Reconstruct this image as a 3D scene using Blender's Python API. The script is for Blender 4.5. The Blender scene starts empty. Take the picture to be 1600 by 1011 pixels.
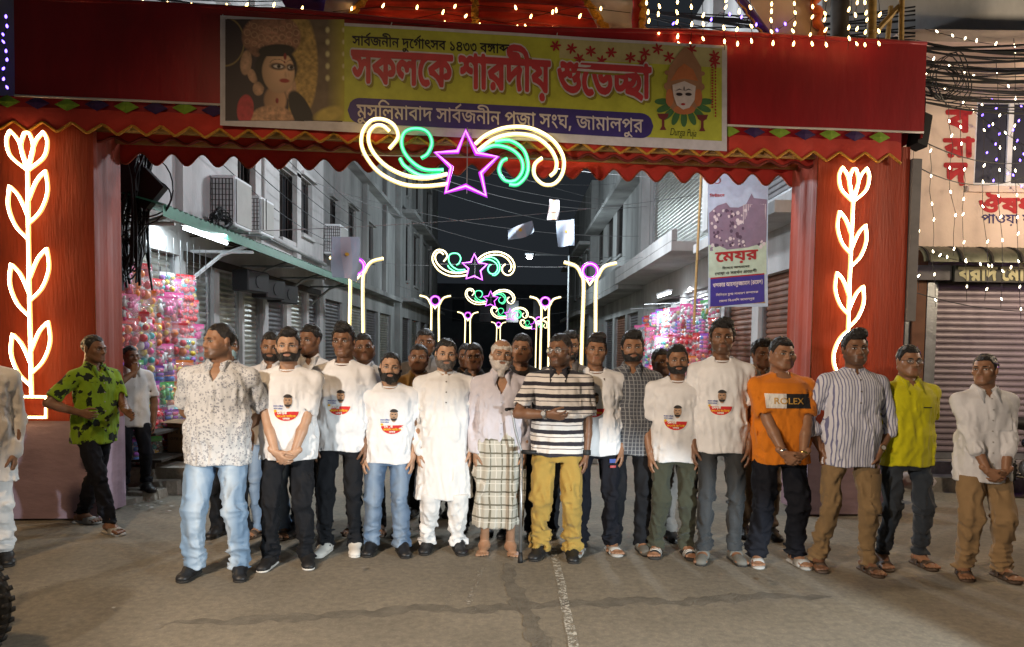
import bpy, math, random
import numpy as np
from mathutils import Vector, Matrix
from mathutils.bvhtree import BVHTree

random.seed(7)
RNG = np.random.RandomState(11)
SC = bpy.context.scene
COL = SC.collection
PI = math.pi

# ------------------------------------------------------------------ camera
EYE = Vector((0.0, 0.0, 1.6))
FPX = 1155.0                       # focal length in pixels of the 1600 px wide photograph
CXP, CYP = 800.0, 601.0            # where the optical axis meets the (cropped) photograph
PITCH, ROLL = math.radians(-2.95), math.radians(0.82)
fwd = Vector((0, math.cos(PITCH), math.sin(PITCH)))
up0 = Vector((0, -math.sin(PITCH), math.cos(PITCH)))
right = Vector((1, 0, 0)) * math.cos(ROLL) + up0 * math.sin(ROLL)
upv = up0 * math.cos(ROLL) - Vector((1, 0, 0)) * math.sin(ROLL)
cam = bpy.data.cameras.new('camera')
cam.sensor_width = 36.0
cam.lens = FPX / 1600.0 * 36.0
cam.shift_y = (CYP - 505.5) / 1600.0
cam.clip_start = 0.05
cam.clip_end = 500
camo = bpy.data.objects.new('camera', cam)
COL.objects.link(camo)
camo.matrix_world = Matrix(((right.x, upv.x, -fwd.x, EYE.x), (right.y, upv.y, -fwd.y, EYE.y),
              (right.z, upv.z, -fwd.z, EYE.z), (0, 0, 0, 1)))
SC.camera = camo

# ------------------------------------------------------------------ render settings, night sky
SC.render.engine = 'CYCLES'
SC.cycles.use_denoising = True
SC.cycles.max_bounces = 6
SC.cycles.diffuse_bounces = 3
SC.cycles.glossy_bounces = 3
SC.cycles.transmission_bounces = 4
SC.cycles.transparent_max_bounces = 8
SC.cycles.sample_clamp_indirect = 3.0
SC.cycles.caustics_reflective = False
SC.cycles.caustics_refractive = False
SC.view_settings.view_transform = 'Standard'
SC.view_settings.look = 'None'
SC.view_settings.exposure = 0.0
SC.view_settings.gamma = 1.0
SC.view_settings.use_curve_mapping = False
world = bpy.data.worlds.new('World')
SC.world = world
world.use_nodes = True
wn = world.node_tree
bg = wn.nodes['Background']
bg.inputs[0].default_value = (0.55, 0.66, 0.80, 1)      # city night sky, dull grey blue
bg.inputs[1].default_value = 0.030


def lamp(name, kind, loc, energy, color, size=0.1, target=None, angle=None, blend=0.3, scale=None):
  l = bpy.data.lights.new(name, kind)
  l.energy = energy
  l.color = color
  if kind == 'AREA':
    l.shape = 'RECTANGLE'
    l.size, l.size_y = size if isinstance(size, tuple) else (size, size)
  else:
    l.shadow_soft_size = size
  if kind == 'SPOT':
    l.spot_size = angle
    l.spot_blend = blend
  o = bpy.data.objects.new(name, l)
  COL.objects.link(o)
  o.location = loc
  if target is not None:
    o.rotation_euler = (Vector(target) - Vector(loc)).to_track_quat('-Z', 'Y').to_euler()
  if scale:
    o.scale = scale
  return o


# low cool beam of a motorcycle stopped on the right, added warm fill on the left for the faces
lamp('motorcycle_headlight', 'SPOT', (3.3, 0.9, 0.82), 1350, (0.86, 0.96, 1.0), 0.03, (-0.75, 5.6, -0.90), math.radians(41), 0.28, (1.45, 1, 1))
lamp('west_corner_lamp', 'SPOT', (-3.1, 0.4, 2.5), 1000, (1.0, 0.88, 0.76), 0.10, (0.8, 5.6, 0.70), math.radians(54), 0.5, (1.55, 1, 1))
# sodium street lamp standing on the near corner, shining down on the road
lamp('junction_lamp', 'SPOT', (-3.2, 0.5, 6.4), 1000, (1.0, 0.66, 0.36), 0.2, (-0.6, 4.0, 0.0), math.radians(92), 0.8)
lamp('junction_lamp_east', 'POINT', (7.2, 6.2, 3.5), 400, (1.0, 0.80, 0.56), 0.2)
# shop tubes, plus added unseen fill lights behind the gate and along the street
lamp('gate_flood', 'POINT', (0.5, 7.75, 3.85), 250, (0.84, 0.93, 1.0), 0.12)  # added fill, out of view, brightens the narrow banner and inner walls
lamp('toy_shop_tube_light', 'AREA', (-3.75, 9.15, 2.95), 45, (0.78, 0.92, 1.0), (0.12, 1.2), (-4.1, 9.2, 0.5))
lamp('east_shop_tube_light', 'AREA', (3.15, 15.6, 2.75), 130, (0.86, 0.95, 1.0), (0.12, 1.6), (3.7, 15.6, 0.6))
lamp('street_flood', 'POINT', (0.3, 14.0, 5.4), 850, (0.84, 0.92, 1.0), 0.3)  # added fill without a fixture, brightens the facades; same farther on
lamp('street_flood_far', 'POINT', (0.2, 27.0, 5.2), 480, (0.78, 0.92, 1.0), 0.3)
lamp('purple_party_light', 'POINT', (8.6, 7.8, 2.6), 40, (0.55, 0.12, 1.0), 0.1)

# ------------------------------------------------------------------ pixel -> place helpers


def ray(px, py):
  return (right * ((px - CXP) / FPX) - upv * ((py - CYP) / FPX) + fwd)


def gp(px, py, z=0.0):
  d = ray(px, py)
  return EYE + d * ((z - EYE.z) / d.z)


def atY(px, py, Y):
  d = ray(px, py)
  return EYE + d * (Y / d.y)


def atX(px, py, X):
  d = ray(px, py)
  return EYE + d * (X / d.x)


# the festival gate stands at a slight angle: local axes u (along), t (back), z (up)
GA = math.radians(4.85)
GO = Vector((-4.49, 6.48, 0.0))
GU = Vector((math.cos(GA), math.sin(GA), 0))
GT = Vector((-math.sin(GA), math.cos(GA), 0))


def gate(px, py, t=0.0):
  d = ray(px, py)
  o = GO + GT * t
  k = (o - EYE).dot(GT) / d.dot(GT)
  p = EYE + d * k
  return ((p - GO).dot(GU), p.z)


# ------------------------------------------------------------------ materials
MATS = {}


def mat(name, col=(0.5, 0.5, 0.5), rough=0.7, metal=0.0, emit=None, estr=0.0, var=0.0, vscale=3.0, bump=0.0,
    bscale=40.0, alpha=1.0, spec=0.4, coat=0.0, sheen=0.0, stretch=(1, 1, 1), col2=None, trans=0.0):
  if name in MATS:
    return MATS[name]
  m = bpy.data.materials.new(name)
  m.use_nodes = True
  nt = m.node_tree
  b = nt.nodes['Principled BSDF']
  b.inputs['Base Color'].default_value = (*col, 1)
  b.inputs['Roughness'].default_value = rough
  b.inputs['Metallic'].default_value = metal
  b.inputs['Specular IOR Level'].default_value = spec
  b.inputs['Alpha'].default_value = alpha
  b.inputs['Coat Weight'].default_value = coat
  b.inputs['Sheen Weight'].default_value = sheen
  b.inputs['Transmission Weight'].default_value = trans
  if emit:
    b.inputs['Emission Color'].default_value = (*emit, 1)
    b.inputs['Emission Strength'].default_value = estr
  if var or bump:
    tc = nt.nodes.new('ShaderNodeTexCoord')
    mp = nt.nodes.new('ShaderNodeMapping')
    mp.inputs['Scale'].default_value = stretch
    nt.links.new(tc.outputs['Object'], mp.inputs['Vector'])
  if var:
    n = nt.nodes.new('ShaderNodeTexNoise')
    n.inputs['Scale'].default_value = vscale
    n.inputs['Detail'].default_value = 6
    n.inputs['Roughness'].default_value = 0.62
    nt.links.new(mp.outputs[0], n.inputs['Vector'])
    r = nt.nodes.new('ShaderNodeValToRGB')
    r.color_ramp.elements[0].position = 0.32
    r.color_ramp.elements[1].position = 0.68
    c2 = col2 or tuple(min(1, c * (1 + var)) for c in col)
    r.color_ramp.elements[0].color = (*[c * (1 - var) for c in col], 1)
    r.color_ramp.elements[1].color = (*c2, 1)
    nt.links.new(n.outputs['Fac'], r.inputs[0])
    nt.links.new(r.outputs[0], b.inputs['Base Color'])
  if bump:
    n2 = nt.nodes.new('ShaderNodeTexNoise')
    n2.inputs['Scale'].default_value = bscale
    n2.inputs['Detail'].default_value = 5
    nt.links.new(mp.outputs[0], n2.inputs['Vector'])
    bp = nt.nodes.new('ShaderNodeBump')
    bp.inputs['Strength'].default_value = bump
    bp.inputs['Distance'].default_value = 0.02
    nt.links.new(n2.outputs['Fac'], bp.inputs['Height'])
    nt.links.new(bp.outputs[0], b.inputs['Normal'])
  MATS[name] = m
  return m


def nodes_of(m):
  return m.node_tree, m.node_tree.nodes['Principled BSDF']


# ------------------------------------------------------------------ mesh builder


class MB:
  def __init__(self):
    self.v, self.f, self.m = [], [], []
    self.cur = 0

  def add(self, vs, fs):
    o = len(self.v)
    self.v += [tuple(x) for x in vs]
    self.f += [tuple(i + o for i in f) for f in fs]
    self.m += [self.cur] * len(fs)
    return self

  def box(self, x0, x1, y0, y1, z0, z1, bev=0.0):
    if bev <= 0:
      vs = [(x, y, z) for z in (z0, z1) for y in (y0, y1) for x in (x0, x1)]
      return self.add(vs, [(0, 2, 3, 1), (4, 5, 7, 6), (0, 1, 5, 4), (2, 6, 7, 3), (0, 4, 6, 2), (1, 3, 7, 5)])
    b = bev
    ring = lambda z, i: [(x0 + i + b, y0 + i, z), (x1 - i - b, y0 + i, z), (x1 - i, y0 + i + b, z), (x1 - i, y1 - i - b, z),
              (x1 - i - b, y1 - i, z), (x0 + i + b, y1 - i, z), (x0 + i, y1 - i - b, z), (x0 + i, y0 + i + b, z)]
    vs = ring(z0, b) + ring(z0 + b, 0) + ring(z1 - b, 0) + ring(z1, b)
    fs = [tuple(range(7, -1, -1)), tuple(range(24, 32))]
    for k in range(3):
      for i in range(8):
        j = (i + 1) % 8
        fs.append((k * 8 + i, k * 8 + j, k * 8 + 8 + j, k * 8 + 8 + i))
    return self.add(vs, fs)

  def obox(self, c, ax, ay, az):
    c, ax, ay, az = Vector(c), Vector(ax), Vector(ay), Vector(az)
    vs = [c + ax * i + ay * j + az * k for k in (-1, 1) for j in (-1, 1) for i in (-1, 1)]
    return self.add(vs, [(0, 2, 3, 1), (4, 5, 7, 6), (0, 1, 5, 4), (2, 6, 7, 3), (0, 4, 6, 2), (1, 3, 7, 5)])

  def tube(self, pts, r, n=6, closed=False, caps=True):
    pts = [Vector(p) for p in pts]
    N = len(pts)
    rs = r if isinstance(r, (list, tuple)) else [r] * N
    vs, fs = [], []
    prev = None
    for i, p in enumerate(pts):
      if closed:
        d = pts[(i + 1) % N] - pts[i - 1]
      else:
        d = pts[min(i + 1, N - 1)] - pts[max(i - 1, 0)]
      if d.length < 1e-9:
        d = Vector((0, 0, 1))
      d.normalize()
      if prev is None:
        a = d.orthogonal().normalized()
      else:
        a = prev - d * prev.dot(d)
        if a.length < 1e-6:
          a = d.orthogonal()
        a.normalize()
      prev = a
      b = d.cross(a)
      for k in range(n):
        t = 2 * PI * k / n
        vs.append(p + (a * math.cos(t) + b * math.sin(t)) * rs[i])
    for i in range(N if closed else N - 1):
      j = (i + 1) % N
      for k in range(n):
        l = (k + 1) % n
        fs.append((i * n + k, i * n + l, j * n + l, j * n + k))
    if caps and not closed:
      fs.append(tuple(range(n - 1, -1, -1)))
      fs.append(tuple((N - 1) * n + k for k in range(n)))
    return self.add(vs, fs)

  def sphere(self, c, r, nu=10, nv=7, rz=None, ry=None):
    c = Vector(c)
    ry = ry or r
    rz = rz or r
    vs = [c + Vector((0, 0, -rz))]
    for j in range(1, nv):
      t = -PI / 2 + PI * j / nv
      for i in range(nu):
        a = 2 * PI * i / nu
        vs.append(c + Vector((r * math.cos(t) * math.cos(a), ry * math.cos(t) * math.sin(a), rz * math.sin(t))))
    vs.append(c + Vector((0, 0, rz)))
    fs = []
    for i in range(nu):
      fs.append((0, 1 + (i + 1) % nu, 1 + i))
      for j in range(nv - 2):
        a = 1 + j * nu
        fs.append((a + i, a + (i + 1) % nu, a + nu + (i + 1) % nu, a + nu + i))
      fs.append((1 + (nv - 2) * nu + i, 1 + (nv - 2) * nu + (i + 1) % nu, len(vs) - 1))
    return self.add(vs, fs)

  def grid(self, fn, nu, nv):
    """sheet: fn(a, b) with a, b in 0..1"""
    vs = [fn(i / nu, j / nv) for j in range(nv + 1) for i in range(nu + 1)]
    fs = [(j * (nu + 1) + i, j * (nu + 1) + i + 1, (j + 1) * (nu + 1) + i + 1, (j + 1) * (nu + 1) + i)
      for j in range(nv) for i in range(nu)]
    return self.add(vs, fs)

  def poly(self, pts):
    return self.add(pts, [tuple(range(len(pts)))])

  def prism(self, prof, axis, a0, a1):
    """extrude a closed 2D profile (list of 2-tuples) along x / y / z"""
    mk = {'x': lambda p, a: (a, p[0], p[1]), 'y': lambda p, a: (p[0], a, p[1]), 'z': lambda p, a: (p[0], p[1], a)}[axis]
    n = len(prof)
    vs = [mk(p, a0) for p in prof] + [mk(p, a1) for p in prof]
    fs = [(i, (i + 1) % n, n + (i + 1) % n, n + i) for i in range(n)] + [tuple(range(n - 1, -1, -1)), tuple(range(n, 2 * n))]
    return self.add(vs, fs)

  def mesh(self, name, mats, smooth=False):
    me = bpy.data.meshes.new(name)
    me.from_pydata(self.v, [], self.f)
    for x in (mats if isinstance(mats, (list, tuple)) else [mats]):
      me.materials.append(x)
    if self.cur or any(self.m):
      me.polygons.foreach_set('material_index', self.m)
    if smooth:
      me.polygons.foreach_set('use_smooth', [True] * len(me.polygons))
    me.update()
    return me


def link(name, data, parent=None, **tags):
  o = bpy.data.objects.new(name, data)
  COL.objects.link(o)
  if parent is not None:
    o.parent = parent
  for k, v in tags.items():
    if v:
      o[k] = v
  return o


def obj(name, mb, mats, parent=None, smooth=False, **tags):
  return link(name, mb.mesh(name, mats, smooth), parent, **tags)


def thing(name, label, category, loc=(0, 0, 0), rz=0.0, group=None, matrix=None):
  o = link(name, None, None, label=label, category=category, group=group)
  o.empty_display_size = 0.1
  if matrix is not None:
    o.matrix_world = matrix
  else:
    o.location = loc
    o.rotation_euler = (0, 0, rz)
  return o


def gate_thing(name, label, category, u=0, t=0, z=0, group=None):
  return thing(name, label, category, GO + GU * u + GT * t + Vector((0, 0, z)), GA, group)


def copy_thing(root, loc, rz=None, label=None):
  r = root.copy()
  COL.objects.link(r)
  r.location = loc
  if rz is not None:
    r.rotation_euler = (0, 0, rz)
  if label:
    r['label'] = label
  for ch in root.children:
    c = ch.copy()
    COL.objects.link(c)
    c.parent = r
    for g in ch.children:
      d = g.copy()
      COL.objects.link(d)
      d.parent = c
  return r


ORD = 'first second third fourth fifth sixth seventh eighth ninth tenth eleventh twelfth thirteenth fourteenth fifteenth sixteenth'.split()


# ------------------------------------------------------------------ lettering (outlines traced by hand-made data)
def run_contours(key):
  """each outline is a chain of plain integer steps: dx dy dx dy ..."""
  w, s = GLYPH_RUNS[key]
  out = []
  for t in s.split('|'):
    v = np.array([int(k) for k in t.split()]).reshape(-1, 2).cumsum(0) * (8 / 1000.0)
    out.append([(float(a), float(b)) for a, b in v])
  return w * 8 / 1000.0, out


def fill_contours(conts):
  cu = bpy.data.curves.new('lettering', 'CURVE')
  cu.dimensions = '2D'
  cu.fill_mode = 'BOTH'
  for c in conts:
    sp = cu.splines.new('POLY')
    sp.points.add(len(c) - 1)
    sp.use_cyclic_u = True
    sp.points.foreach_set('co', [x for p in c for x in (p[0], p[1], 0, 1)])
  o = bpy.data.objects.new('lettering', cu)
  COL.objects.link(o)
  bpy.context.view_layer.update()
  me = bpy.data.meshes.new_from_object(o.evaluated_get(bpy.context.evaluated_depsgraph_get()))
  vs = [tuple(v.co) for v in me.vertices]
  fs = [tuple(p.vertices) for p in me.polygons]
  bpy.data.objects.remove(o)
  bpy.data.curves.remove(cu)
  bpy.data.meshes.remove(me)
  return vs, fs


_RUNC = {}


def run_mesh(key):
  if key not in _RUNC:
    w, c = run_contours(key)
    vs, fs = fill_contours(c)
    ys = [v[1] for v in vs]
    xs = [v[0] for v in vs]
    _RUNC[key] = (vs, fs, min(xs), max(xs), min(ys), max(ys))
  return _RUNC[key]


def lettering(mb, key, fn, x0, x1, y0, y1):
  """fit the run's bounding box into x0..x1, y0..y1 and pass every vertex through fn(x, y)"""
  vs, fs, a0, a1, b0, b1 = run_mesh(key)
  mb.add([fn(x0 + (v[0] - a0) / (a1 - a0) * (x1 - x0), y0 + (v[1] - b0) / (b1 - b0) * (y1 - y0)) for v in vs], fs)
  return mb


def latin(mb, text, fn, x0, x1, y0, y1, shear=0.0, bold=0.0):
  cu = bpy.data.curves.new('lettering', 'FONT')
  cu.body = text
  cu.shear = shear
  cu.offset = bold
  o = bpy.data.objects.new('lettering', cu)
  COL.objects.link(o)
  bpy.context.view_layer.update()
  me = bpy.data.meshes.new_from_object(o.evaluated_get(bpy.context.evaluated_depsgraph_get()))
  vs = [tuple(v.co) for v in me.vertices]
  fs = [tuple(p.vertices) for p in me.polygons]
  bpy.data.objects.remove(o)
  bpy.data.curves.remove(cu)
  bpy.data.meshes.remove(me)
  a0, a1 = min(v[0] for v in vs), max(v[0] for v in vs)
  b0, b1 = min(v[1] for v in vs), max(v[1] for v in vs)
  mb.add([fn(x0 + (v[0] - a0) / (a1 - a0) * (x1 - x0), y0 + (v[1] - b0) / (b1 - b0) * (y1 - y0)) for v in vs], fs)
  return mb
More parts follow.
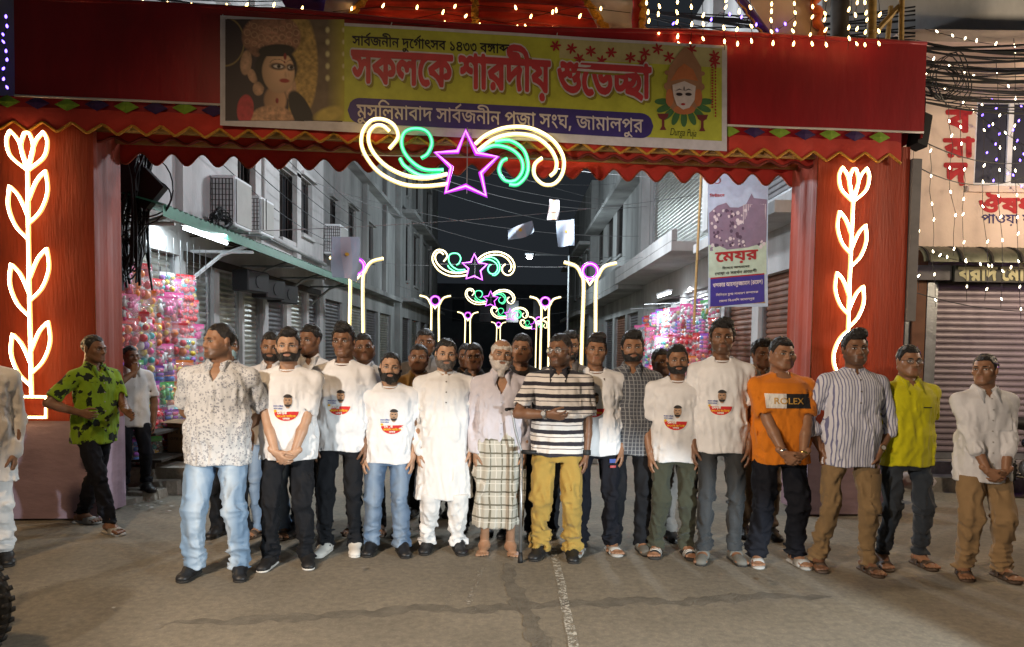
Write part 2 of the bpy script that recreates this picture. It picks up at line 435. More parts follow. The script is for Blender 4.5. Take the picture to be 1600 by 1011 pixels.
GLYPH_RUNS = {
  'greet_top': (1652, '587 -37 -19 13 -5 -7 -7 -4 -14 -1 -5 1 -5 3 -4 6 0 10 3 6 6 4 6 2 14 -1 4 7 9 0 3 -4 -1 -9 22 -16 -1 -5|543 -24 9 1 4 5 -8 2 -6 -1 -2 -5|288 -3 -3 4 -4 19 0 14 3 12 -12 2 -10 4 -10 10 -13 -9 -2 -7 1 -3 7 0 13 8 12 -4 3 -9 0 -11 -5 -12 -14 -8 -18 -1 -14 5 -10 8 -12 21 -6 17 2 3 10 2 3 -4 9 -24 8 -9 10 -5 10 -1 8 3 4 4 2 9 -10 -4 -12 -1 -8 3 -4 5 -4 10 4 10 6 7 -1 1 -48 0 0 -65 -4 -4 -9 1 -8 11 -15 12 -21 7 -5 14 9 7 38 17 -59 0 -1 -65 -2 -3 -8 -1 -4 4 0 58 -3 5 -4 2 -11 0 -1 -65 -2 -3 -9 0 -3 3 0 37 -5 6 -5 -1 -14 -23 -9 -6 -10 0 -10 7 -5 7 0 4 8 5 7 -9 6 0 7 7 -1 9 -2 6 -6 5 -19 5 0 6 -5 1 -2 2 0 8 3 3 87 0 7 -3 1 9 4 2 7 -1 4 -7 39 0 -4 8 1 2 42 26 6 -7 0 -3 -36 -26 201 0 1 2 -3 2 -20 0 -15 4 -5 8 0 7 6 7 12 5 21 2 19 -3 16 -7 7 -5 7 -11 3 -11 87 -1 0 -11 -12 -3 -1 -67 -3 -1 -9 1 -2 28 -14 12 -6 3 -7 0 -5 -3 0 -7 10 -9 -7 -10 -7 3 -6 5 -5 12 2 12 4 6 8 3 17 0 16 -9 -1 22 -60 0 0 -65 -3 -4 -9 1 -2 3 0 65 -19 0 0 -65 -3 -3 -8 -1 -3 4 0 25 -15 12 -6 3 -7 0 -5 -3 0 -7 10 -9 -7 -10 -7 3 -6 5 -5 12 2 12 5 6 7 3 17 0 16 -9 0 22 -90 0 -1 0 1 -2 7 -3 20 -2 5 -9 -5 -18 0 -14 4 -17 -3 -3|580 -3 -3 2 -4 17 0 14 2 14 -19 -12 -13 -12 -3 0 -8 7 0 38 -11 3 0 11 124 0 0 -11 -8 -3 -11 -9 -6 -10 -2 -9 0 -14 3 -7 8 -5 9 0 5 2 6 -9 -1 -3 -13 -4 -9 1 -9 4 -7 6 -5 11 -2 7 1 17 6 13 8 10 -71 0 0 -24 18 12 18 8 10 -10 -4 -12 -2 -12 1 -12 3 -14 -3 -4|817 -3 -4 8 -4 4 -33 18 -7 6 -5 8 -2 11 1 10 7 10 12 7 7 2 14 -2 9 -5 4 -9 -1 -12 -6 -8 -9 -4 -11 0 -10 3 9 -8 24 -12 10 -7 5 -7 2 -9 -4 -3|1490 -3 -3 3 -4 17 2 23 -11 -7 -15 -20 -8 -4 -10 1 -10 7 -2 5 8 7 7 -7 6 2 6 8 0 8 -5 9 -9 2 -3 -2 -1 -9 -8 -3 -3 1 -2 6 0 8 3 6 5 4 -7 4 -17 0 0 -65 -3 -4 -10 1 -8 12 -8 7 -11 6 -17 5 -5 13 1 3 7 4 39 18 -51 1 -2 3 0 7 2 3 167 0 9 -3 1 10 7 1 2 -1 4 -7 119 0 3 -3 0 -8 -3 -3 -53 -1 0 -24 17 12 20 9 10 -8 -6 -22 0 -12 4 -18 -3 -4 -8 -1 -4 7 -3 16 2 24 -18 -11 -14 -13 -9 -1 -13 12 -23 8 -5 11 2 4 28 12 -42 0 -1 -65 -2 -3 -9 0 -3 3 0 57 -5 7 -14 1 -5 -9 8 -11 -6 -17 0 -13 4 -14 -3 -4|704 -2 -3 3 0 47 -13 15 -12 4 -6 -1 -4 -2 15 -5 4 -3 3 -8 -2 -10 -4 -7 -16 -12 -3 2 -6 9 15 11 1 6 -3 2 -7 0 -8 -2 -11 10 12 17 12 6 12 0 -4 7 1 3 41 26 6 -6 0 -5 -38 -26 14 -11 1 17 3 3 7 -1 3 -7 12 0 7 -3 2 10 7 1 3 -1 3 -7 12 -1 2 -9 -3 -3 -11 -2 0 -64 -3 -4 -9 1 -2 3 0 58 -4 5 -3 2 -12 0 0 -65 -3 -3|887 -2 -2 3 0 38 -5 5 -6 -2 -12 -21 -9 -7 -8 -1 -5 2 -10 8 -4 7 6 5 4 2 7 -9 5 -1 4 5 3 6 -4 12 -4 5 -20 5 0 6 -4 1 -3 2 1 10 165 0 0 -11 -12 -3 -1 -67 -12 0 -7 10 -10 9 -12 7 -15 4 -6 14 11 8 37 16 -59 0 -1 -65 -3 -3|1046 -2 -10 3 -4 5 -3 9 3 9 4 5 10 3 4 -10 -1 -3 -5 -3 0 -2 3 -2 10 0 7 5 1 8 -2 5 -27 21 -6 9 0 11 8 9 10 -6 -4 -6 2 -5 28 -23 6 -14 -1 -10 -7 -11 -12 -7|1120 -2 -7 1 -9 5 -8 10 0 13 3 5 10 8 -9 8 -3 7 0 6 5 10 10 6 12 3 12 -1 13 -5 7 -10 0 -11 -3 -5 -8 -7 9 -8 3 -6 1 -7 -4 -12 -5 -5 -12 -5|1200 3 -12 5 -8 9 -8 16 -7 27 3 3 8 2 2 0 8 -27 6 -14 9 -7 12 0 4 4 4 9 0 13 -5 13 -5 4 -7 0 -1 -6 1 -7 -10 -3 -3 1 -3 9 0 8 5 8 8 4 9 0 13 -6 6 -8 6 -16 0 -15 -3 -11 -6 -9 -12 -6|1274 3 -11 5 -10 10 -9 21 -5 21 3 3 8 2 2 -1 7 -25 8 -16 8 -6 11 0 6 5 3 10 -1 14 -3 8 -5 5 -6 2 -3 -3 0 -11 -9 -3 -4 3 -3 10 1 6 4 7 9 4 10 0 10 -4 8 -9 5 -15 1 -14 -2 -12 -4 -7 -5 -5 -11 -5|1121 11 11 0 6 2 5 4 0 8 -5 4 -11 5 -12 -5 -4 -4 0 -8 3 -4|168 22 1 0 0 29 -28 -12 15 -8|958 22 2 0 -1 29 -28 -12 17 -9|1394 22 1 0 -1 29 -27 -12 15 -8|1584 39 1 1 -1 14 -18 -6|1468 46 10 5 -15 5|1125 48 4 0 10 5 3 3 -1 7 -11 3 -11 -1 -6 -2 -2 -4 1 -5 5 -3|40 52 10 6 11 -3 0 11 -31 0 6 -6|864 52 10 6 11 -3 -1 11 -30 0 6 -5|789 55 11 0 2 2 0 6 -6 4 -14 -2 -5 -7|1461 58 -6 8 -8 0 1 -2|1477 64 3 0 4 2 -11 0|373 80 19 1 -4 10 -11 8 -16 4 -20 0 -8 -2 -3 -2 4 -2 22 0 6 -2 6 -4'),
  'greet_main': (1259, '798 -27 -7 5 -2 8 2 4 4 4 7 2 8 -4 3 -8 -1 -6 -4 -4 -5 -1|1220 -11 -29 12 -35 6 -2 2 -1 3 1 8 -12 -7 -9 -2 -8 0 -9 3 -5 5 -3 7 -1 37 -1 1 -55 0 8 -5 -1 -9 2 -2 6 3 10 11 10 2 3 -2 3 -5 6 -14 1 -15 -5 -14 -10 -9 -16 -5 -16 2 -8 3 -8 5 -12 16 -11 24 -1 10 8 4 -9 0 -7 -3 -6 -6 -7 -10 -2 -11 1 -10 3 -7 5 -4 16 1 3 -3 4 -7 -1 -3 -4 -3 -12 -4 -10 1 -7 3 -9 8 -5 9 -3 13 1 13 3 10 7 13 -13 0 -4 2 1 -8 -5 -15 5 -11 1 -10 -5 -11 -5 -4 -8 -5 -16 -3 -11 1 -14 4 -7 3 -10 7 -13 15 -8 15 -4 13 3 5 10 3 3 -1 5 -10 11 4 0 3 -1 3 -6 1 -9 -1 -1 2 -2 7 1 7 1 1 8 2 9 -1 9 -4 9 4 7 1 8 -3 6 -4 5 4 9 2 3 -1 9 -11 2 10 4 2 258 0 6 -2 2 9 9 1 4 -2 3 -6 12 -1 2 -5 0 -6 -1 -4 -12 -3 0 -62 -3 -5 -10 -1 -4 2 -1 3 0 57 -3 5 -4 2 -25 0 12 -7 4 -5 3 -7 1 -10 -3 -9 -4 -6 -6 -6 18 -9 2 -2 1 -3 -4 -8|307 -5 -11 3 -9 8 -5 9 -2 7 -1 6 1 14 3 9 7 13 -19 0 -1 -1 0 -62 -3 -5 -11 -1 -4 3 -1 40 -5 4 -5 -1 -1 -7 -2 -4 -10 -2 -4 3 -3 8 -3 4 -5 2 -5 -2 -1 -7 4 -4 7 -4 2 -4 -4 -10 -4 -3 -16 8 -5 7 -4 9 0 9 4 8 10 8 12 3 12 -4 5 -3 10 4 10 -1 0 5 -85 0 -2 0 1 -1 9 -6 6 -6 3 -5 2 -6 0 -8 -2 -6 -5 -7 -7 -3 -10 -1 -6 1 -2 3 -2 -21 -4 -3 -8 0 -4 2 -8 11 -10 9 -10 6 -14 4 -7 14 1 4 4 2 34 17 -45 0 -1 -1 0 -62 -3 -5 -11 -1 -3 2 -2 4 0 37 -3 3 -5 -1 -12 -21 -8 -6 -6 -2 -7 1 -8 4 -4 4 -5 8 0 5 10 6 4 -2 5 -6 3 -1 5 6 -1 8 -1 5 -4 4 -21 5 -1 6 -5 3 -1 10 2 4 3 1 423 0 4 -2 1 -4 0 -6 -2 -5 -3 -1 -23 0 10 -7 7 -8 4 -9 0 -8 -2 -6 -6 -7 -7 -3 -9 -1 -7 1 -2 3 -1 -19 -1 -3 -4 -2 -11 1 -8 12 -10 9 -11 6 -14 3 -6 15 1 4 4 2 33 17 -39 0 -11 -6 -7 -8 -4 -10 -1 -10 2 -8 3 -6 5 -3 15 1 4 -3 3 -7 -1 -3 -4 -3 -11 -4|592 -5 -4 1 -4 5 -1 7 4 7 8 3 7 -2 2 -3 2 -5 0 -4 -1 -4 -4 -4|702 -5 -4 2 -4 14 -1 11 1 17 -11 -6 -17 -15 -4 0 -9 6 -1 3 0 36 -1 1 -11 0 -1 -1 0 -62 -2 -4 -4 -2 -11 1 -7 10 -11 10 -14 7 -11 3 -5 11 -2 5 2 4 34 17 1 1 -1 0 -43 0 -1 -64 -2 -3 -2 -2 -12 1 -2 5 -1 57 -5 6 -9 0 0 -63 -3 -5 -10 -1 -4 2 -1 4 0 54 -3 4 -4 3 -6 3 -5 -1 -2 -2 0 -6 2 -2 12 -4 2 -1 1 -8 -2 -6 -2 -1 -3 -1 -6 1 -9 3 -6 4 -6 -5 -8 -3 -8 0 -2 1 -2 4 1 11 1 1 12 4 2 5 -3 5 -8 1 -7 -2 -3 1 -2 4 -1 8 4 5 7 2 11 -1 6 -2 6 -4 8 5 7 2 9 -1 6 -3 2 9 4 2 8 -1 4 -7 9 0 5 -1 3 7 4 2 8 -1 4 -7 101 0 2 0 -7 3 -5 6 -2 9 3 6 3 5 9 5 16 3 29 -2 16 -7 12 -10 3 -6 5 -12 86 0 4 -2 1 -10 -3 -5 -10 -1 -1 -1 0 -62 -2 -5 -3 -1 -11 1 -12 13 -7 5 -14 6 -12 2 -2 2 -5 13 0 3 5 4 15 8 -7 4 -10 2 -5 6 -7 0 -1 -1 -1 -65 -4 -3 -11 1 -2 5 0 62 -1 1 -18 0 -1 -1 8 -7 1 -4 -4 -9 -3 -13 1 -16 4 -12 -4 -5|924 18 10 0 10 3 3 4 -1 5 -8 -3 -4 1 -6 12 -8 -2 -7 2 -5 4 -9 -5 -5 -1 3 -6 10 -8 7 -4|1059 20 10 -1 8 4 3 5 1 4 -1 7 -8 -5 -11 -4 -12 3 -7 5 -4 10 1 8 4 8 -15 0 7 -20 7 -12 6 -7 6 -4|805 24 1 -1 1 2 0 38 -1 1 -14 0 8 -8 2 -9 -3 -4 -14 -8 11 -5|1180 24 10 1 8 4 4 7 -1 8 -2 -1 -3 -7 -6 -7|152 26 0 2 2 4 10 2 1 1 -1 7 -6 5 -6 1 -1 -1|387 26 0 2 3 4 10 2 1 1 -2 7 -6 5 -5 1 -1 -1|131 27 1 -1 0 2 0 19 -19 -8|366 27 2 -1 0 2 0 19 -19 -8|618 28 2 0 0 20 -21 -9|1128 28 7 1 6 4 5 7 0 4 -10 1 -10 2 0 -15|1165 40 9 0 5 4 2 2 -16 4|929 43 13 7 4 6 0 3 -6 -6 -11 0|670 46 1 0 14 10 16 8 -31 0|41 56 9 4 8 -1 1 5 -22 0|924 56 2 0 -3 8 -3 1 -2 -1 -1 -5 3 -2|1141 62 5 0 -1 2 -13 0|713 82 14 0 1 1 -5 9 -7 5 -16 4 -20 0 -4 -1 18 -1 9 -2 7 -7'),
  'greet_edge': (1259, '798 -32 -10 7 -3 11 3 7 10 9 -16 11 -21 6 -4 3 -5 13 0 -34 -2 -5 -8 -5 -12 1 -4 3 -2 6 -1 59 -4 -1 3 -7 -6 -22 1 -16 3 -12 -2 -5 -5 -5 -10 -2 -9 5 -4 16 -2 20 -21 -18 -6 0 -9 6 -4 8 0 31 -4 2 -1 -59 -5 -9 -5 -1 -11 1 -11 12 -2 -6 -9 -7 -7 -1 -7 2 -6 6 -1 6 1 8 5 8 -9 3 -7 12 0 -34 -2 -5 -8 -5 -11 1 -5 4 -2 5 0 55 -2 3 -3 1 -2 -63 -5 -5 -11 -1 -5 1 -4 5 -1 32 -14 1 -11 5 -7 -4 -12 -3 -6 1 -5 4 -2 5 2 13 3 3 9 2 3 2 -4 2 -10 -1 -6 2 -3 7 0 12 4 5 10 2 13 -1 10 -4 15 5 11 -1 4 7 6 2 10 -2 4 -6 9 -1 4 7 6 2 10 -2 6 -6 83 0 -2 13 6 12 12 8 17 3 29 -2 18 -7 13 -11 9 -16 85 -1 5 -6 1 -10 -4 -8 -9 -4 -1 -61 -4 -5 -8 -2 0 -10 -6 -9|1220 -15 -32 12 -32 6 -6 4 -2 4 -15 -5 -15 2 -10 8 -5 10 -6 -14 -15 -13 -14 -3 -21 3 -12 7 -12 13 -9 16 -8 22 -4 -4 -6 -9 -3 -10 1 -10 5 -6 13 2 8 -6 5 -10 -5 -9 -16 -5 -12 2 -10 5 -8 7 -6 11 -9 -12 -10 -5 -17 -4 -15 2 -19 7 -18 14 -13 21 -6 21 4 6 9 4 -1 7 3 6 4 4 8 1 18 -4 16 4 14 -5 14 4 9 -5 9 6 260 -1 5 7 10 2 5 -2 4 -6 12 -2 5 -9 -2 -12 -12 -6 0 -57 -2 -5 -4 -4 -11 -1 -7 2 -6 -7|307 -10 -14 5 -10 9 -6 10 -3 12 -2 -30 -8 -5 -13 1 -5 9 -1 36 -1 -6 -4 -5 -15 -2 -5 -13 -5 -4 -6 0 -11 6 -11 11 -8 -9 -7 -3 -16 -1 -2 -15 -8 -5 -13 1 -19 21 -9 5 -16 5 -7 12 0 -34 -2 -5 -8 -5 -11 1 -5 4 -2 5 0 34 -12 -19 -10 -8 -7 -2 -10 2 -13 10 -6 12 4 8 11 6 5 -2 6 -7 2 5 -4 9 -18 4 -5 4 -7 9 0 14 4 5 5 2 426 -1 6 -6 0 -14 -6 -5 -12 -2 9 -13 2 -6 -2 -14 -7 -11 -7 -3 -16 -1 -2 -14 -3 -5 -6 -1 -13 1 -18 21 -27 12 -6 13 0 7 4 5 17 9 -18 1 -9 -6 -7 -10 -2 -10 1 -10 5 -6 12 2 5 -2 7 -10 1 -6 -8 -9|1227 10 1 0 0 46 -2 4 -8 0 5 -12 2 -13 -2 -9 -7 -11|924 22 10 0 -6 5 -2 7 -6 0 -12 4 -6 -4 7 -6|1059 24 11 0 6 5 -15 -3 -7 0|800 33 2 0 0 6 -6 -3|1131 33 7 3 3 4 -10 1|217 34 0 4 -5 2 0 -3|126 36 2 4 -5 -2|362 36 1 4 -4 -2|614 36 1 5 -5 -2|156 38 5 1 -5 3|274 38 6 22 -6 -2|391 38 5 1 -4 3|752 39 5 6 9 7 -8 3 -5 4|966 43 7 16 -3 0|1102 44 1 15 -7 0|82 48 20 11 -20 0|569 48 20 11 -20 0|184 52 7 7 -13 0|505 56 1 0 -2 3 -6 1 1 -3|675 56 7 3 -7 0|1064 56 4 3 -4 0|717 87 4 1 -6 4'),
  'greet_base': (2207, '1216 -35 -18 10 -14 -7 -14 2 -8 7 0 11 6 5 10 4 2 5 9 0 2 -3 -1 -8 -5 -5 -11 -2 0 -4 6 -1 6 1 11 8 25 -15|20 -35 -7 3 -5 5 -2 6 1 8 7 6 6 3 17 -1 0 5 3 2 9 -1 0 -11 23 -18 -7 -7 -19 13 -6 -8 -7 -4|2074 -35 -6 3 -6 6 -1 4 1 8 4 6 6 3 19 0 1 5 2 2 9 -1 1 -12 23 -17 -7 -7 -18 13 -9 -9 -5 -3|21 -24 11 1 3 7 -7 1 -8 -1 -2 -2 0 -3|2076 -24 5 0 6 2 3 6 -7 1 -9 -1 -1 -1 0 -5|1634 -17 -2 3 5 28 3 1 11 0 2 -2 -1 -3 -9 -25 -3 -2|1538 -6 -17 22 -20 15 7 8 4 -1 10 -8 11 -10 13 -18 1 -4|562 -2 -3 6 -4 20 3 22 -15 -9 -19 -17 -9 7 -1 40 -19 -1 0 -65 -2 -3 -8 0 -2 2 0 59 -4 6 -5 2 -12 -1 0 -65 -2 -3 -9 0 -14 17 -11 8 -18 5 -6 13 2 3 12 7 33 14 -1 2 -60 0 0 -66 -2 -3 -8 0 -2 2 -1 58 -3 6 -5 3 -13 -1 0 -65 -2 -3 -10 1 -1 15 -10 13 -9 5 -10 0 -3 -1 -2 -4 2 -7 10 -6 -4 -11 -8 3 -9 8 -4 8 1 11 8 9 9 3 0 2 -2 6 -4 3 -14 4 -1 7 -14 -1 0 -65 -3 -3 -7 0 -2 2 -1 38 -5 6 -9 0 -3 -3 -1 -8 -8 -2 -2 2 -2 7 -5 6 -7 2 -6 -2 -3 -6 2 -7 12 -8 -2 -7 -3 -4 -10 5 -8 7 -4 12 3 12 11 8 6 2 9 -1 11 -7 10 5 6 0 8 -3 0 13 -78 0 0 -66 -2 -3 -8 0 -3 3 0 65 -20 1 -1 -66 -2 -3 -8 0 -2 3 0 37 -4 5 -2 2 -6 -1 -12 -20 -8 -8 -5 -2 -9 2 -9 7 -4 7 8 6 7 -8 8 0 5 7 -2 14 -2 3 -6 4 -17 4 -1 2 0 5 -13 0 -1 -66 -2 -3 -8 0 -3 3 0 13 -13 15 -7 3 -10 0 -4 -4 2 -9 9 -5 -3 -11 -2 0 -8 4 -7 5 -5 11 2 11 6 6 10 5 1 2 -5 9 -17 5 1 6 -7 2 0 7 2 3 170 0 -5 9 8 12 13 12 13 4 13 -1 10 -3 18 -11 13 -10 -7 -8 -18 13 -10 5 -11 3 -10 -1 -9 -4 -8 -10 -1 -4 6 -6 182 0 9 -4 1 11 2 1 6 0 4 -8 86 0 9 -5 0 11 2 2 7 0 4 -8 85 0 3 -3 0 -6 -2 -3 -54 -1 0 -26 20 14 17 8 10 -10 -5 -12 -2 -12 1 -12 3 -14 -2 -3|902 -2 -2 3 -4 19 0 14 3 12 -13 3 -8 3 -11 11 -6 -2 -8 -6 -3 -9 3 -3 7 0 12 7 12 -4 3 -8 0 -11 -4 -10 -5 -5 -13 -6 -15 1 -14 6 -12 11 -9 16 -6 17 2 2 9 3 12 -29 7 -8 6 -4 9 -3 11 1 7 5 3 9 -1 3 -10 -5 -12 -1 -8 4 -4 5 -3 7 1 6 6 10 5 5 -1 0 -52 0 0 -66 -2 -3 -9 0 -8 12 -14 11 -21 7 -6 14 27 15 21 8 0 2 -62 0 0 -66 -3 -3 -8 0 -2 3 0 58 -5 7 -15 1 0 -66 -2 -3 -9 0 -2 3 0 38 -6 5 -4 0 -3 -2 -12 -21 -8 -6 -11 0 -10 7 -5 7 2 3 7 4 6 -8 6 -1 3 1 5 7 -1 9 -3 7 -4 4 -20 6 0 6 -7 2 0 8 3 2 86 0 9 -4 0 11 3 1 5 0 5 -8 42 0 -5 9 1 2 41 26 6 -10 -38 -25 0 -2 205 0 -1 4 -3 1 -20 0 -13 4 -6 6 0 9 9 8 12 4 17 1 19 -3 15 -6 8 -6 6 -10 4 -12 86 -1 0 -10 -12 -2 0 -66 -2 -2 -8 0 -2 2 -1 26 -13 12 -8 4 -8 -1 -4 -2 0 -10 9 -7 -6 -9 -7 3 -6 6 -4 10 0 6 3 7 7 6 6 2 16 -1 15 -10 0 25 -62 0 0 -66 -3 -3 -8 0 -2 3 -1 66 -19 0 0 -66 -2 -3 -9 0 -2 3 0 25 -14 12 -8 4 -8 -1 -4 -2 0 -10 10 -7 -6 -9 -8 3 -6 6 -4 10 0 6 3 7 7 6 6 2 16 -1 16 -10 0 25 -94 0 0 -1 2 -2 8 -4 18 -1 6 -9 -5 -18 0 -14 3 -17|1323 -2 -3 6 -3 16 0 13 2 13 -12 3 -8 3 -11 12 -14 -9 -3 -8 1 -3 8 -1 13 7 11 -3 2 -3 2 -6 -1 -12 -3 -9 -6 -6 -12 -5 -15 0 -11 4 -15 14 -8 14 -7 20 2 1 10 2 10 -27 10 -11 14 -5 10 1 7 5 3 7 -1 5 -10 -5 -12 -1 -7 3 -6 7 0 14 10 13 -52 0 0 -66 -3 -3 -7 0 -3 2 0 44 -6 8 -33 -29 -8 8 5 7 0 8 -2 2 -6 0 -5 -2 -10 10 15 17 8 4 9 3 10 -1 9 -4 13 -12 1 22 3 2 5 0 5 -8 125 0 9 -4 1 11 1 1 6 0 5 -8 11 0 2 -3 0 -6 -1 -2 -12 -2 0 -65 -1 -3 -10 0 -1 3 0 57 -3 6 -7 3 -43 0 3 -3 7 -4 18 -1 6 -9 -5 -18 0 -12 5 -18 -3 -3|1788 -2 -3 4 -3 15 0 19 2 11 -10 1 -9 4 -13 12 -10 -6 -5 -6 -1 -8 9 -1 13 7 10 -3 5 -11 -1 -12 -6 -10 -10 -6 -6 -2 -20 2 -12 7 -11 13 -8 15 -4 13 1 3 9 3 2 -1 10 -27 8 -10 6 -3 9 -3 14 3 5 5 1 10 -15 -6 -13 2 -7 8 -2 10 3 8 9 9 -44 0 -2 3 0 6 2 3 117 0 9 -5 0 12 2 1 6 0 5 -8 89 0 9 -5 0 12 2 1 6 0 5 -8 102 0 2 -2 -1 -9 -12 -2 0 -65 -2 -3 -8 0 -2 2 -1 39 -4 5 -3 1 -7 -1 -3 -11 -8 -2 -5 10 -4 4 -7 3 -7 -2 -2 -4 1 -8 13 -10 -5 -10 -14 7 -5 7 -3 8 0 8 3 6 10 8 7 2 8 -1 12 -7 10 5 6 0 7 -3 -1 13 -77 0 0 -66 -3 -3 -8 0 -2 2 0 59 -6 7 -14 1 0 -66 -2 -3 -8 0 -3 2 0 13 -3 5 -7 8 -12 7 -10 -1 -3 -5 2 -7 10 -6 -3 -10 -3 -1 -12 7 -6 10 0 12 6 8 11 5 0 5 -5 6 -15 4 -1 7 -14 0 0 -66 -2 -3 -8 0 -3 3 0 58 -3 5 -6 3 -42 0 2 -4 7 -3 18 -1 6 -9 -5 -16 0 -18 4 -14 -2 -3|2153 -2 -5 3 -2 6 5 7 5 1 6 -3 2 -8 -5 -6|1472 -2 -2 3 0 38 -5 5 -5 0 -2 -2 -13 -21 -8 -6 -11 0 -10 8 -4 7 2 2 6 4 6 -8 6 -1 7 7 1 6 -5 13 -7 4 -16 4 0 6 -7 2 0 7 2 3 86 0 3 -1 -1 -10 -12 -2 0 -66 -3 -2|1606 -2 -18 15 -26 9 -4 11 10 9 -7 3 -6 6 -1 10 2 6 -8 0 -2 2 -1 7 2 3 80 0 2 -1 -1 -10 -11 -2 -1 -66 -2 -2|2111 -2 -2 3 0 43 -1 4 -6 4 -31 -29 -9 8 6 7 0 8 -8 2 -5 -2 -11 10 14 15 11 7 13 2 12 -4 15 -13 0 22 3 2 6 0 4 -8 84 0 3 -1 -1 -10 -12 -2 0 -65 -1 -3 -9 0 -8 11 -10 8 -13 8 -13 3 -7 14 24 14 24 9 0 2 -61 0 -1 -66 -1 -3|1602 16 2 0 0 51 -33 0 -4 -5 1 -8 9 -3 13 5 6 -9 -22 -15 18 -8|448 20 2 0 -1 32 -19 -8 -11 -6 15 -6|783 20 1 0 0 32 -15 -5 -16 -9 16 -7|2182 20 2 0 -1 32 -18 -7 -12 -7 17 -8|341 32 1 1 -1 34 -28 0 9 -9 4 -14 8 -5|53 33 1 1 0 33 -29 0 10 -10 4 -13|1893 33 2 1 0 33 -29 0 8 -9 5 -14 8 -5|1518 42 -7 2 -6 6 -3 6 0 8 6 10 7 4 7 1 8 -2 6 -5 3 -6 1 -7 -3 -9 -5 -5 -5 -2|1175 47 16 15 -7 4 -7 2 -8 -1 -9 -5 -2 -3 10 -2 5 -5|2079 47 15 13 -1 3 -7 4 -8 1 -10 -3 -5 -5 10 -3 5 -6|117 50 11 7 12 -4 0 14 -35 0 8 -7|654 50 10 7 12 -4 0 14 -35 0 9 -8|1448 50 11 7 11 -4 0 14 -35 0 9 -8|1518 53 5 0 4 3 1 6 -2 4 -6 2 -6 -4 0 -8|986 80 21 0 -5 13 -10 7 -17 4 -19 0 -13 -4 1 -2 4 -2 22 0 6 -1 7 -6'),
  'mayor': (274, '164 -26 -4 1 -3 3 -1 8 4 7 4 2 6 0 3 -2 3 -3 2 -4 0 -5 -2 -5 -4 -2|29 -5 -6 2 -8 4 -5 5 -5 9 -3 13 1 13 3 10 8 13 -15 1 -3 1 -2 4 0 6 2 4 3 1 275 0 4 -1 1 -10 -1 -4 -4 -1 -8 0 -1 -1 0 -63 -2 -4 -3 -1 -10 1 -7 9 -11 11 -14 7 -12 3 -6 14 1 4 7 4 33 15 -50 0 0 -63 -2 -4 -11 -1 -3 1 -10 11 -11 7 -12 5 -14 4 -4 11 0 5 20 12 -7 4 -12 3 -2 6 -11 0 0 -64 -2 -4 -10 -1 -3 2 -1 13 -2 4 -11 12 -8 4 -5 0 -3 -2 -2 -3 3 -5 8 -5 1 -4 -4 -10 -4 -1 -5 1 -7 5 -4 3 -5 12 0 7 1 5 7 8 9 6 -2 4 -4 3 -14 3 -1 4 0 2 -2 1 -10 -6 -8 -9 -4 -10 -1 -6 1 -9 3 -8 3 -3 4 -2 15 2 2 -3 4 -7 -1 -3 -4 -3 -11 -3|220 -5 -4 2 -4 4 -1 7 3 7 8 3 7 -3 2 -2 2 -5 0 -4 -1 -3 -4 -4 -4 -2|172 22 1 0 1 1 -1 41 -17 1 0 -1 9 -8 2 -5 0 -5 -2 -3 -16 -8 11 -4|246 26 2 0 0 1 0 22 -16 -6 -6 -4|93 39 3 0 -1 25 -19 0 5 -8 3 -11'),
  'may1': (914, '94 -10 -30 18 -27 10 3 11 28 -1 10 9 -2 10 -12 4 -9 -2 -3 -9 -10 -1 -2 13 10 10 -6 4 -21 0 0 -65 -3 -4 -10 3 -1 65 -12 2 -1 9 8 4 -4 8 8 13 18 13 17 3 13 -4 33 -22 -7 -9 -26 18 -18 3 -10 -2 -9 -9 -3 -6 5 -6 325 0 3 -3 -1 -10 -12 -2 0 -64 -4 -4 -10 1 -24 24 -19 6 -5 13 46 25 -50 0 -16 -10 -8 -16 1 -19 9 -10 16 1 6 -8 -15 -7 -19 5 -11 18 -1 22 13 24 -27 0 0 -65 -4 -4 -10 3 -3 42 -7 1 -18 -27 -16 -2 -15 17 9 6 8 -9 5 0 7 8 -3 12 -7 8 -18 4 0 6 -10 -1 -16 -19 -2 -23 7 -10 17 0 7 -9 -7 -6 -12 -1 -17 7 -10 22 3 24 12 16 -53 0 19 -8 8 -12 -3 -20 -14 -10 26 -16|751 -3 -16 7 -10 22 3 24 11 16 -27 0 -1 -65 -3 -4 -11 3 0 58 -8 8 -11 -1 0 -64 -4 -4 -9 1 -1 27 -16 14 -17 -1 0 -8 10 -8 -7 -10 -14 10 -5 12 5 12 13 8 14 -1 17 -9 0 22 -61 0 0 -65 -4 -4 -10 3 -1 44 -4 7 -34 -29 -8 9 5 7 0 8 -14 0 -9 10 14 17 18 8 13 -2 19 -14 0 20 4 3 6 -1 4 -7 86 0 9 -3 3 11 7 -1 4 -7 204 0 2 -12 -13 -3 -2 -67 -11 0 -16 19 -27 11 -6 13 47 25 -102 0 0 -24 36 20 10 -10 -5 -18 3 -33 -10 -4 -8 20 2 27 -34 -24 -9 7 0 39 -8 0 -17 -11 -8 -18 4 -21 8 -5 13 2 6 -9 -6 -6|860 -3 -5 4 -2 7 10 8 10 -10 -4 -7|468 -2 -19 20 -21 -9 -25 7 -15 18 -8 22 12 3 14 -27 16 -9 17 5 1 17 -11 6 -5 -3 0 -8 -12 -2 -2 14 7 10 -7 4 -33 1 -1 12 114 1 9 -3 3 11 7 -1 3 -7 13 -1 0 -11 -12 -3 -1 -67 -10 -1 -3 4 0 58 -5 6 -13 1 -1 -65|465 22 0 44 -34 0 17 -9 7 -14 0 -13|889 22 1 29 -28 -12|320 22 1 29 -27 -12|560 50 13 12 -14 5 -14 -6 10 -4|183 52 11 6 9 -3 0 11 -31 0'),
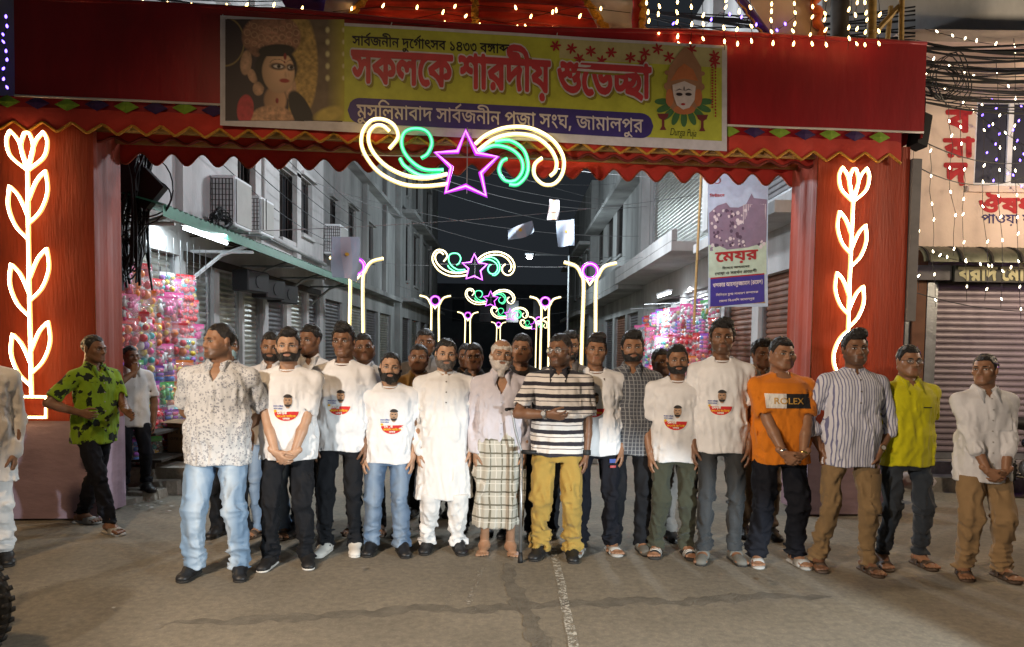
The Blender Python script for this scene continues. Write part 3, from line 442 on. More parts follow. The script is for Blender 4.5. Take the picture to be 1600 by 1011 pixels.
  'may2': (1138, '195 -25 -7 10 3 6 9 2 6 -3 1 -9 -3 -4|953 -8 -4 10 14 7 3 7 -3 39 4 11 -110 0 0 -70 -11 -4 -11 10 -38 -1 -17 9 -5 13 4 15 10 -3 1 -15 6 -4 47 -2 0 30 -5 7 -33 -29 -9 9 5 7 0 7 -13 0 -10 10 5 9 19 14 18 2 22 -15 1 20 3 3 7 -1 3 -7 132 0 6 -3 3 10 7 1 6 -8 25 0 13 -8 15 9 17 -5 -2 7 -30 2 -11 12 9 14 30 6 19 -3 18 -7 10 -11 5 -16 13 -3 -1 -10 -12 -2 -3 -67 -11 3 0 65 -19 -1 0 -64 -4 -4 -10 3 -1 56 -4 7 -12 4 -8 -7 5 -9 12 -3 -1 -12 -12 1 -12 8 -11 -8 -9 -2 -4 11 14 7 1 10 -9 4 -20 -1 0 -65 -11 -4 -3 4 0 58 -5 6 -6 1 -8 -11 2 -46 -8 -11|29 -3 -13 6 -10 14 -2 25 14 24 -21 1 1 13 121 0 9 -3 1 10 7 1 6 -8 89 0 7 -3 2 10 8 1 5 -8 13 -3 0 -10 -13 -2 -3 -67 -11 2 0 59 -7 7 -12 -1 0 -64 -3 -4 -10 1 -25 21 -22 6 -4 14 22 13 -21 9 -1 5 -14 -1 0 -64 -3 -4 -11 3 0 58 -5 7 -58 1 0 -25 37 21 10 -10 -6 -19 4 -32 -10 -4 -8 23 2 24 -34 -24 -9 8 -1 38 -8 0 -18 -14 -6 -22 7 -17 19 0 6 -9 -6 -5|484 -2 -2 40 -5 6 -6 -1 -13 -23 -9 -6 -10 0 -11 8 -5 7 1 3 8 5 8 -9 5 0 6 11 -7 16 -20 5 -1 6 -6 3 1 10 168 0 0 -11 -13 -3 -1 -67 -12 0 -3 18 -10 12 -10 5 -8 -2 -3 -5 12 -12 -4 -11 -14 5 -7 11 -1 11 8 12 10 4 -1 4 -9 7 -11 3 -1 6 -11 0 -1 -65|643 -2 -23 21 -24 9 -2 14 21 6 5 6 1 7 -6 5 -13 -1 -2 -5 4 -5 -8 -9 -10 12 5 16 10 5 13 1 16 -8 5 -11 0 -9 -7 -10 -11 -8 23 -15 1 68 9 0 4 -7 88 -1 0 -11 -13 -3 -1 -67 -11 0 -1 27 -16 14 -17 -1 0 -8 9 -8 -6 -10 -14 10 -5 12 5 12 13 8 14 -1 17 -9 0 22 -60 0 -2 -65|347 3 -18 6 -13 12 -12 21 -6 23 12 2 11 -29 12 -16 24 -5 9 4 2 11 -4 4 -10 -2 -4 9 15 11 1 11 -11 2 -15 -9 0 -6 6 -3 -6 -11 -13 8 -1 14 10 13 15 7 15 0 11 -7 4 -17 -5 -12 7 -12 -2 -13 -13 -13|916 4 -14 3 -15 10 -11 17 -8 25 12 3 16 -34 18 -10 18 4 3 19 -6 8 -11 2 -4 -13 -10 -2 -4 6 3 15 10 6 13 1 17 -10 7 -17 -5 -20 -14 -11|204 19 2 47 -25 0 14 -11 1 -8 -20 -12|558 34 1 32 -25 0 11 -22|814 50 14 11 -3 3 -12 3 -14 -6 10 -4|461 52 10 6 11 -3 0 11 -32 0|622 78 -6 12 44 25 3 -10|1094 80 19 1 -3 9 -11 9 -36 4 -12 -4 31 -3 8 -5'),
  'may3': (1680, '832 -37 -18 13 -12 -11 -18 0 -9 7 -3 13 10 11 20 1 4 6 9 0 3 -3 1 -10 22 -17|789 -22 8 0 3 4 -12 1|1294 -20 -9 12 -8 20 -4 35 5 26 7 15 8 13 11 1 3 -4 -15 -36 -2 -32 7 -26 10 -21 -3 -3|1638 -20 -3 4 15 36 2 32 -5 22 -12 24 3 3 9 1 8 -8 9 -22 5 -38 -4 -23 -10 -22 -6 -9|646 -11 -33 20 -24 8 0 9 3 4 28 -1 10 9 -3 8 -11 5 -9 -2 -3 -9 -11 -2 -2 14 10 10 -5 4 -20 -1 0 -64 -4 -4 -9 0 -3 3 0 59 -7 7 -10 -2 -2 -66 -12 0 -17 19 -17 -8 -21 1 -11 6 -9 11 -11 20 -1 10 12 3 13 -27 7 -6 9 -3 17 3 2 17 -4 5 -8 1 -3 -1 -1 -10 -12 -2 -3 13 6 13 -5 3 -33 0 -3 3 -1 7 5 5 113 0 7 -3 1 9 7 2 7 -8 162 0 7 -3 2 9 8 2 6 -8 251 0 7 -3 2 9 8 2 6 -8 88 0 8 -3 1 9 7 2 7 -8 85 0 4 -5 -1 -9 -12 -3 0 -63 -5 -4 -9 1 -2 27 -15 13 -16 0 0 -8 10 -8 -8 -11 -15 11 -4 12 4 12 13 9 16 -1 15 -9 -1 21 -58 -1 0 -64 -4 -4 -9 0 -3 3 0 58 -7 7 -11 -1 0 -63 -4 -4 -10 1 -1 15 -19 18 -10 0 -3 -5 1 -5 10 -7 -4 -12 -9 2 -9 7 -5 11 1 10 7 10 10 6 -7 8 -13 3 -1 6 -11 -1 0 -63 -4 -4 -8 0 -4 4 0 57 -5 7 -92 0 6 -2 21 1 24 -7 25 -1 6 -10 -5 -18 4 -26 -11 -6 -4 3 -4 16 0 27 -14 0 7 -8 0 -15 -5 -11 -14 -9 -23 1 -20 14 -17 -7 -14 1 -12 5 -16 17 -9 23 1 7 12 2 11 -27 11 -10 17 -2 8 9 -1 3 -9 -4 -11 -1 -11 8 -3 12 7 16 -43 -1 0 -64 -4 -4 -11 1 -1 28 -14 12 -13 2 -4 -2 0 -7 10 -9 -8 -11 -14 9 -5 12 3 12 12 10 17 0 16 -8 0 19 -60 0 0 -64 -4 -4 -8 0 -4 4 0 59 -6 5 -10 0 -1 -64 -3 -4 -8 0 -5 4 0 37 -4 5 -5 -2 -17 -25 -13 -3 -11 5 -9 12 10 7 9 -9 6 2 4 7 -5 16 -22 6 -2 7 -34 -1 16 -5 10 -14 -1 -17 -14 -13 25 -16|179 -4 -4 8 -4 16 2 23 -32 -24 -10 7 -2 12 -14 9 -8 -1 -2 -4 9 -11 -4 -10 -4 -1 -12 8 -4 10 0 8 5 10 11 6 10 0 14 -7 -1 11 -51 -1 0 -64 -4 -4 -9 0 -19 19 -28 12 -2 14 23 7 4 10 -16 -8 -17 3 -7 12 5 14 12 -3 0 -11 8 1 11 12 7 2 4 -3 7 -11 2 -11 -7 -14 -11 -8 21 -13 0 64 4 4 7 -1 4 -7 224 0 7 -3 1 9 8 2 7 -8 83 0 4 -4 -1 -10 -11 -3 0 -63 -5 -4 -10 1 -21 22 -22 8 -7 14 45 23 -55 0 0 -64 -4 -4 -9 0 -3 4 -2 62 -5 3 -33 -1 22 -13 6 -9 0 -11 -4 -10 -7 -4 -17 0 0 12 12 3 1 6 -7 8 -11 3 0 -50 -3 -3 -9 0 -19 20 -25 11 -7 14 46 23 -100 0 0 -22 36 20 11 -9 -6 -22 4 -30 -3 -4|354 -4 -7 4 -2 8 5 7 6 2 8 -5 2 -7 -4 -7|1336 -4 -6 3 -3 8 4 7 7 3 8 -5 2 -8 -5 -6|1444 -4 -17 10 -8 19 1 21 12 19 -51 0 0 -19 7 -13 8 -1 2 4 -1 6 -10 7 1 8 4 3 18 -11 3 -16 -3 -8 -8 -6 -8 -2 -13 5 -1 -22 -3 -3 -8 0 -21 20 -25 11 -6 13 14 11 30 13 -47 1 -3 4 0 7 3 3 314 1 3 -4 -1 -10 -11 -3 0 -63 -3 -4 -10 0 -3 3 0 38 -3 4 -10 1 -2 -11 -9 -2 -9 14 -6 2 -7 -2 -1 -10 13 -9 -7 -12 -18 12 -5 13 4 13 11 8 14 1 13 -6 9 5 13 -3 0 9 -75 0 -1 -64 -3 -4 -8 0 -4 3 -1 14 -18 17 -7 1 -6 -4 1 -7 10 -7 -3 -12 -4 -1 -14 9 -6 13 1 11 6 7 11 6 -5 8 -15 4 -2 6 -3 1 -8 -4 -10 -11 -5 -13 0 -12 6 -12 5 -2 14 2 7 -10 -8 -6|941 14 18 2 3 10 -10 -5 -16 3 -8 12 1 11 -14 5 -12 11 -13 -9 -2 -7 3 -2 16 8 12 -4 6 -22 5 -7|247 23 0 26 -24 -10|381 23 1 27 -25 -11|525 24 2 41 -33 0 11 -3 8 -8 5 -10 0 -14|1362 24 3 1 -1 25 -25 -11|945 36 7 1 9 7 -14 3 -4 -5|1095 37 2 28 -23 0 10 -20|1510 37 1 28 -22 0 7 -11 2 -9|691 53 11 6 9 -3 0 9 -28 0'),
  'may4': (1495, '433 -35 -12 7 -1 16 10 8 18 0 4 7 10 -1 1 -12 23 -18 -8 -8 -18 13 -14 -12|270 -25 -5 5 -1 6 4 6 8 1 7 -10 -4 -6|434 -23 8 0 5 6 -13 1|582 -8 -11 15 -10 5 -8 -1 7 -7 -5 -10 -13 7 -3 12 9 12 1 22 -18 18 -18 -1 17 -5 6 -16 -10 -16 -15 -7 -6 11 12 7 4 8 -3 3 -15 -3 -9 8 -3 4 7 10 22 13 14 -3 14 -10 1 17 3 3 7 -1 3 -7 43 -1 0 -11 -11 -3 -1 -70|326 -3 -8 10 10 9 7 -3 3 -9 -4 -6|893 -3 -6 3 -2 8 11 8 7 -4 2 -7 -4 -7|1375 -3 -7 20 2 27 -36 -24 -8 7 -1 39 -17 -1 0 -64 -3 -4 -10 3 0 58 -6 7 -13 1 -1 -65 -11 -4 -3 4 0 43 -4 7 -33 -29 -9 9 6 9 -3 7 -8 -1 -5 -7 -10 -4 -11 1 -23 11 2 -9 -8 -9 -8 8 -2 12 5 8 9 5 -7 4 -20 0 0 -65 -12 -3 -2 40 -5 6 -6 -3 -13 -20 -9 -7 -10 0 -10 6 -5 12 8 4 13 -8 7 7 -2 10 -5 9 -21 6 0 6 -7 3 0 8 3 3 142 0 10 -10 14 9 12 2 27 -15 0 19 3 3 8 -1 3 -7 19 -3 4 11 7 -1 4 -7 187 0 2 -4 -2 -9 -38 -1 22 -10 7 -8 4 -14 -7 -13 -19 -3 -1 12 11 2 2 5 -6 9 -13 5 0 -50 -4 -4 -10 1 -24 25 -18 5 -6 13 47 25 -102 0 0 -24 36 20 11 -10 -6 -18 3 -33|12 -2 -3 67 -12 2 -1 9 8 4 -4 8 12 17 19 11 29 -4 29 -21 -7 -9 -26 18 -18 3 -10 -2 -9 -9 -3 -6 5 -6 101 0 -3 8 12 18 13 8 17 3 29 -11 17 -13 -1 -5 -6 -5 -26 17 -17 3 -10 -2 -10 -9 -3 -6 6 -6 240 0 3 -4 -1 -9 -12 -2 0 -64 -3 -4 -10 1 -17 19 -26 11 -6 14 45 24 -58 0 0 -65 -3 -4 -10 1 -26 21 -20 6 -4 14 22 13 -22 9 -1 5 -14 -1 0 -64 -3 -4 -10 1 -1 28 -13 12 -8 3 -11 -3 -1 -7 10 -9 -7 -10 -13 8 -5 12 5 16 12 6 12 0 18 -10 0 22 -60 0 -1 -65 -3 -4 -10 4 0 65 -19 0 -1 -65 -10 -4 -4 4 -2 41 -7 1 -19 -27 -15 -2 -16 16 10 7 8 -9 5 0 6 8 -4 15 -23 9 -1 6 -12 0 -1 -65|469 -2 -20 17 -28 10 -4 14 22 13 -29 15 0 12 83 0 0 -11 -13 -3 0 -65|710 -2 -3 41 -5 5 -6 -2 -12 -21 -9 -7 -13 1 -10 8 -4 7 7 5 3 2 12 -10 7 11 -8 17 -20 5 0 6 -6 3 1 10 88 1 8 -3 2 10 6 1 6 -8 13 -1 0 -11 -12 -3 -1 -67 -13 2 -1 58 -5 7 -13 1 -1 -65|818 -2 -20 20 -27 14 -4 10 14 10 -5 16 6 9 10 4 10 -2 -1 -11 -11 -4 5 -6 19 8 4 14 30 -3 3 11 8 -1 3 -7 87 -1 0 -11 -12 -3 -1 -67 -12 0 -17 19 -27 11 -6 14 48 24 -60 0 0 -65 -11 -4 -3 4 0 59 -5 5 -13 1 -1 -65|1003 -2 -3 49 -4 6 -14 12 -15 -1 -2 -12 18 -8 -2 -12 -5 0 -22 11 -5 17 9 15 12 6 13 -2 17 -11 0 18 8 2 5 -8 13 -1 1 -9 -12 -4 -1 -65|578 17 1 48 -15 1 -1 -40|280 19 1 47 -25 0 14 -10 2 -8 -20 -13|465 19 2 47 -25 0 13 -10 2 -8 -20 -13|354 22 2 29 -28 -12|814 22 0 29 -27 -12|921 22 1 29 -28 -12|1443 22 0 28 -27 -12|610 30 -3 3 3 11 31 -3 -2 -11|1186 49 10 1 -1 14 -23 2 3 -11|1233 49 12 14 -13 4 -14 -6 11 -5|73 52 11 6 10 -3 0 11 -31 0|686 52 11 6 10 -3 0 11 -31 0|1097 52 11 6 10 -3 0 11 -32 0'),
  'may5': (1262, '1175 -36 -18 13 -12 -11 -19 0 -9 7 -1 12 9 10 20 1 4 6 9 0 3 -12 22 -17|1131 -23 9 0 5 6 -15 1|29 -3 -13 6 -10 14 -2 25 14 24 -21 1 1 13 252 0 8 -3 1 10 7 1 6 -8 13 -3 -1 -10 -11 -2 -3 -67 -11 2 -1 58 -8 8 -11 -1 0 -64 -3 -4 -10 3 -1 38 -4 5 -9 1 -3 -12 -9 -1 -9 13 -13 1 -1 -11 13 -9 -6 -11 -18 11 -5 13 3 12 9 8 17 2 12 -7 10 5 13 -3 0 11 -108 0 8 -5 18 -2 7 -9 -5 -20 4 -28 -10 -5 -8 25 3 24 -22 6 -10 11 -10 -7 -4 -12 10 0 10 7 8 -2 6 -5 2 -14 -5 -14 -7 -6 -26 -4 -12 4 -13 11 -11 19 -5 19 13 2 9 -25 16 -15 14 -2 9 3 4 13 -22 -5 -11 6 -4 15 9 15 -40 0 -18 -14 -6 -22 7 -17 19 0 6 -9 -6 -5|843 -3 -7 25 2 24 -20 6 -11 11 -7 -5 -7 -8 0 -6 9 0 11 7 12 -4 4 -14 -2 -11 -13 -14 -29 -1 -22 18 -13 34 13 2 9 -25 16 -15 14 -2 9 3 4 12 -14 -4 -16 3 -7 10 0 8 10 15 -41 1 -3 3 3 10 116 0 9 -3 1 10 7 1 6 -8 88 0 8 -3 2 10 7 1 7 -8 100 0 3 -3 -1 -10 -11 -2 0 -64 -4 -4 -10 3 -1 38 -7 6 -7 -1 -2 -11 -9 -1 -9 14 -12 0 -3 -5 2 -6 12 -9 -5 -11 -15 7 -8 13 0 11 7 11 16 4 17 -7 9 5 14 -3 -1 11 -75 0 -1 -65 -3 -4 -11 3 0 58 -6 7 -13 1 0 -65 -11 -4 -3 3 0 13 -19 19 -14 -4 0 -7 11 -7 -4 -11 -17 8 -5 11 1 10 6 9 11 5 0 3 -6 7 -15 4 -1 6 -12 0 0 -65 -11 -4 -3 4 -1 60 -8 5 -40 0 7 -5 20 -2 5 -9 -5 -20 4 -28|1209 -3 -6 3 -2 8 10 8 7 -4 3 -7 -3 -6|327 -2 -3 67 -12 2 -1 9 8 4 -4 8 13 18 17 10 17 0 20 -8 22 -16 -6 -10 -28 18 -17 3 -17 -8 -5 -8 4 -7 90 -1 0 -11 -12 -3 -1 -67 -12 0 -18 19 -26 11 -6 14 48 24 -59 0 -1 -65|496 -2 -8 10 -38 -2 -15 6 -9 15 2 21 12 -2 1 -18 5 -6 37 0 11 -3 -2 47 -16 -2 -9 -11 0 -7 12 -3 -2 -11 -18 2 -6 8 -1 9 6 15 15 11 15 4 15 -6 5 -11 0 -63|572 -2 -3 28 -15 12 -13 3 -5 -3 1 -9 9 -7 -7 -10 -14 9 -4 10 3 15 13 8 17 -1 14 -9 1 22 -53 1 -2 12 83 1 -4 8 10 16 12 9 13 4 23 -4 30 -20 -6 -11 -31 19 -12 2 -15 -5 -8 -12 5 -6 14 -1 2 -9 -14 -5 0 -65 -3 -3 -11 3 0 66 -18 0 -1 -65|694 -2 -2 46 -5 7 -33 -29 -9 9 5 7 0 7 -12 0 -10 10 4 9 13 11 24 5 23 -15 2 23 8 -1 3 -7 13 -1 0 -11 -13 -3 0 -65|1166 -2 -4 49 -6 3 -25 -25 -7 -2 -7 8 6 14 -13 1 -11 10 14 16 24 9 13 -4 13 -11 1 19 3 3 7 -1 4 -7 87 -1 0 -11 -13 -3 -1 -67 -11 0 -20 21 -24 9 -6 14 48 24 -59 0 -1 -65|397 22 1 29 -27 -12|1237 22 1 29 -28 -12|948 35 2 31 -26 0 7 -8 4 -14|664 49 12 11 -1 4 -13 3 -14 -6 10 -4|1135 49 13 14 -14 4 -14 -6 12 -5'),
  'may0': (406, '316 -3 -17 10 -8 17 1 20 12 22 -63 0 8 -9 27 -5 7 -12 -2 -12 -9 -16 -22 -12 -13 2 -9 9 -3 55 -18 0 0 -65 -4 -4 -10 3 -1 58 -5 7 -14 1 0 -65 -11 -4 -21 22 -24 9 -6 14 47 24 -59 0 0 -65 -11 -4 -4 4 0 25 -13 12 -7 3 -12 -3 0 -7 10 -9 -7 -10 -13 8 -6 12 5 16 12 6 12 0 19 -10 0 22 -60 0 -1 -65 -11 -3 -3 67 -12 2 -1 10 8 3 -4 8 12 17 23 12 25 -5 29 -21 -7 -9 -26 18 -18 3 -10 -2 -9 -9 -3 -6 5 -6 117 0 -3 10 42 26 6 -10 -36 -26 37 0 8 -3 1 10 7 1 6 -8 200 0 2 -12 -12 -3 -1 -67 -12 0 -1 27 -16 14 -12 2 -5 -5 1 -7 9 -7 -7 -10 -8 4 -10 14 3 16 13 8 18 -1 14 -9 0 22 -53 0 -19 -15 -4 -26 6 -12 19 0 6 -9 -7 -6|243 14 10 1 11 8 4 17 -28 7 0 -25|158 22 1 29 -28 -12'),
  'bo': (74, '52 -6 -4 2 -7 11 -11 9 -10 5 -12 4 -4 2 -6 15 2 4 30 16 -31 1 -4 1 -3 6 0 7 3 5 4 2 75 0 6 -3 1 -5 0 -6 -1 -5 -5 -2 -6 0 -1 -1 0 -62 -2 -4 -2 -1 -3 -1|45 30 1 -1 1 2 -1 15 -8 -3 -7 -4'),
  'ra': (108, '21 -7 -6 2 -3 3 -2 6 -1 4 4 7 9 5 -17 6 -2 4 -5 12 3 5 29 15 -31 1 -4 1 -3 6 0 6 2 6 5 2 76 0 5 -1 2 7 5 2 5 0 4 -2 4 -6 7 0 5 -3 2 -5 0 -6 -1 -5 -3 -1 -7 -1 -1 -1 0 -61 -3 -5 -5 -2 -7 0 -5 1 -1 3 -1 3 0 56 -1 3 -3 2 -7 1 -1 -1 0 -61 -2 -5 -5 -2 -8 0 -3 1 -2 1 -7 11 -5 4 -1 -1 1 -6 -3 -7 -6 -3|45 30 1 -1 1 2 -1 15 -8 -3 -7 -4'),
  'do': (75, '56 -7 -5 3 -5 14 -1 12 0 15 -7 -5 -18 -16 -5 0 -9 6 -2 5 0 35 -1 1 -7 1 -3 3 -1 3 0 6 3 6 4 2 76 0 5 -3 2 -5 0 -6 -2 -5 -5 -2 -9 -1 5 -6 2 -4 -4 -9 -3 -13 0 -10 4 -18 0 -3 -2 -2 -2 -2|25 50 23 12 -22 0'),
  'med': (263, '166 -6 -4 2 -8 8 -10 8 -8 4 -16 4 -5 2 -6 14 1 4 2 3 15 8 1 1 -16 6 -3 4 -9 -12 -13 -9 3 -9 0 -9 -3 -9 -7 -8 -7 -4 -12 -3 -14 1 -12 4 -10 6 -7 7 -7 10 -9 19 -5 16 1 3 2 3 8 3 4 0 4 -1 2 -3 4 -11 6 -16 10 -13 6 -4 7 -2 11 0 6 3 1 2 0 4 -1 2 -8 -3 -2 1 -3 2 -4 7 -2 -3 -4 -2 -7 2 -6 3 -3 3 -4 8 0 7 6 12 7 6 15 8 -12 5 -4 5 -3 4 -2 8 0 8 2 5 5 2 7 0 5 -2 3 -6 -1 -4 3 -4 24 -3 12 -3 6 -3 4 -4 5 -8 81 1 3 -1 3 -2 1 -5 0 -9 -4 -3 -8 -1 -1 -1 0 -62 -2 -4 -2 -1 -3 -1|242 -6 -5 2 -7 10 -10 8 -12 7 -10 3 -4 2 -7 14 0 2 1 4 10 6 2 1 -4 8 -1 6 4 8 5 5 3 2 8 2 5 0 8 -2 3 -6 -2 -8 1 -1 5 1 0 9 2 4 2 2 3 1 20 0 5 -2 2 -2 1 -4 0 -6 -2 -5 -2 -1 -8 -1 -1 -1 0 -62 -2 -4 -2 -1 -3 -1|159 27 1 0 0 5 -8 6 -4 1 -5 -3|234 30 1 1 0 15 -10 -4 -6 -3|53 50 7 2 4 2 3 3 0 6 -2 0 -6 0 -3 -1 -6 -3 -2 -3 4 -3|159 58 1 0 0 4 -6 0|88 70 0 2 -2 4 -3 2'),
  'get': (549, '258 -24 -5 5 0 6 4 5 6 1 6 -6 0 -6 -5 -5|514 -24 -6 4 0 6 6 7 5 0 5 -5 1 -7 -5 -5|68 -2 -2 3 0 43 -5 8 -33 -29 -8 8 5 7 0 8 -3 2 -11 -2 -9 10 0 2 16 16 8 4 8 2 10 -1 7 -3 15 -13 0 22 3 2 6 0 3 -8 12 0 9 -4 1 11 2 1 6 0 4 -8 11 0 2 -3 -1 -8 -12 -2 0 -66 -2 -2 -8 0 -2 2 -2 61 -5 5 -13 1 -2 -1 0 -65 -2 -3|272 -2 -12 12 -8 6 -11 5 -15 4 -2 2 -4 11 23 14 -10 5 -12 4 -1 1 0 5 -7 1 -1 8 1 3 81 0 9 -5 1 12 1 1 5 0 3 -1 2 -7 11 0 2 -1 0 -10 -13 -2 0 -66 -2 -2 -7 0 -3 3 0 57 -6 8 -13 1 -2 -1 0 -65 -2 -3|416 -2 -12 12 -8 6 -11 5 -15 4 -2 2 -4 11 23 14 -10 5 -12 4 -1 1 0 5 -7 1 -1 8 2 3 80 0 9 -5 1 12 1 1 5 0 3 -1 3 -7 88 0 3 -2 -1 -9 -12 -2 0 -65 -2 -3 -9 0 -10 11 -11 8 -26 9 -5 12 23 14 -9 5 -12 4 -2 1 1 4 0 1 -16 0 -1 -1 0 -65 -2 -3 -8 0 -2 3 0 57 -6 8 -14 1 -1 -66 -2 -3|174 4 -16 5 -16 13 -10 18 -8 23 7 3 5 0 13 -32 9 -11 12 -6 15 -1 6 3 3 3 2 6 -1 4 -4 5 -9 -3 -4 10 14 8 3 6 -2 8 -5 2 -6 0 -10 -4 -4 -4 -2 -4 0 -4 6 -3 -4 -10 -7 1 -6 6 -2 4 0 7 3 7 11 10 16 6 11 -1 8 -5 5 -9 0 -10 -6 -11 7 -10 1 -11 -4 -8 -9 -8 -12 -4|524 16 1 0 0 1 0 50 -29 0 17 -12 1 -8 -2 -2 -19 -11 14 -5 11 -7|268 17 1 0 1 1 -1 49 -27 0 16 -13 0 -7 -2 -2 -18 -9 -1 -2 17 -6|412 17 1 0 1 1 -1 49 -27 0 16 -13 0 -7 -2 -2 -18 -9 -1 -2 17 -6|36 47 15 13 1 2 -2 1 -7 4 -8 1 -9 -3 -6 -5 10 -3 5 -6'),
  'board': (769, '95 -6 -8 4 -3 9 2 5 5 5 9 2 -6 3 -13 4 -7 16 2 5 32 16 -41 0 0 -62 -3 -6 -11 -1 -3 2 -9 12 -9 8 -12 6 -12 3 -4 3 -5 14 1 3 34 18 -38 1 -3 6 0 7 3 5 154 1 4 -1 4 8 8 1 4 -1 4 -7 83 0 6 -3 1 -10 -3 -5 -4 -2 -11 0 8 -11 -4 -9 -2 -13 1 -16 3 -12 -4 -6 -10 -2 -5 3 -5 25 0 16 -13 -9 -13 -12 -5 0 -7 5 -3 5 0 35 -1 1 -10 0 -1 -1 0 -62 -1 -3 -4 -2 -12 0 -3 6 0 57 -4 5 -8 0 -1 -1 -1 -64 -5 -4 -11 1 -8 12 -9 7 2 -6 -2 -8 -4 -5|320 -6 -14 5 -8 8 -3 6 -4 14 0 10 4 16 6 10 -11 0 -5 3 -2 4 2 10 5 3 119 0 0 8 8 12 13 11 12 5 18 0 13 -5 10 -5 20 -15 0 -4 -3 -7 269 0 3 -2 3 -5 -1 -10 -4 -2 -8 -2 0 -61 -2 -4 -5 -3 -8 1 -5 3 -1 40 -4 3 -4 0 -1 -7 -3 -5 -10 -1 -4 3 -5 10 -6 3 -4 -2 -1 -6 11 -7 2 -5 -2 -8 -4 -5 -5 0 -9 5 -8 6 -6 14 1 10 2 5 5 6 5 3 9 3 -5 0 -37 0 6 -4 9 -10 4 -12 -1 -7 -4 -8 -9 -6 -11 -2 -8 2 -1 -16 -3 -4 -3 -2 -11 1 -8 12 -10 9 -11 6 -14 4 -6 13 -1 3 3 5 32 16 -36 0 -5 -2 -7 -5 -7 -13 -1 -19 4 -8 3 -2 17 1 7 -11 -5 -6 -13 -4 -8 0 -7 3 -11 9 -4 8 -4 10 0 16 4 11 6 11 0 1 -50 0 0 -18 3 1 11 12 10 2 2 -1 8 -13 3 -8 0 -11 -5 -15 -5 -6 -6 -4 -9 -4 -14 -1 -17 6 -15 12 -10 19 -5 16 -3 8 4 5 -7 0 -1 -1 -1 -62 -3 -5 -10 -1 -4 2 -3 5 0 61 -1 1 -11 0 -1 -1 0 -61 -3 -5 -11 -2 -4 2 -2 5 -1 12 -9 11 -10 6 -6 -1 -1 -4 2 -4 9 -5 0 -3 -3 -11 -6 -3 -12 6 -7 7 -2 4 -2 6 0 8 4 8 7 7 7 4 -4 4 -14 4 -4 6 -10 -6 -6 -7 -5 -15 1 -11 3 -7 5 -3 15 1 5 -5 2 -6 -2 -5 -6 -3 -8 -2|489 18 11 0 8 3 3 5 0 7 -6 -5 -10 -3 -11 2 -7 6 -2 6 -2 24 -12 0 5 -17 9 -17 6 -7|46 28 1 0 1 1 -1 18 -18 -8|120 28 2 0 0 1 0 18 -18 -8|621 28 1 0 1 1 -1 17 -15 -7|643 32 13 2 1 2 -1 4 -3 3 -9 5 -1 -2|382 42 1 -1 1 2 -1 20 -14 0 7 -17|207 48 26 15 -26 0|722 57 9 4 10 -1 0 2 -1 1 -34 0 9 -2|432 83 54 0 -14 11 -10 4 -9 2 -9 -1 -6 -3 -8 -9'),
  'tee1': (274, '164 -27 -7 5 -2 7 4 8 10 3 8 -5 2 -9 -7 -8|29 -5 -14 5 -11 15 -3 13 1 13 11 23 -18 2 -1 10 2 5 278 1 4 -2 0 -14 -12 -3 0 -62 -3 -5 -13 0 -18 20 -26 10 -5 11 -2 5 2 4 35 18 -44 0 0 -63 -6 -6 -10 1 -11 12 -15 9 -22 6 -5 17 19 12 -17 6 -3 6 -9 0 0 -63 -3 -5 -10 -1 -4 3 -3 17 -10 11 -8 4 -7 -1 -2 -3 11 -12 -4 -13 -9 0 -12 9 -5 11 0 9 4 8 13 10 -5 6 -14 4 -3 6 -10 -6 -7 -8 -4 -10 0 -15 5 -10 19 -1 7 -10 -6 -6|220 -5 -9 6 -1 7 4 7 8 3 10 -5 2 -9 -6 -8|171 24 2 39 -15 1 8 -8 1 -10 -2 -3 -14 -8|245 28 2 0 0 20 -20 -9|93 40 2 24 -18 0 8 -18'),
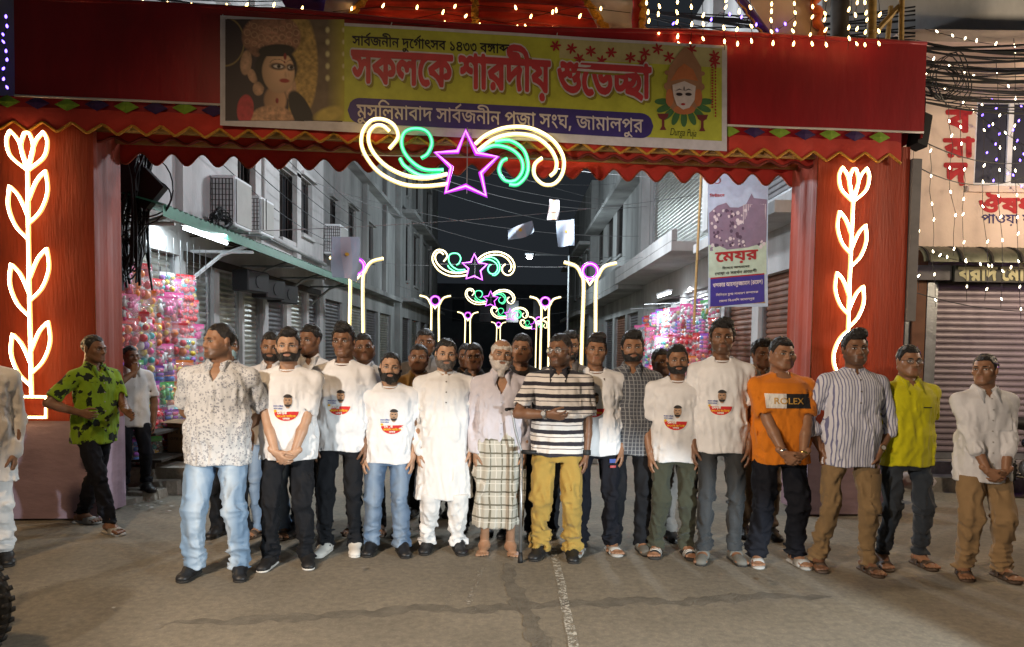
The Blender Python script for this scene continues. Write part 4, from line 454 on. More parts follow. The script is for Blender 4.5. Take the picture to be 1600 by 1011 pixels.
  'tee2': (679, '530 -12 -36 20 -23 8 3 15 30 -1 8 8 -3 8 -12 3 -5 -1 -3 -10 -13 -1 -3 14 8 11 -2 2 -18 0 0 -63 -6 -6 -10 1 -3 4 0 58 -3 5 -56 1 9 -5 0 -11 8 3 9 11 12 0 8 -13 3 -20 -6 -16 -14 -10 -18 -3 -15 4 -13 9 -11 15 -11 29 2 5 7 2 -13 2 0 14 5 2 96 -1 2 7 5 2 7 -1 5 -7 33 0 -17 3 -9 7 -5 18 2 6 5 2 11 -2 3 -14 35 -5 9 -15 155 -1 2 -5 -2 -11 -26 -1 9 -6 10 -12 3 -12 -4 -11 -5 -4 -12 -4 -13 4 0 -19 -6 -5 -10 1 -19 21 -24 9 -7 15 6 7 32 16 -39 0 -15 -12 -7 -13 3 -20 7 -6 15 1 6 -10 -3 -6 -13 -4 -10 1 -11 6 -7 8 -4 11 -1 21 10 23 -32 0 10 -8 6 -12 -3 -16 -12 -12 24 -18|21 -5 -8 5 -2 8 3 7 9 3 10 -5 2 -8 -5 -8|130 -5 -18 9 -9 18 0 23 10 19 -46 0 0 -17 7 -12 7 0 -1 6 -10 8 2 9 5 4 18 -10 5 -18 -4 -10 -9 -7 -9 -2 -11 4 -2 -21 -12 -3 -21 22 -25 10 -7 15 6 6 32 16 -42 1 -2 5 2 11 317 1 4 -2 0 -14 -12 -3 0 -62 -3 -5 -10 -1 -5 3 -1 40 -5 4 -5 -1 -3 -11 -10 -2 -10 15 -10 0 -1 -7 13 -12 -4 -10 -3 -3 -16 8 -9 16 3 17 10 8 12 3 18 -7 9 4 11 -1 0 5 -72 0 -1 -63 -2 -5 -11 -1 -5 5 -1 13 -16 16 -8 1 -4 -4 12 -12 -6 -13 -12 3 -8 7 -5 11 2 13 16 13 -5 6 -14 4 -4 6 -10 -6 -7 -8 -5 -22 6 -13 20 -1 6 -10 -7 -7|392 20 10 -1 8 4 4 6 -1 10 -19 -9 -12 3 -7 6 -3 7 4 18 -15 0 13 -32 7 -8|644 24 3 8 12 4 -4 8 -9 4|47 27 1 21 -20 -9|624 27 1 20 -18 -8|193 40 1 24 -16 0 7 -18'),
}
# ================================================================== MATERIALS OF THE PLACE
M_ASPH = mat('junction_asphalt', (0.225, 0.205, 0.168), 0.85, var=0.16, vscale=1.1, bump=0.25, bscale=130, spec=0.25)
nt, b_ = nodes_of(M_ASPH)
# coarse worn aggregate on top of the broad dusty patches
vo = nt.nodes.new('ShaderNodeTexVoronoi'); vo.inputs['Scale'].default_value = 55
no = nt.nodes.new('ShaderNodeTexNoise'); no.inputs['Scale'].default_value = 22; no.inputs['Detail'].default_value = 10
tcg = nt.nodes.new('ShaderNodeTexCoord')
nt.links.new(tcg.outputs['Object'], vo.inputs['Vector']); nt.links.new(tcg.outputs['Object'], no.inputs['Vector'])
mx = nt.nodes.new('ShaderNodeMix'); mx.data_type = 'RGBA'; mx.blend_type = 'MULTIPLY'; mx.inputs[0].default_value = 0.75
rr = nt.nodes.new('ShaderNodeValToRGB'); rr.color_ramp.elements[0].position = 0.30; rr.color_ramp.elements[1].position = 0.62
rr.color_ramp.elements[0].color = (0.80, 0.80, 0.80, 1); rr.color_ramp.elements[1].color = (1.2, 1.17, 1.12, 1)
nt.links.new(no.outputs['Fac'], rr.inputs[0])
src = b_.inputs['Base Color'].links[0].from_socket
nt.links.new(src, mx.inputs[6]); nt.links.new(rr.outputs[0], mx.inputs[7])
mx2 = nt.nodes.new('ShaderNodeMix'); mx2.data_type = 'RGBA'; mx2.blend_type = 'MULTIPLY'; mx2.inputs[0].default_value = 0.4
r3 = nt.nodes.new('ShaderNodeValToRGB'); r3.color_ramp.elements[0].position = 0.0; r3.color_ramp.elements[1].position = 0.45
r3.color_ramp.elements[0].color = (1.3, 1.27, 1.2, 1); r3.color_ramp.elements[1].color = (0.75, 0.75, 0.75, 1)
nt.links.new(vo.outputs['Distance'], r3.inputs[0])
nt.links.new(mx.outputs[2], mx2.inputs[6]); nt.links.new(r3.outputs[0], mx2.inputs[7])
nt.links.new(mx2.outputs[2], b_.inputs['Base Color'])

M_TAR = mat('tar_seam', (0.155, 0.142, 0.118), 0.9, var=0.25, vscale=8, bump=0.4, bscale=60, spec=0.2)
M_PATCH = mat('grey_patch', (0.13, 0.12, 0.105), 0.9, var=0.3, vscale=5, bump=0.4, bscale=60, spec=0.2)


def worn_paint(name, col, keep):
  m = mat(name, col, 0.8, var=0.2, vscale=12, spec=0.2)
  nt, b = nodes_of(m)
  n = nt.nodes.new('ShaderNodeTexNoise'); n.inputs['Scale'].default_value = 26; n.inputs['Detail'].default_value = 8
  n.inputs['Roughness'].default_value = 0.75
  tc = nt.nodes.new('ShaderNodeTexCoord'); nt.links.new(tc.outputs['Object'], n.inputs['Vector'])
  r = nt.nodes.new('ShaderNodeValToRGB'); r.color_ramp.elements[0].position = keep; r.color_ramp.elements[1].position = keep + 0.1
  nt.links.new(n.outputs['Fac'], r.inputs[0]); nt.links.new(r.outputs[0], b.inputs['Alpha'])
  return m


M_LINE = worn_paint('worn_line_paint', (0.50, 0.49, 0.44), 0.46)
M_LINE2 = worn_paint('faded_line_paint', (0.45, 0.43, 0.38), 0.54)
M_RED = mat('red_cloth', (0.34, 0.006, 0.012), 0.45, var=0.18, vscale=1.6, bump=0.12, bscale=9, stretch=(2.2, 1, 0.6), sheen=0.25, spec=0.3)
M_REDP = mat('pillar_red_cloth', (0.30, 0.036, 0.012), 0.6, var=0.18, vscale=3, bump=0.35, bscale=10, stretch=(5, 1, 0.5), sheen=0.2, spec=0.3)
M_REDV = mat('valance_red_cloth', (0.55, 0.045, 0.03), 0.7, var=0.15, vscale=5, bump=0.15, bscale=20, sheen=0.3, spec=0.2)
M_PURPLE_SKIRT = mat('mauve_cloth', (0.33, 0.24, 0.30), 0.75, var=0.16, vscale=3, bump=0.3, bscale=8, stretch=(1, 1, 2.5), spec=0.2)
M_GOLD = mat('gold_braid', (0.55, 0.26, 0.03), 0.55, var=0.35, vscale=60, bump=0.4, bscale=120)
M_WHITE_PIPE = mat('white_piping', (0.7, 0.65, 0.62), 0.7, var=0.1)
M_GREEN_D = mat('green_cloth', (0.22, 0.36, 0.03), 0.75, var=0.2, vscale=12, bump=0.2)
M_PURPLE_D = mat('dark_purple_cloth', (0.045, 0.015, 0.09), 0.7, var=0.2, vscale=12, bump=0.2)
M_DARK = mat('dark_timber', (0.035, 0.028, 0.022), 0.85, var=0.3, vscale=8)
M_BAMBOO = mat('bamboo', (0.42, 0.28, 0.10), 0.55, var=0.25, vscale=6, bump=0.2, stretch=(1, 1, 4))
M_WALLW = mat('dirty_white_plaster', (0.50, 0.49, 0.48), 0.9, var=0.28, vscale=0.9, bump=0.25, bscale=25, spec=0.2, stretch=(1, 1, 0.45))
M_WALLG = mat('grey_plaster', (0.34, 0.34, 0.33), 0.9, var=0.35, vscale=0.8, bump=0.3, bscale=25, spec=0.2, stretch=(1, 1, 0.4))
M_WALLC = mat('cream_plaster', (0.70, 0.55, 0.45), 0.9, var=0.18, vscale=0.8, bump=0.2, bscale=25, spec=0.2)
M_CONC = mat('weathered_concrete', (0.26, 0.24, 0.21), 0.9, var=0.35, vscale=4, bump=0.5, bscale=30, spec=0.2)
M_GLASS = mat('dark_window_glass', (0.02, 0.024, 0.03), 0.12, spec=0.6)
M_WOODW = mat('dark_window_shutter', (0.05, 0.042, 0.038), 0.6, var=0.3, vscale=6)
M_STEEL = mat('galvanised_steel', (0.36, 0.37, 0.38), 0.38, 0.75, var=0.22, vscale=5, bump=0.12)
M_SHUT = mat('steel_shutter', (0.42, 0.41, 0.37), 0.34, 0.7, var=0.28, vscale=3, bump=0.1)
M_SHUTD = mat('dark_shutter', (0.13, 0.12, 0.125), 0.5, 0.4, var=0.25, vscale=3)
M_SHUTR = mat('rusty_shutter', (0.19, 0.085, 0.05), 0.6, 0.2, var=0.3, vscale=4)
M_SHUTL = mat('lilac_grey_shutter', (0.24, 0.20, 0.22), 0.5, 0.25, var=0.15, vscale=2.5)
M_GREENROOF = mat('green_corrugated_sheet', (0.02, 0.11, 0.06), 0.4, 0.3, var=0.25, vscale=6)
M_PAINTW = mat('white_enamel', (0.72, 0.73, 0.74), 0.45, var=0.08)
M_GRILLE = mat('grey_plastic', (0.38, 0.37, 0.34), 0.6, var=0.1)
M_BLACK = mat('black_rubber', (0.012, 0.012, 0.013), 0.55, var=0.2)
M_CABLE = mat('black_cable', (0.010, 0.010, 0.011), 0.5)
M_WIREG = mat('grey_wire', (0.20, 0.20, 0.20), 0.6)
M_TUBE = mat('fluorescent_tube', (0.9, 0.95, 1), 0.3, emit=(0.85, 0.95, 1.0), estr=14)
M_LAMPW = mat('lit_lamp_glass', (1, 1, 1), 0.3, emit=(0.95, 0.98, 1.0), estr=30)
M_BULB = mat('warm_bulb_glass', (1, 0.9, 0.7), 0.3, emit=(1.0, 0.62, 0.20), estr=13)
M_BULBW = mat('white_bulb_glass', (1, 0.95, 0.85), 0.3, emit=(1.0, 0.85, 0.55), estr=16)
M_BULBB = mat('blue_bulb_glass', (0.2, 0.2, 1), 0.3, emit=(0.18, 0.10, 1.0), estr=9)
N_WARM = mat('warm_neon_core', (1, 0.9, 0.7), 0.4, emit=(1.0, 0.70, 0.36), estr=34)
N_WARMC = mat('warm_neon_casing', (1, 0.8, 0.5), 0.4, emit=(1.0, 0.50, 0.13), estr=1.6)
N_CREAM = mat('cream_neon_core', (1, 0.95, 0.75), 0.4, emit=(1.0, 0.90, 0.52), estr=5)
N_CREAMC = mat('cream_neon_casing', (1, 0.9, 0.6), 0.4, emit=(1.0, 0.72, 0.20), estr=0.9)
N_GREEN = mat('green_neon_core', (0.5, 1, 0.7), 0.4, emit=(0.10, 1.0, 0.40), estr=2.0)
N_GREENC = mat('green_neon_casing', (0.1, 0.8, 0.4), 0.4, emit=(0.0, 0.62, 0.20), estr=0.8)
N_PURP = mat('purple_neon_core', (1, 0.6, 1), 0.4, emit=(0.82, 0.18, 1.0), estr=3.0)
N_PURPC = mat('purple_neon_casing', (0.7, 0.1, 0.9), 0.4, emit=(0.50, 0.01, 0.85), estr=0.9)

# ================================================================== GROUND
mb = MB()
mb.grid(lambda a, b: (-45 + 90 * a, -12 + 112 * b, 0), 90, 112)
obj('ground', mb, M_ASPH, None, True, kind='structure')


def ragged_strip(pts, w, rag=0.4, z=0.02, seed=1):
  r = random.Random(seed)
  L, R = [], []
  P = []
  for (a, b) in zip(pts[:-1], pts[1:]):
    n = max(2, int((Vector(b) - Vector(a)).length / 0.03))
    P += [Vector(a).lerp(Vector(b), i / n) for i in range(n)]
  P.append(Vector(pts[-1]))
  ph = [r.uniform(0, 6) for _ in range(8)]
  wob = lambda s, o: (math.sin(s * 9 + ph[o]) + .8 * math.sin(s * 23 + ph[o + 1]) + .6 * math.sin(s * 61 + ph[o + 2])) / 2.4
  s = 0.0
  for i, p in enumerate(P):
    d = (P[min(i + 3, len(P) - 1)] - P[max(0, i - 3)]).normalized()
    s += (p - P[i - 1]).length if i else 0
    nrm = Vector((-d.y, d.x, 0))
    q = p + nrm * w * .35 * rag * wob(s * .6, 5)
    tp = min(1, 9 * min(i, len(P) - 1 - i) / len(P)) ** .5
    L.append(q + nrm * w * tp * (.5 + .3 * rag * wob(s, 0)) + Vector((0, 0, z)))
    R.append(q - nrm * w * tp * (.5 + .3 * rag * wob(s, 3)) + Vector((0, 0, z)))
  m = MB()
  n = len(P)
  m.add(L + R, [(i, i + 1, n + i + 1, n + i) for i in range(n - 1)])
  return m


def gpath(pp):
  return [tuple(gp(x, y)) for x, y in pp]


obj('tar_seam', ragged_strip(gpath([(250, 978), (420, 966), (600, 956), (700, 952), (830, 946), (980, 941), (1180, 934), (1300, 931)]), 0.12, 1.2, 0.0012, 3), M_TAR, kind='structure')
obj('tar_seam', ragged_strip(gpath([(792, 880), (803, 920), (815, 950), (828, 975), (850, 1011), (880, 1060)]), 0.10, 0.9, 0.0022, 4), M_TAR, kind='structure')
obj('road_line', ragged_strip(gpath([(838, 770), (852, 815), (862, 850), (872, 890), (884, 950), (897, 1011), (915, 1090)]), 0.055, 0.2, 0.0034, 6), M_LINE, kind='structure')
obj('road_line', ragged_strip(gpath([(757, 882), (738, 925), (728, 952)]), 0.05, 0.6, 0.0034, 7), M_LINE2, kind='structure')
obj('road_line', ragged_strip(gpath([(700, 925), (694, 955)]), 0.03, 0.8, 0.0034, 8), M_LINE2, kind='structure')
obj('road_line', ragged_strip(gpath([(745, 945), (742, 955)]), 0.03, 0.8, 0.0034, 9), M_LINE2, kind='structure')

# raised pavement with the broken edge in front of the toy shop, and the pavements along the street
mb = MB()
prof = [(-4.7, 0.0), (-3.30, 0.0), (-3.26, 0.05), (-3.30, 0.24), (-3.36, 0.27), (-4.7, 0.27)]
mb.prism(prof, 'y', 7.75, 9.6)
obj('pavement', mb, M_CONC, kind='structure')
mb = MB()
mb.prism([(-4.7, 0.0), (-3.75, 0.0), (-3.75, 0.18), (-3.79, 0.21), (-4.7, 0.21)], 'y', 9.6, 44)
obj('pavement', mb, M_CONC, kind='structure')
mb = MB()
mb.prism([(3.8, 0.0), (3.05, 0.0), (3.05, 0.16), (3.09, 0.19), (3.8, 0.19)], 'y', 9.2, 44)
obj('pavement', mb, M_CONC, kind='structure')
for i, (px, py, sx, sy, sz, rz) in enumerate([(222, 778, .26, .18, .09, .3), (236, 763, .22, .17, .15, -.4), (262, 770, .2, .16, .16, .2), (282, 760, .17, .2, .2, .8), (196, 786, .2, .13, .06, 1.1)]):
  p = gp(px, py)
  r = random.Random(i)
  mb = MB()
  pts = [(math.cos(a) * sx * r.uniform(.8, 1.1), math.sin(a) * sy * r.uniform(.8, 1.1)) for a in [k * PI / 4 + r.uniform(-.2, .2) for k in range(8)]]
  vs = [(x, y, 0) for x, y in pts] + [(x * .93, y * .93, sz * r.uniform(.85, 1.1)) for x, y in pts]
  mb.add(vs, [(k, (k + 1) % 8, 8 + (k + 1) % 8, 8 + k) for k in range(8)] + [tuple(range(8, 16)), tuple(range(7, -1, -1))])
  o = obj('concrete_rubble', mb, M_CONC, None, label=['flat grey concrete chunk lying by the broken kerb', 'squarish concrete block the standing youth steps on', 'rough concrete lump leaning on the broken kerb', 'tall broken kerb stone beside the cardboard carton', 'small pinkish rubble piece nearest the purple cloth'][i], category='rubble', group='broken concrete by the kerb')
  o.location = p
  o.rotation_euler = (0, 0, rz)

# ================================================================== FESTIVAL GATE
Ux = lambda px, py=400: gate(px, py)[0]
UL0, UL1 = -0.75, Ux(150, 500)
UR0, UR1 = Ux(1270, 500), Ux(1412, 500)
Z_SK = gate(60, 657)[1]
Z_W, Z_T = 3.69, 4.53
TB = 0.52                                  # depth of the gate
G = gate_thing('festival_gate', 'wide red cloth festival gate with gold zigzag fringe spanning the street', 'gate')


def cloth_wave(seed, ax=0.012, k=9.0):
  r = random.Random(seed)
  ph = [r.uniform(0, 6.28) for _ in range(6)]
  return lambda u, z: (ax * (math.sin(k * u + ph[0] + 0.8 * math.sin(1.3 * z + ph[1])) * 0.5 + 0.35 * math.sin(2.7 * k * u + ph[2] + z) +
            0.5 * math.sin(2.2 * u + ph[3] + 1.7 * z + ph[4])))


def cloth(u0, u1, z0, z1, t, m, name, seed, ax=0.012, k=9.0, nu=None, nz=14, parent=G):
  w = cloth_wave(seed, ax, k)
  mb = MB()
  nu = nu or max(8, int((u1 - u0) * 22))
  mb.grid(lambda a, b: (u0 + a * (u1 - u0), t + w(u0 + a * (u1 - u0), z0 + b * (z1 - z0)), z0 + b * (z1 - z0)), nu, nz)
  return obj(name, mb, m, parent, True)


def cloth_side(u, t0, t1, z0, z1, m, name, seed, lean=0.0):
  w = cloth_wave(seed, 0.012, 26)
  mb = MB()
  mb.grid(lambda a, b: (u + w(a * (t1 - t0), z0 + b) + lean * b, t0 + a * (t1 - t0), z0 + b * (z1 - z0)), 16, 14)
  return obj(name, mb, m, G, True)


Z_F = 3.56
cloth(UL0, UL1, Z_SK - 0.02, Z_F, 0.0, M_REDP, 'pillar_cloth', 2, 0.010, 7)
cloth_side(UL1, 0.0, TB, Z_SK - 0.02, Z_F, M_REDP, 'pillar_cloth', 3)
cloth(UR0, UR1, Z_SK - 0.02, Z_F, 0.0, M_REDP, 'pillar_cloth', 4, 0.010, 7)
cloth_side(UR0, 0.0, TB, 0.02, Z_F, M_REDP, 'pillar_cloth', 5)
cloth_side(UR1, 0.0, TB, 0.02, Z_F, M_REDP, 'pillar_cloth', 6)
cloth(UL0, UL1 + .005, 0.02, Z_SK, -0.035, M_PURPLE_SKIRT, 'skirt_cloth', 7, 0.008, 3)
cloth_side(UL1 + .012, -0.035, TB, 0.02, Z_SK, M_PURPLE_SKIRT, 'skirt_cloth', 8)
cloth(UR0 - .012, UR1 + .01, 0.02, Z_SK, -0.035, M_PURPLE_SKIRT, 'skirt_cloth', 9, 0.008, 3)
cloth_side(UR0 - .014, -0.035, TB, 0.02, Z_SK, M_PURPLE_SKIRT, 'skirt_cloth', 10)
cloth(UL0, UL1, 0.02, Z_F, TB, M_REDP, 'pillar_back_cloth', 31, 0.01, 7)
cloth(UR0, UR1, 0.02, Z_F, TB, M_REDP, 'pillar_back_cloth', 32, 0.01, 7)
UHL, UHR = Ux(26, 90), Ux(1441, 150)
hsag = lambda u: .05 * max(0, math.sin(PI * (u - 2.6) / 3.4)) if 2.6 < u < 6.0 else 0.0
w_ = cloth_wave(11, 0.018, 1.7)
mb = MB(); mb.grid(lambda a, b: (UHL + a * (UHR - UHL), -.03 + w_(UHL + a * (UHR - UHL), Z_W + b), Z_W + b * (Z_T - Z_W - hsag(UHL + a * (UHR - UHL)))), 200, 16)
obj('header_cloth', mb, M_RED, G, True)
cloth(UHL, UHR, Z_W - .1, Z_T - .07, TB, M_RED, 'header_back_cloth', 12, 0.010, 3, 120, 8)
mb = MB(); mb.grid(lambda a, b: (UHL + a * (UHR - UHL), -0.03 + b * (TB + .03), Z_T - 0.012 - hsag(UHL + a * (UHR - UHL)) - 0.02 * math.sin(a * 40) ** 2), 60, 4)
obj('header_top_cloth', mb, M_RED, G, True)
mb = MB(); mb.grid(lambda a, b: (UHR + 0.02 * math.sin(b * 5), -0.03 + a * (TB + .03), Z_W - .05 + b * (Z_T - Z_W + .04)), 6, 10)
obj('header_end_cloth', mb, M_RED, G, True)
mb = MB(); mb.tube([(UHL + (UHR - UHL) * i / 40, -0.045 + 0.004 * math.sin(i), Z_W - 0.002 - .012 * math.sin(PI * i / 40)) for i in range(41)], 0.011, 5)
obj('white_piping', mb, M_WHITE_PIPE, G, True)
mb = MB(); mb.tube([(UHL + (UHR - UHL) * i / 40, -0.03 + 0.006 * math.sin(i * 2.1), Z_T - .01 - hsag(UHL + (UHR - UHL) * i / 40)) for i in range(41)], 0.022, 6)
obj('rolled_hem', mb, M_RED, G, True)
# frieze of diamonds, then the scalloped valance with its gold zigzag
UFL, UFR = UL0, Ux(1405, 240)
cloth(UFL, UFR, 3.575, Z_W, -0.022, M_RED, 'frieze_cloth', 13, 0.004, 5, 160, 4)
nd = int((UFR - UFL) / 0.245)
dm = {}
for i in range(nd):
  u = UFL + 0.14 + i * 0.245
  k = i % 2
  if k not in dm:
    mb = MB()
    mb.add([(-.105, 0, 0), (0, -.004, -.055), (.105, 0, 0), (0, -.004, .055), (0, -.012, 0)], [(0, 1, 4), (1, 2, 4), (2, 3, 4), (3, 0, 4)])
    dm[k] = mb.mesh('diamond_patch', M_GREEN_D if k else M_PURPLE_D)
  o = link('diamond_patch', dm[k], G)
  o.location = (u, -0.036, 3.635 + 0.006 * math.sin(i * 2.3))


def scallop(z_top, tip, valley, per, t, u0, u1, mcloth, mtrim, name, ph=0.0, wav=0.012, sharp=True, trim_r=0.013):
  n = int((u1 - u0) / per * 12)
  edge = []
  for i in range(n + 1):
    u = u0 + (u1 - u0) * i / n
    q = ((u - u0) / per + ph) % 1.0
    s = abs(2 * q - 1)                     # 1 at joins, 0 at tip
    s = s if sharp else 0.5 - 0.5 * math.cos(PI * s)
    edge.append((u, t + wav * math.sin(u * 7.0 + ph) - 0.01 * (1 - s), tip + (valley - tip) * s))
  mb = MB()
  top = [(u, t + wav * 0.6 * math.sin(u * 7.0), z_top) for u, _, _ in edge]
  mid = [((a[0] + b[0]) / 2, (a[1] + b[1]) / 2 - .008, (a[2] + b[2]) / 2) for a, b in zip(top, edge)]
  N = n + 1
  mb.add(top + mid + edge, [(r * N + i, r * N + i + 1, (r + 1) * N + i + 1, (r + 1) * N + i) for r in (0, 1) for i in range(n)])
  obj(name, mb, mcloth, G, True)
  mb = MB()
  mb.tube([(u, y - 0.006, z + .004) for u, y, z in edge], trim_r, 5)
  obj('gold_braid' if mtrim is M_GOLD else 'edge_braid', mb, mtrim, G, True)


scallop(3.60, 3.385, 3.475, 0.247, -0.03, UFL, UFR, M_REDV, M_GOLD, 'front_valance', 0.3)
scallop(3.56, 3.35, 3.40, 0.25, 0.10, UL1 - .1, UR0 + .1, M_REDV, mat('dark_braid', (0.2, 0.03, 0.02), 0.7), 'middle_valance', 0.05, 0.01, False)
scallop(3.52, 3.27, 3.385, 0.285, TB + .04, UL1 - .05, UR0 + .1, M_REDV, mat('red_braid', (0.35, 0.06, 0.02), 0.7), 'rear_valance', 0.2, 0.01, False, 0.009)
mb = MB()
for t in (0.06, TB - .06):
  mb.tube([(UL1 - .3, t, 3.47), (UR0 + .3, t, 3.455)], 0.035, 6)
for i in range(9):
  u = UL1 + .3 + i * .72
  mb.tube([(u, 0.02, 3.51), (u + .05, TB, 3.5)], 0.02, 5)
obj('bamboo_frame', mb, M_BAMBOO, G, True)
mb = MB()
for u in (UL0 + .2, UL1 - .12, UR0 + .1, UR1 - .1):
  mb.tube([(u, .25, 0.0), (u, .25, 3.6)], 0.04, 6)
obj('bamboo_post', mb, M_BAMBOO, G, True)
# grey sheet on the outer edge of the right pillar and dark lamp box under the header end
mb = MB(); mb.box(UR1 + .015, UR1 + .11, -0.02, TB, 1.9, 3.45, .004)
obj('edge_board', mb, mat('grey_board', (0.16, 0.15, 0.155), 0.7, var=.2), G)
t_ = gate_thing('flood_light', 'small dark floodlight box hanging from the right end of the red header', 'floodlight', UHR + .05, .1, 3.72)
mb = MB(); mb.obox((0, 0, .02), (.05, 0, -.02), (0, .09, 0), (.02, 0, .15)); obj('housing', mb, M_BLACK, t_)
mb = MB(); mb.obox((.058, 0, .02), (.006, 0, -.002), (0, .075, 0), (.017, 0, .125)); obj('lens', mb, M_GLASS, t_)
mb = MB(); mb.tube([(0, 0, .17), (-.04, 0, .26), (-.09, 0, .3)], .012, 5); obj('bracket', mb, M_STEEL, t_)

# ---- greeting banner, a printed vinyl sheet laced on the header
BN = gate_thing('greeting_banner', 'olive yellow printed festival banner with red lettering on the red header', 'banner', 0, 0, 0)
_bw = cloth_wave(40, 0.006, 2.0)


def bpx(px, py, layer=0):
  u, z = gate(px, py, -0.07)
  return (u, -0.07 - 0.0022 * layer + _bw(u, z), z)


def ban(s, r, layer=0):
  return bpx(350 + s, 28 + 0.0603 * s + r * (162 - 7 * s / 780.0) / 160.0, layer)


def ink(name, col, rough=0.5):
  return mat('ink_' + name, col, rough, var=0.12, vscale=9, spec=0.45)


I_OLIVE = ink('olive', (0.47, 0.50, 0.06)); I_WHITE = ink('white', (0.62, 0.60, 0.66)); I_RED = ink('red', (0.50, 0.05, 0.065))
I_BLACK = ink('black', (0.012, 0.014, 0.012)); I_NAVY = ink('navy', (0.05, 0.035, 0.20)); I_BROWN = ink('brown', (0.10, 0.07, 0.055))
I_DARKB = ink('dark_brown', (0.035, 0.024, 0.03)); I_TAN = ink('tan', (0.36, 0.19, 0.11)); I_SKIN = ink('skin', (0.52, 0.33, 0.20))
I_GOLD = ink('gold', (0.36, 0.24, 0.06)); I_CRIM = ink('crimson', (0.35, 0.025, 0.03)); I_PALE = ink('pale', (0.62, 0.56, 0.58))
I_LEAF = ink('leaf', (0.06, 0.16, 0.06)); I_MAROON = ink('maroon', (0.16, 0.03, 0.035)); I_ORANGE = ink('orange', (0.50, 0.17, 0.07))
I_LIGHTT = ink('light_tan', (0.55, 0.36, 0.24)); I_OLIVED = ink('olive_shade', (0.24, 0.21, 0.03)); I_CREAM = ink('cream_print', (0.48, 0.44, 0.22))

mb = MB(); mb.grid(lambda a, b: ban(-6 + 792 * a, 166 - 170 * b, 0), 160, 12); obj('vinyl_sheet', mb, I_WHITE, BN, True)
mb = MB(); mb.grid(lambda a, b: ban(184 + 594 * a, 150 - 149 * b, 1), 120, 10); obj('olive_print', mb, I_OLIVE, BN, True)
mb = MB(); mb.grid(lambda a, b: ban(5 + 120 * a, 153 - 152 * b, 1), 30, 10); obj('portrait_ground', mb, I_DARKB, BN, True)
mb = MB(); mb.grid(lambda a, b: ban(125 + 60 * a, 151 - 150 * b, 1.3), 16, 10); obj('brown_print', mb, I_BROWN, BN, True)
mb = MB(); mb.grid(lambda a, b: ban(524 + 254 * a, 32 - 31 * b, 1.6), 40, 4); obj('flower_band', mb, I_CREAM, BN, True)


def zp(zx, zy):            # zoomed crop of the portrait -> photograph pixel
  return 340 + zx / 5.053, 20 + zy / 5.055


def blob(mb, cx, cy, rx, ry, layer, rot=0.0, n=18, conv=zp):
  c, s = math.cos(rot), math.sin(rot)
  pts = []
  for k in range(n):
    t = 2 * PI * k / n
    x, y = rx * math.cos(t), ry * math.sin(t)
    pts.append(bpx(*conv(cx + c * x - s * y, cy + s * x + c * y), layer))
  return mb.poly(pts)


def patch(mb, pts, layer, conv=zp):
  return mb.poly([bpx(*conv(x, y), layer) for x, y in pts])


def painted(name, m, fn):
  mb = MB(); fn(mb); obj(name, mb, m, BN)


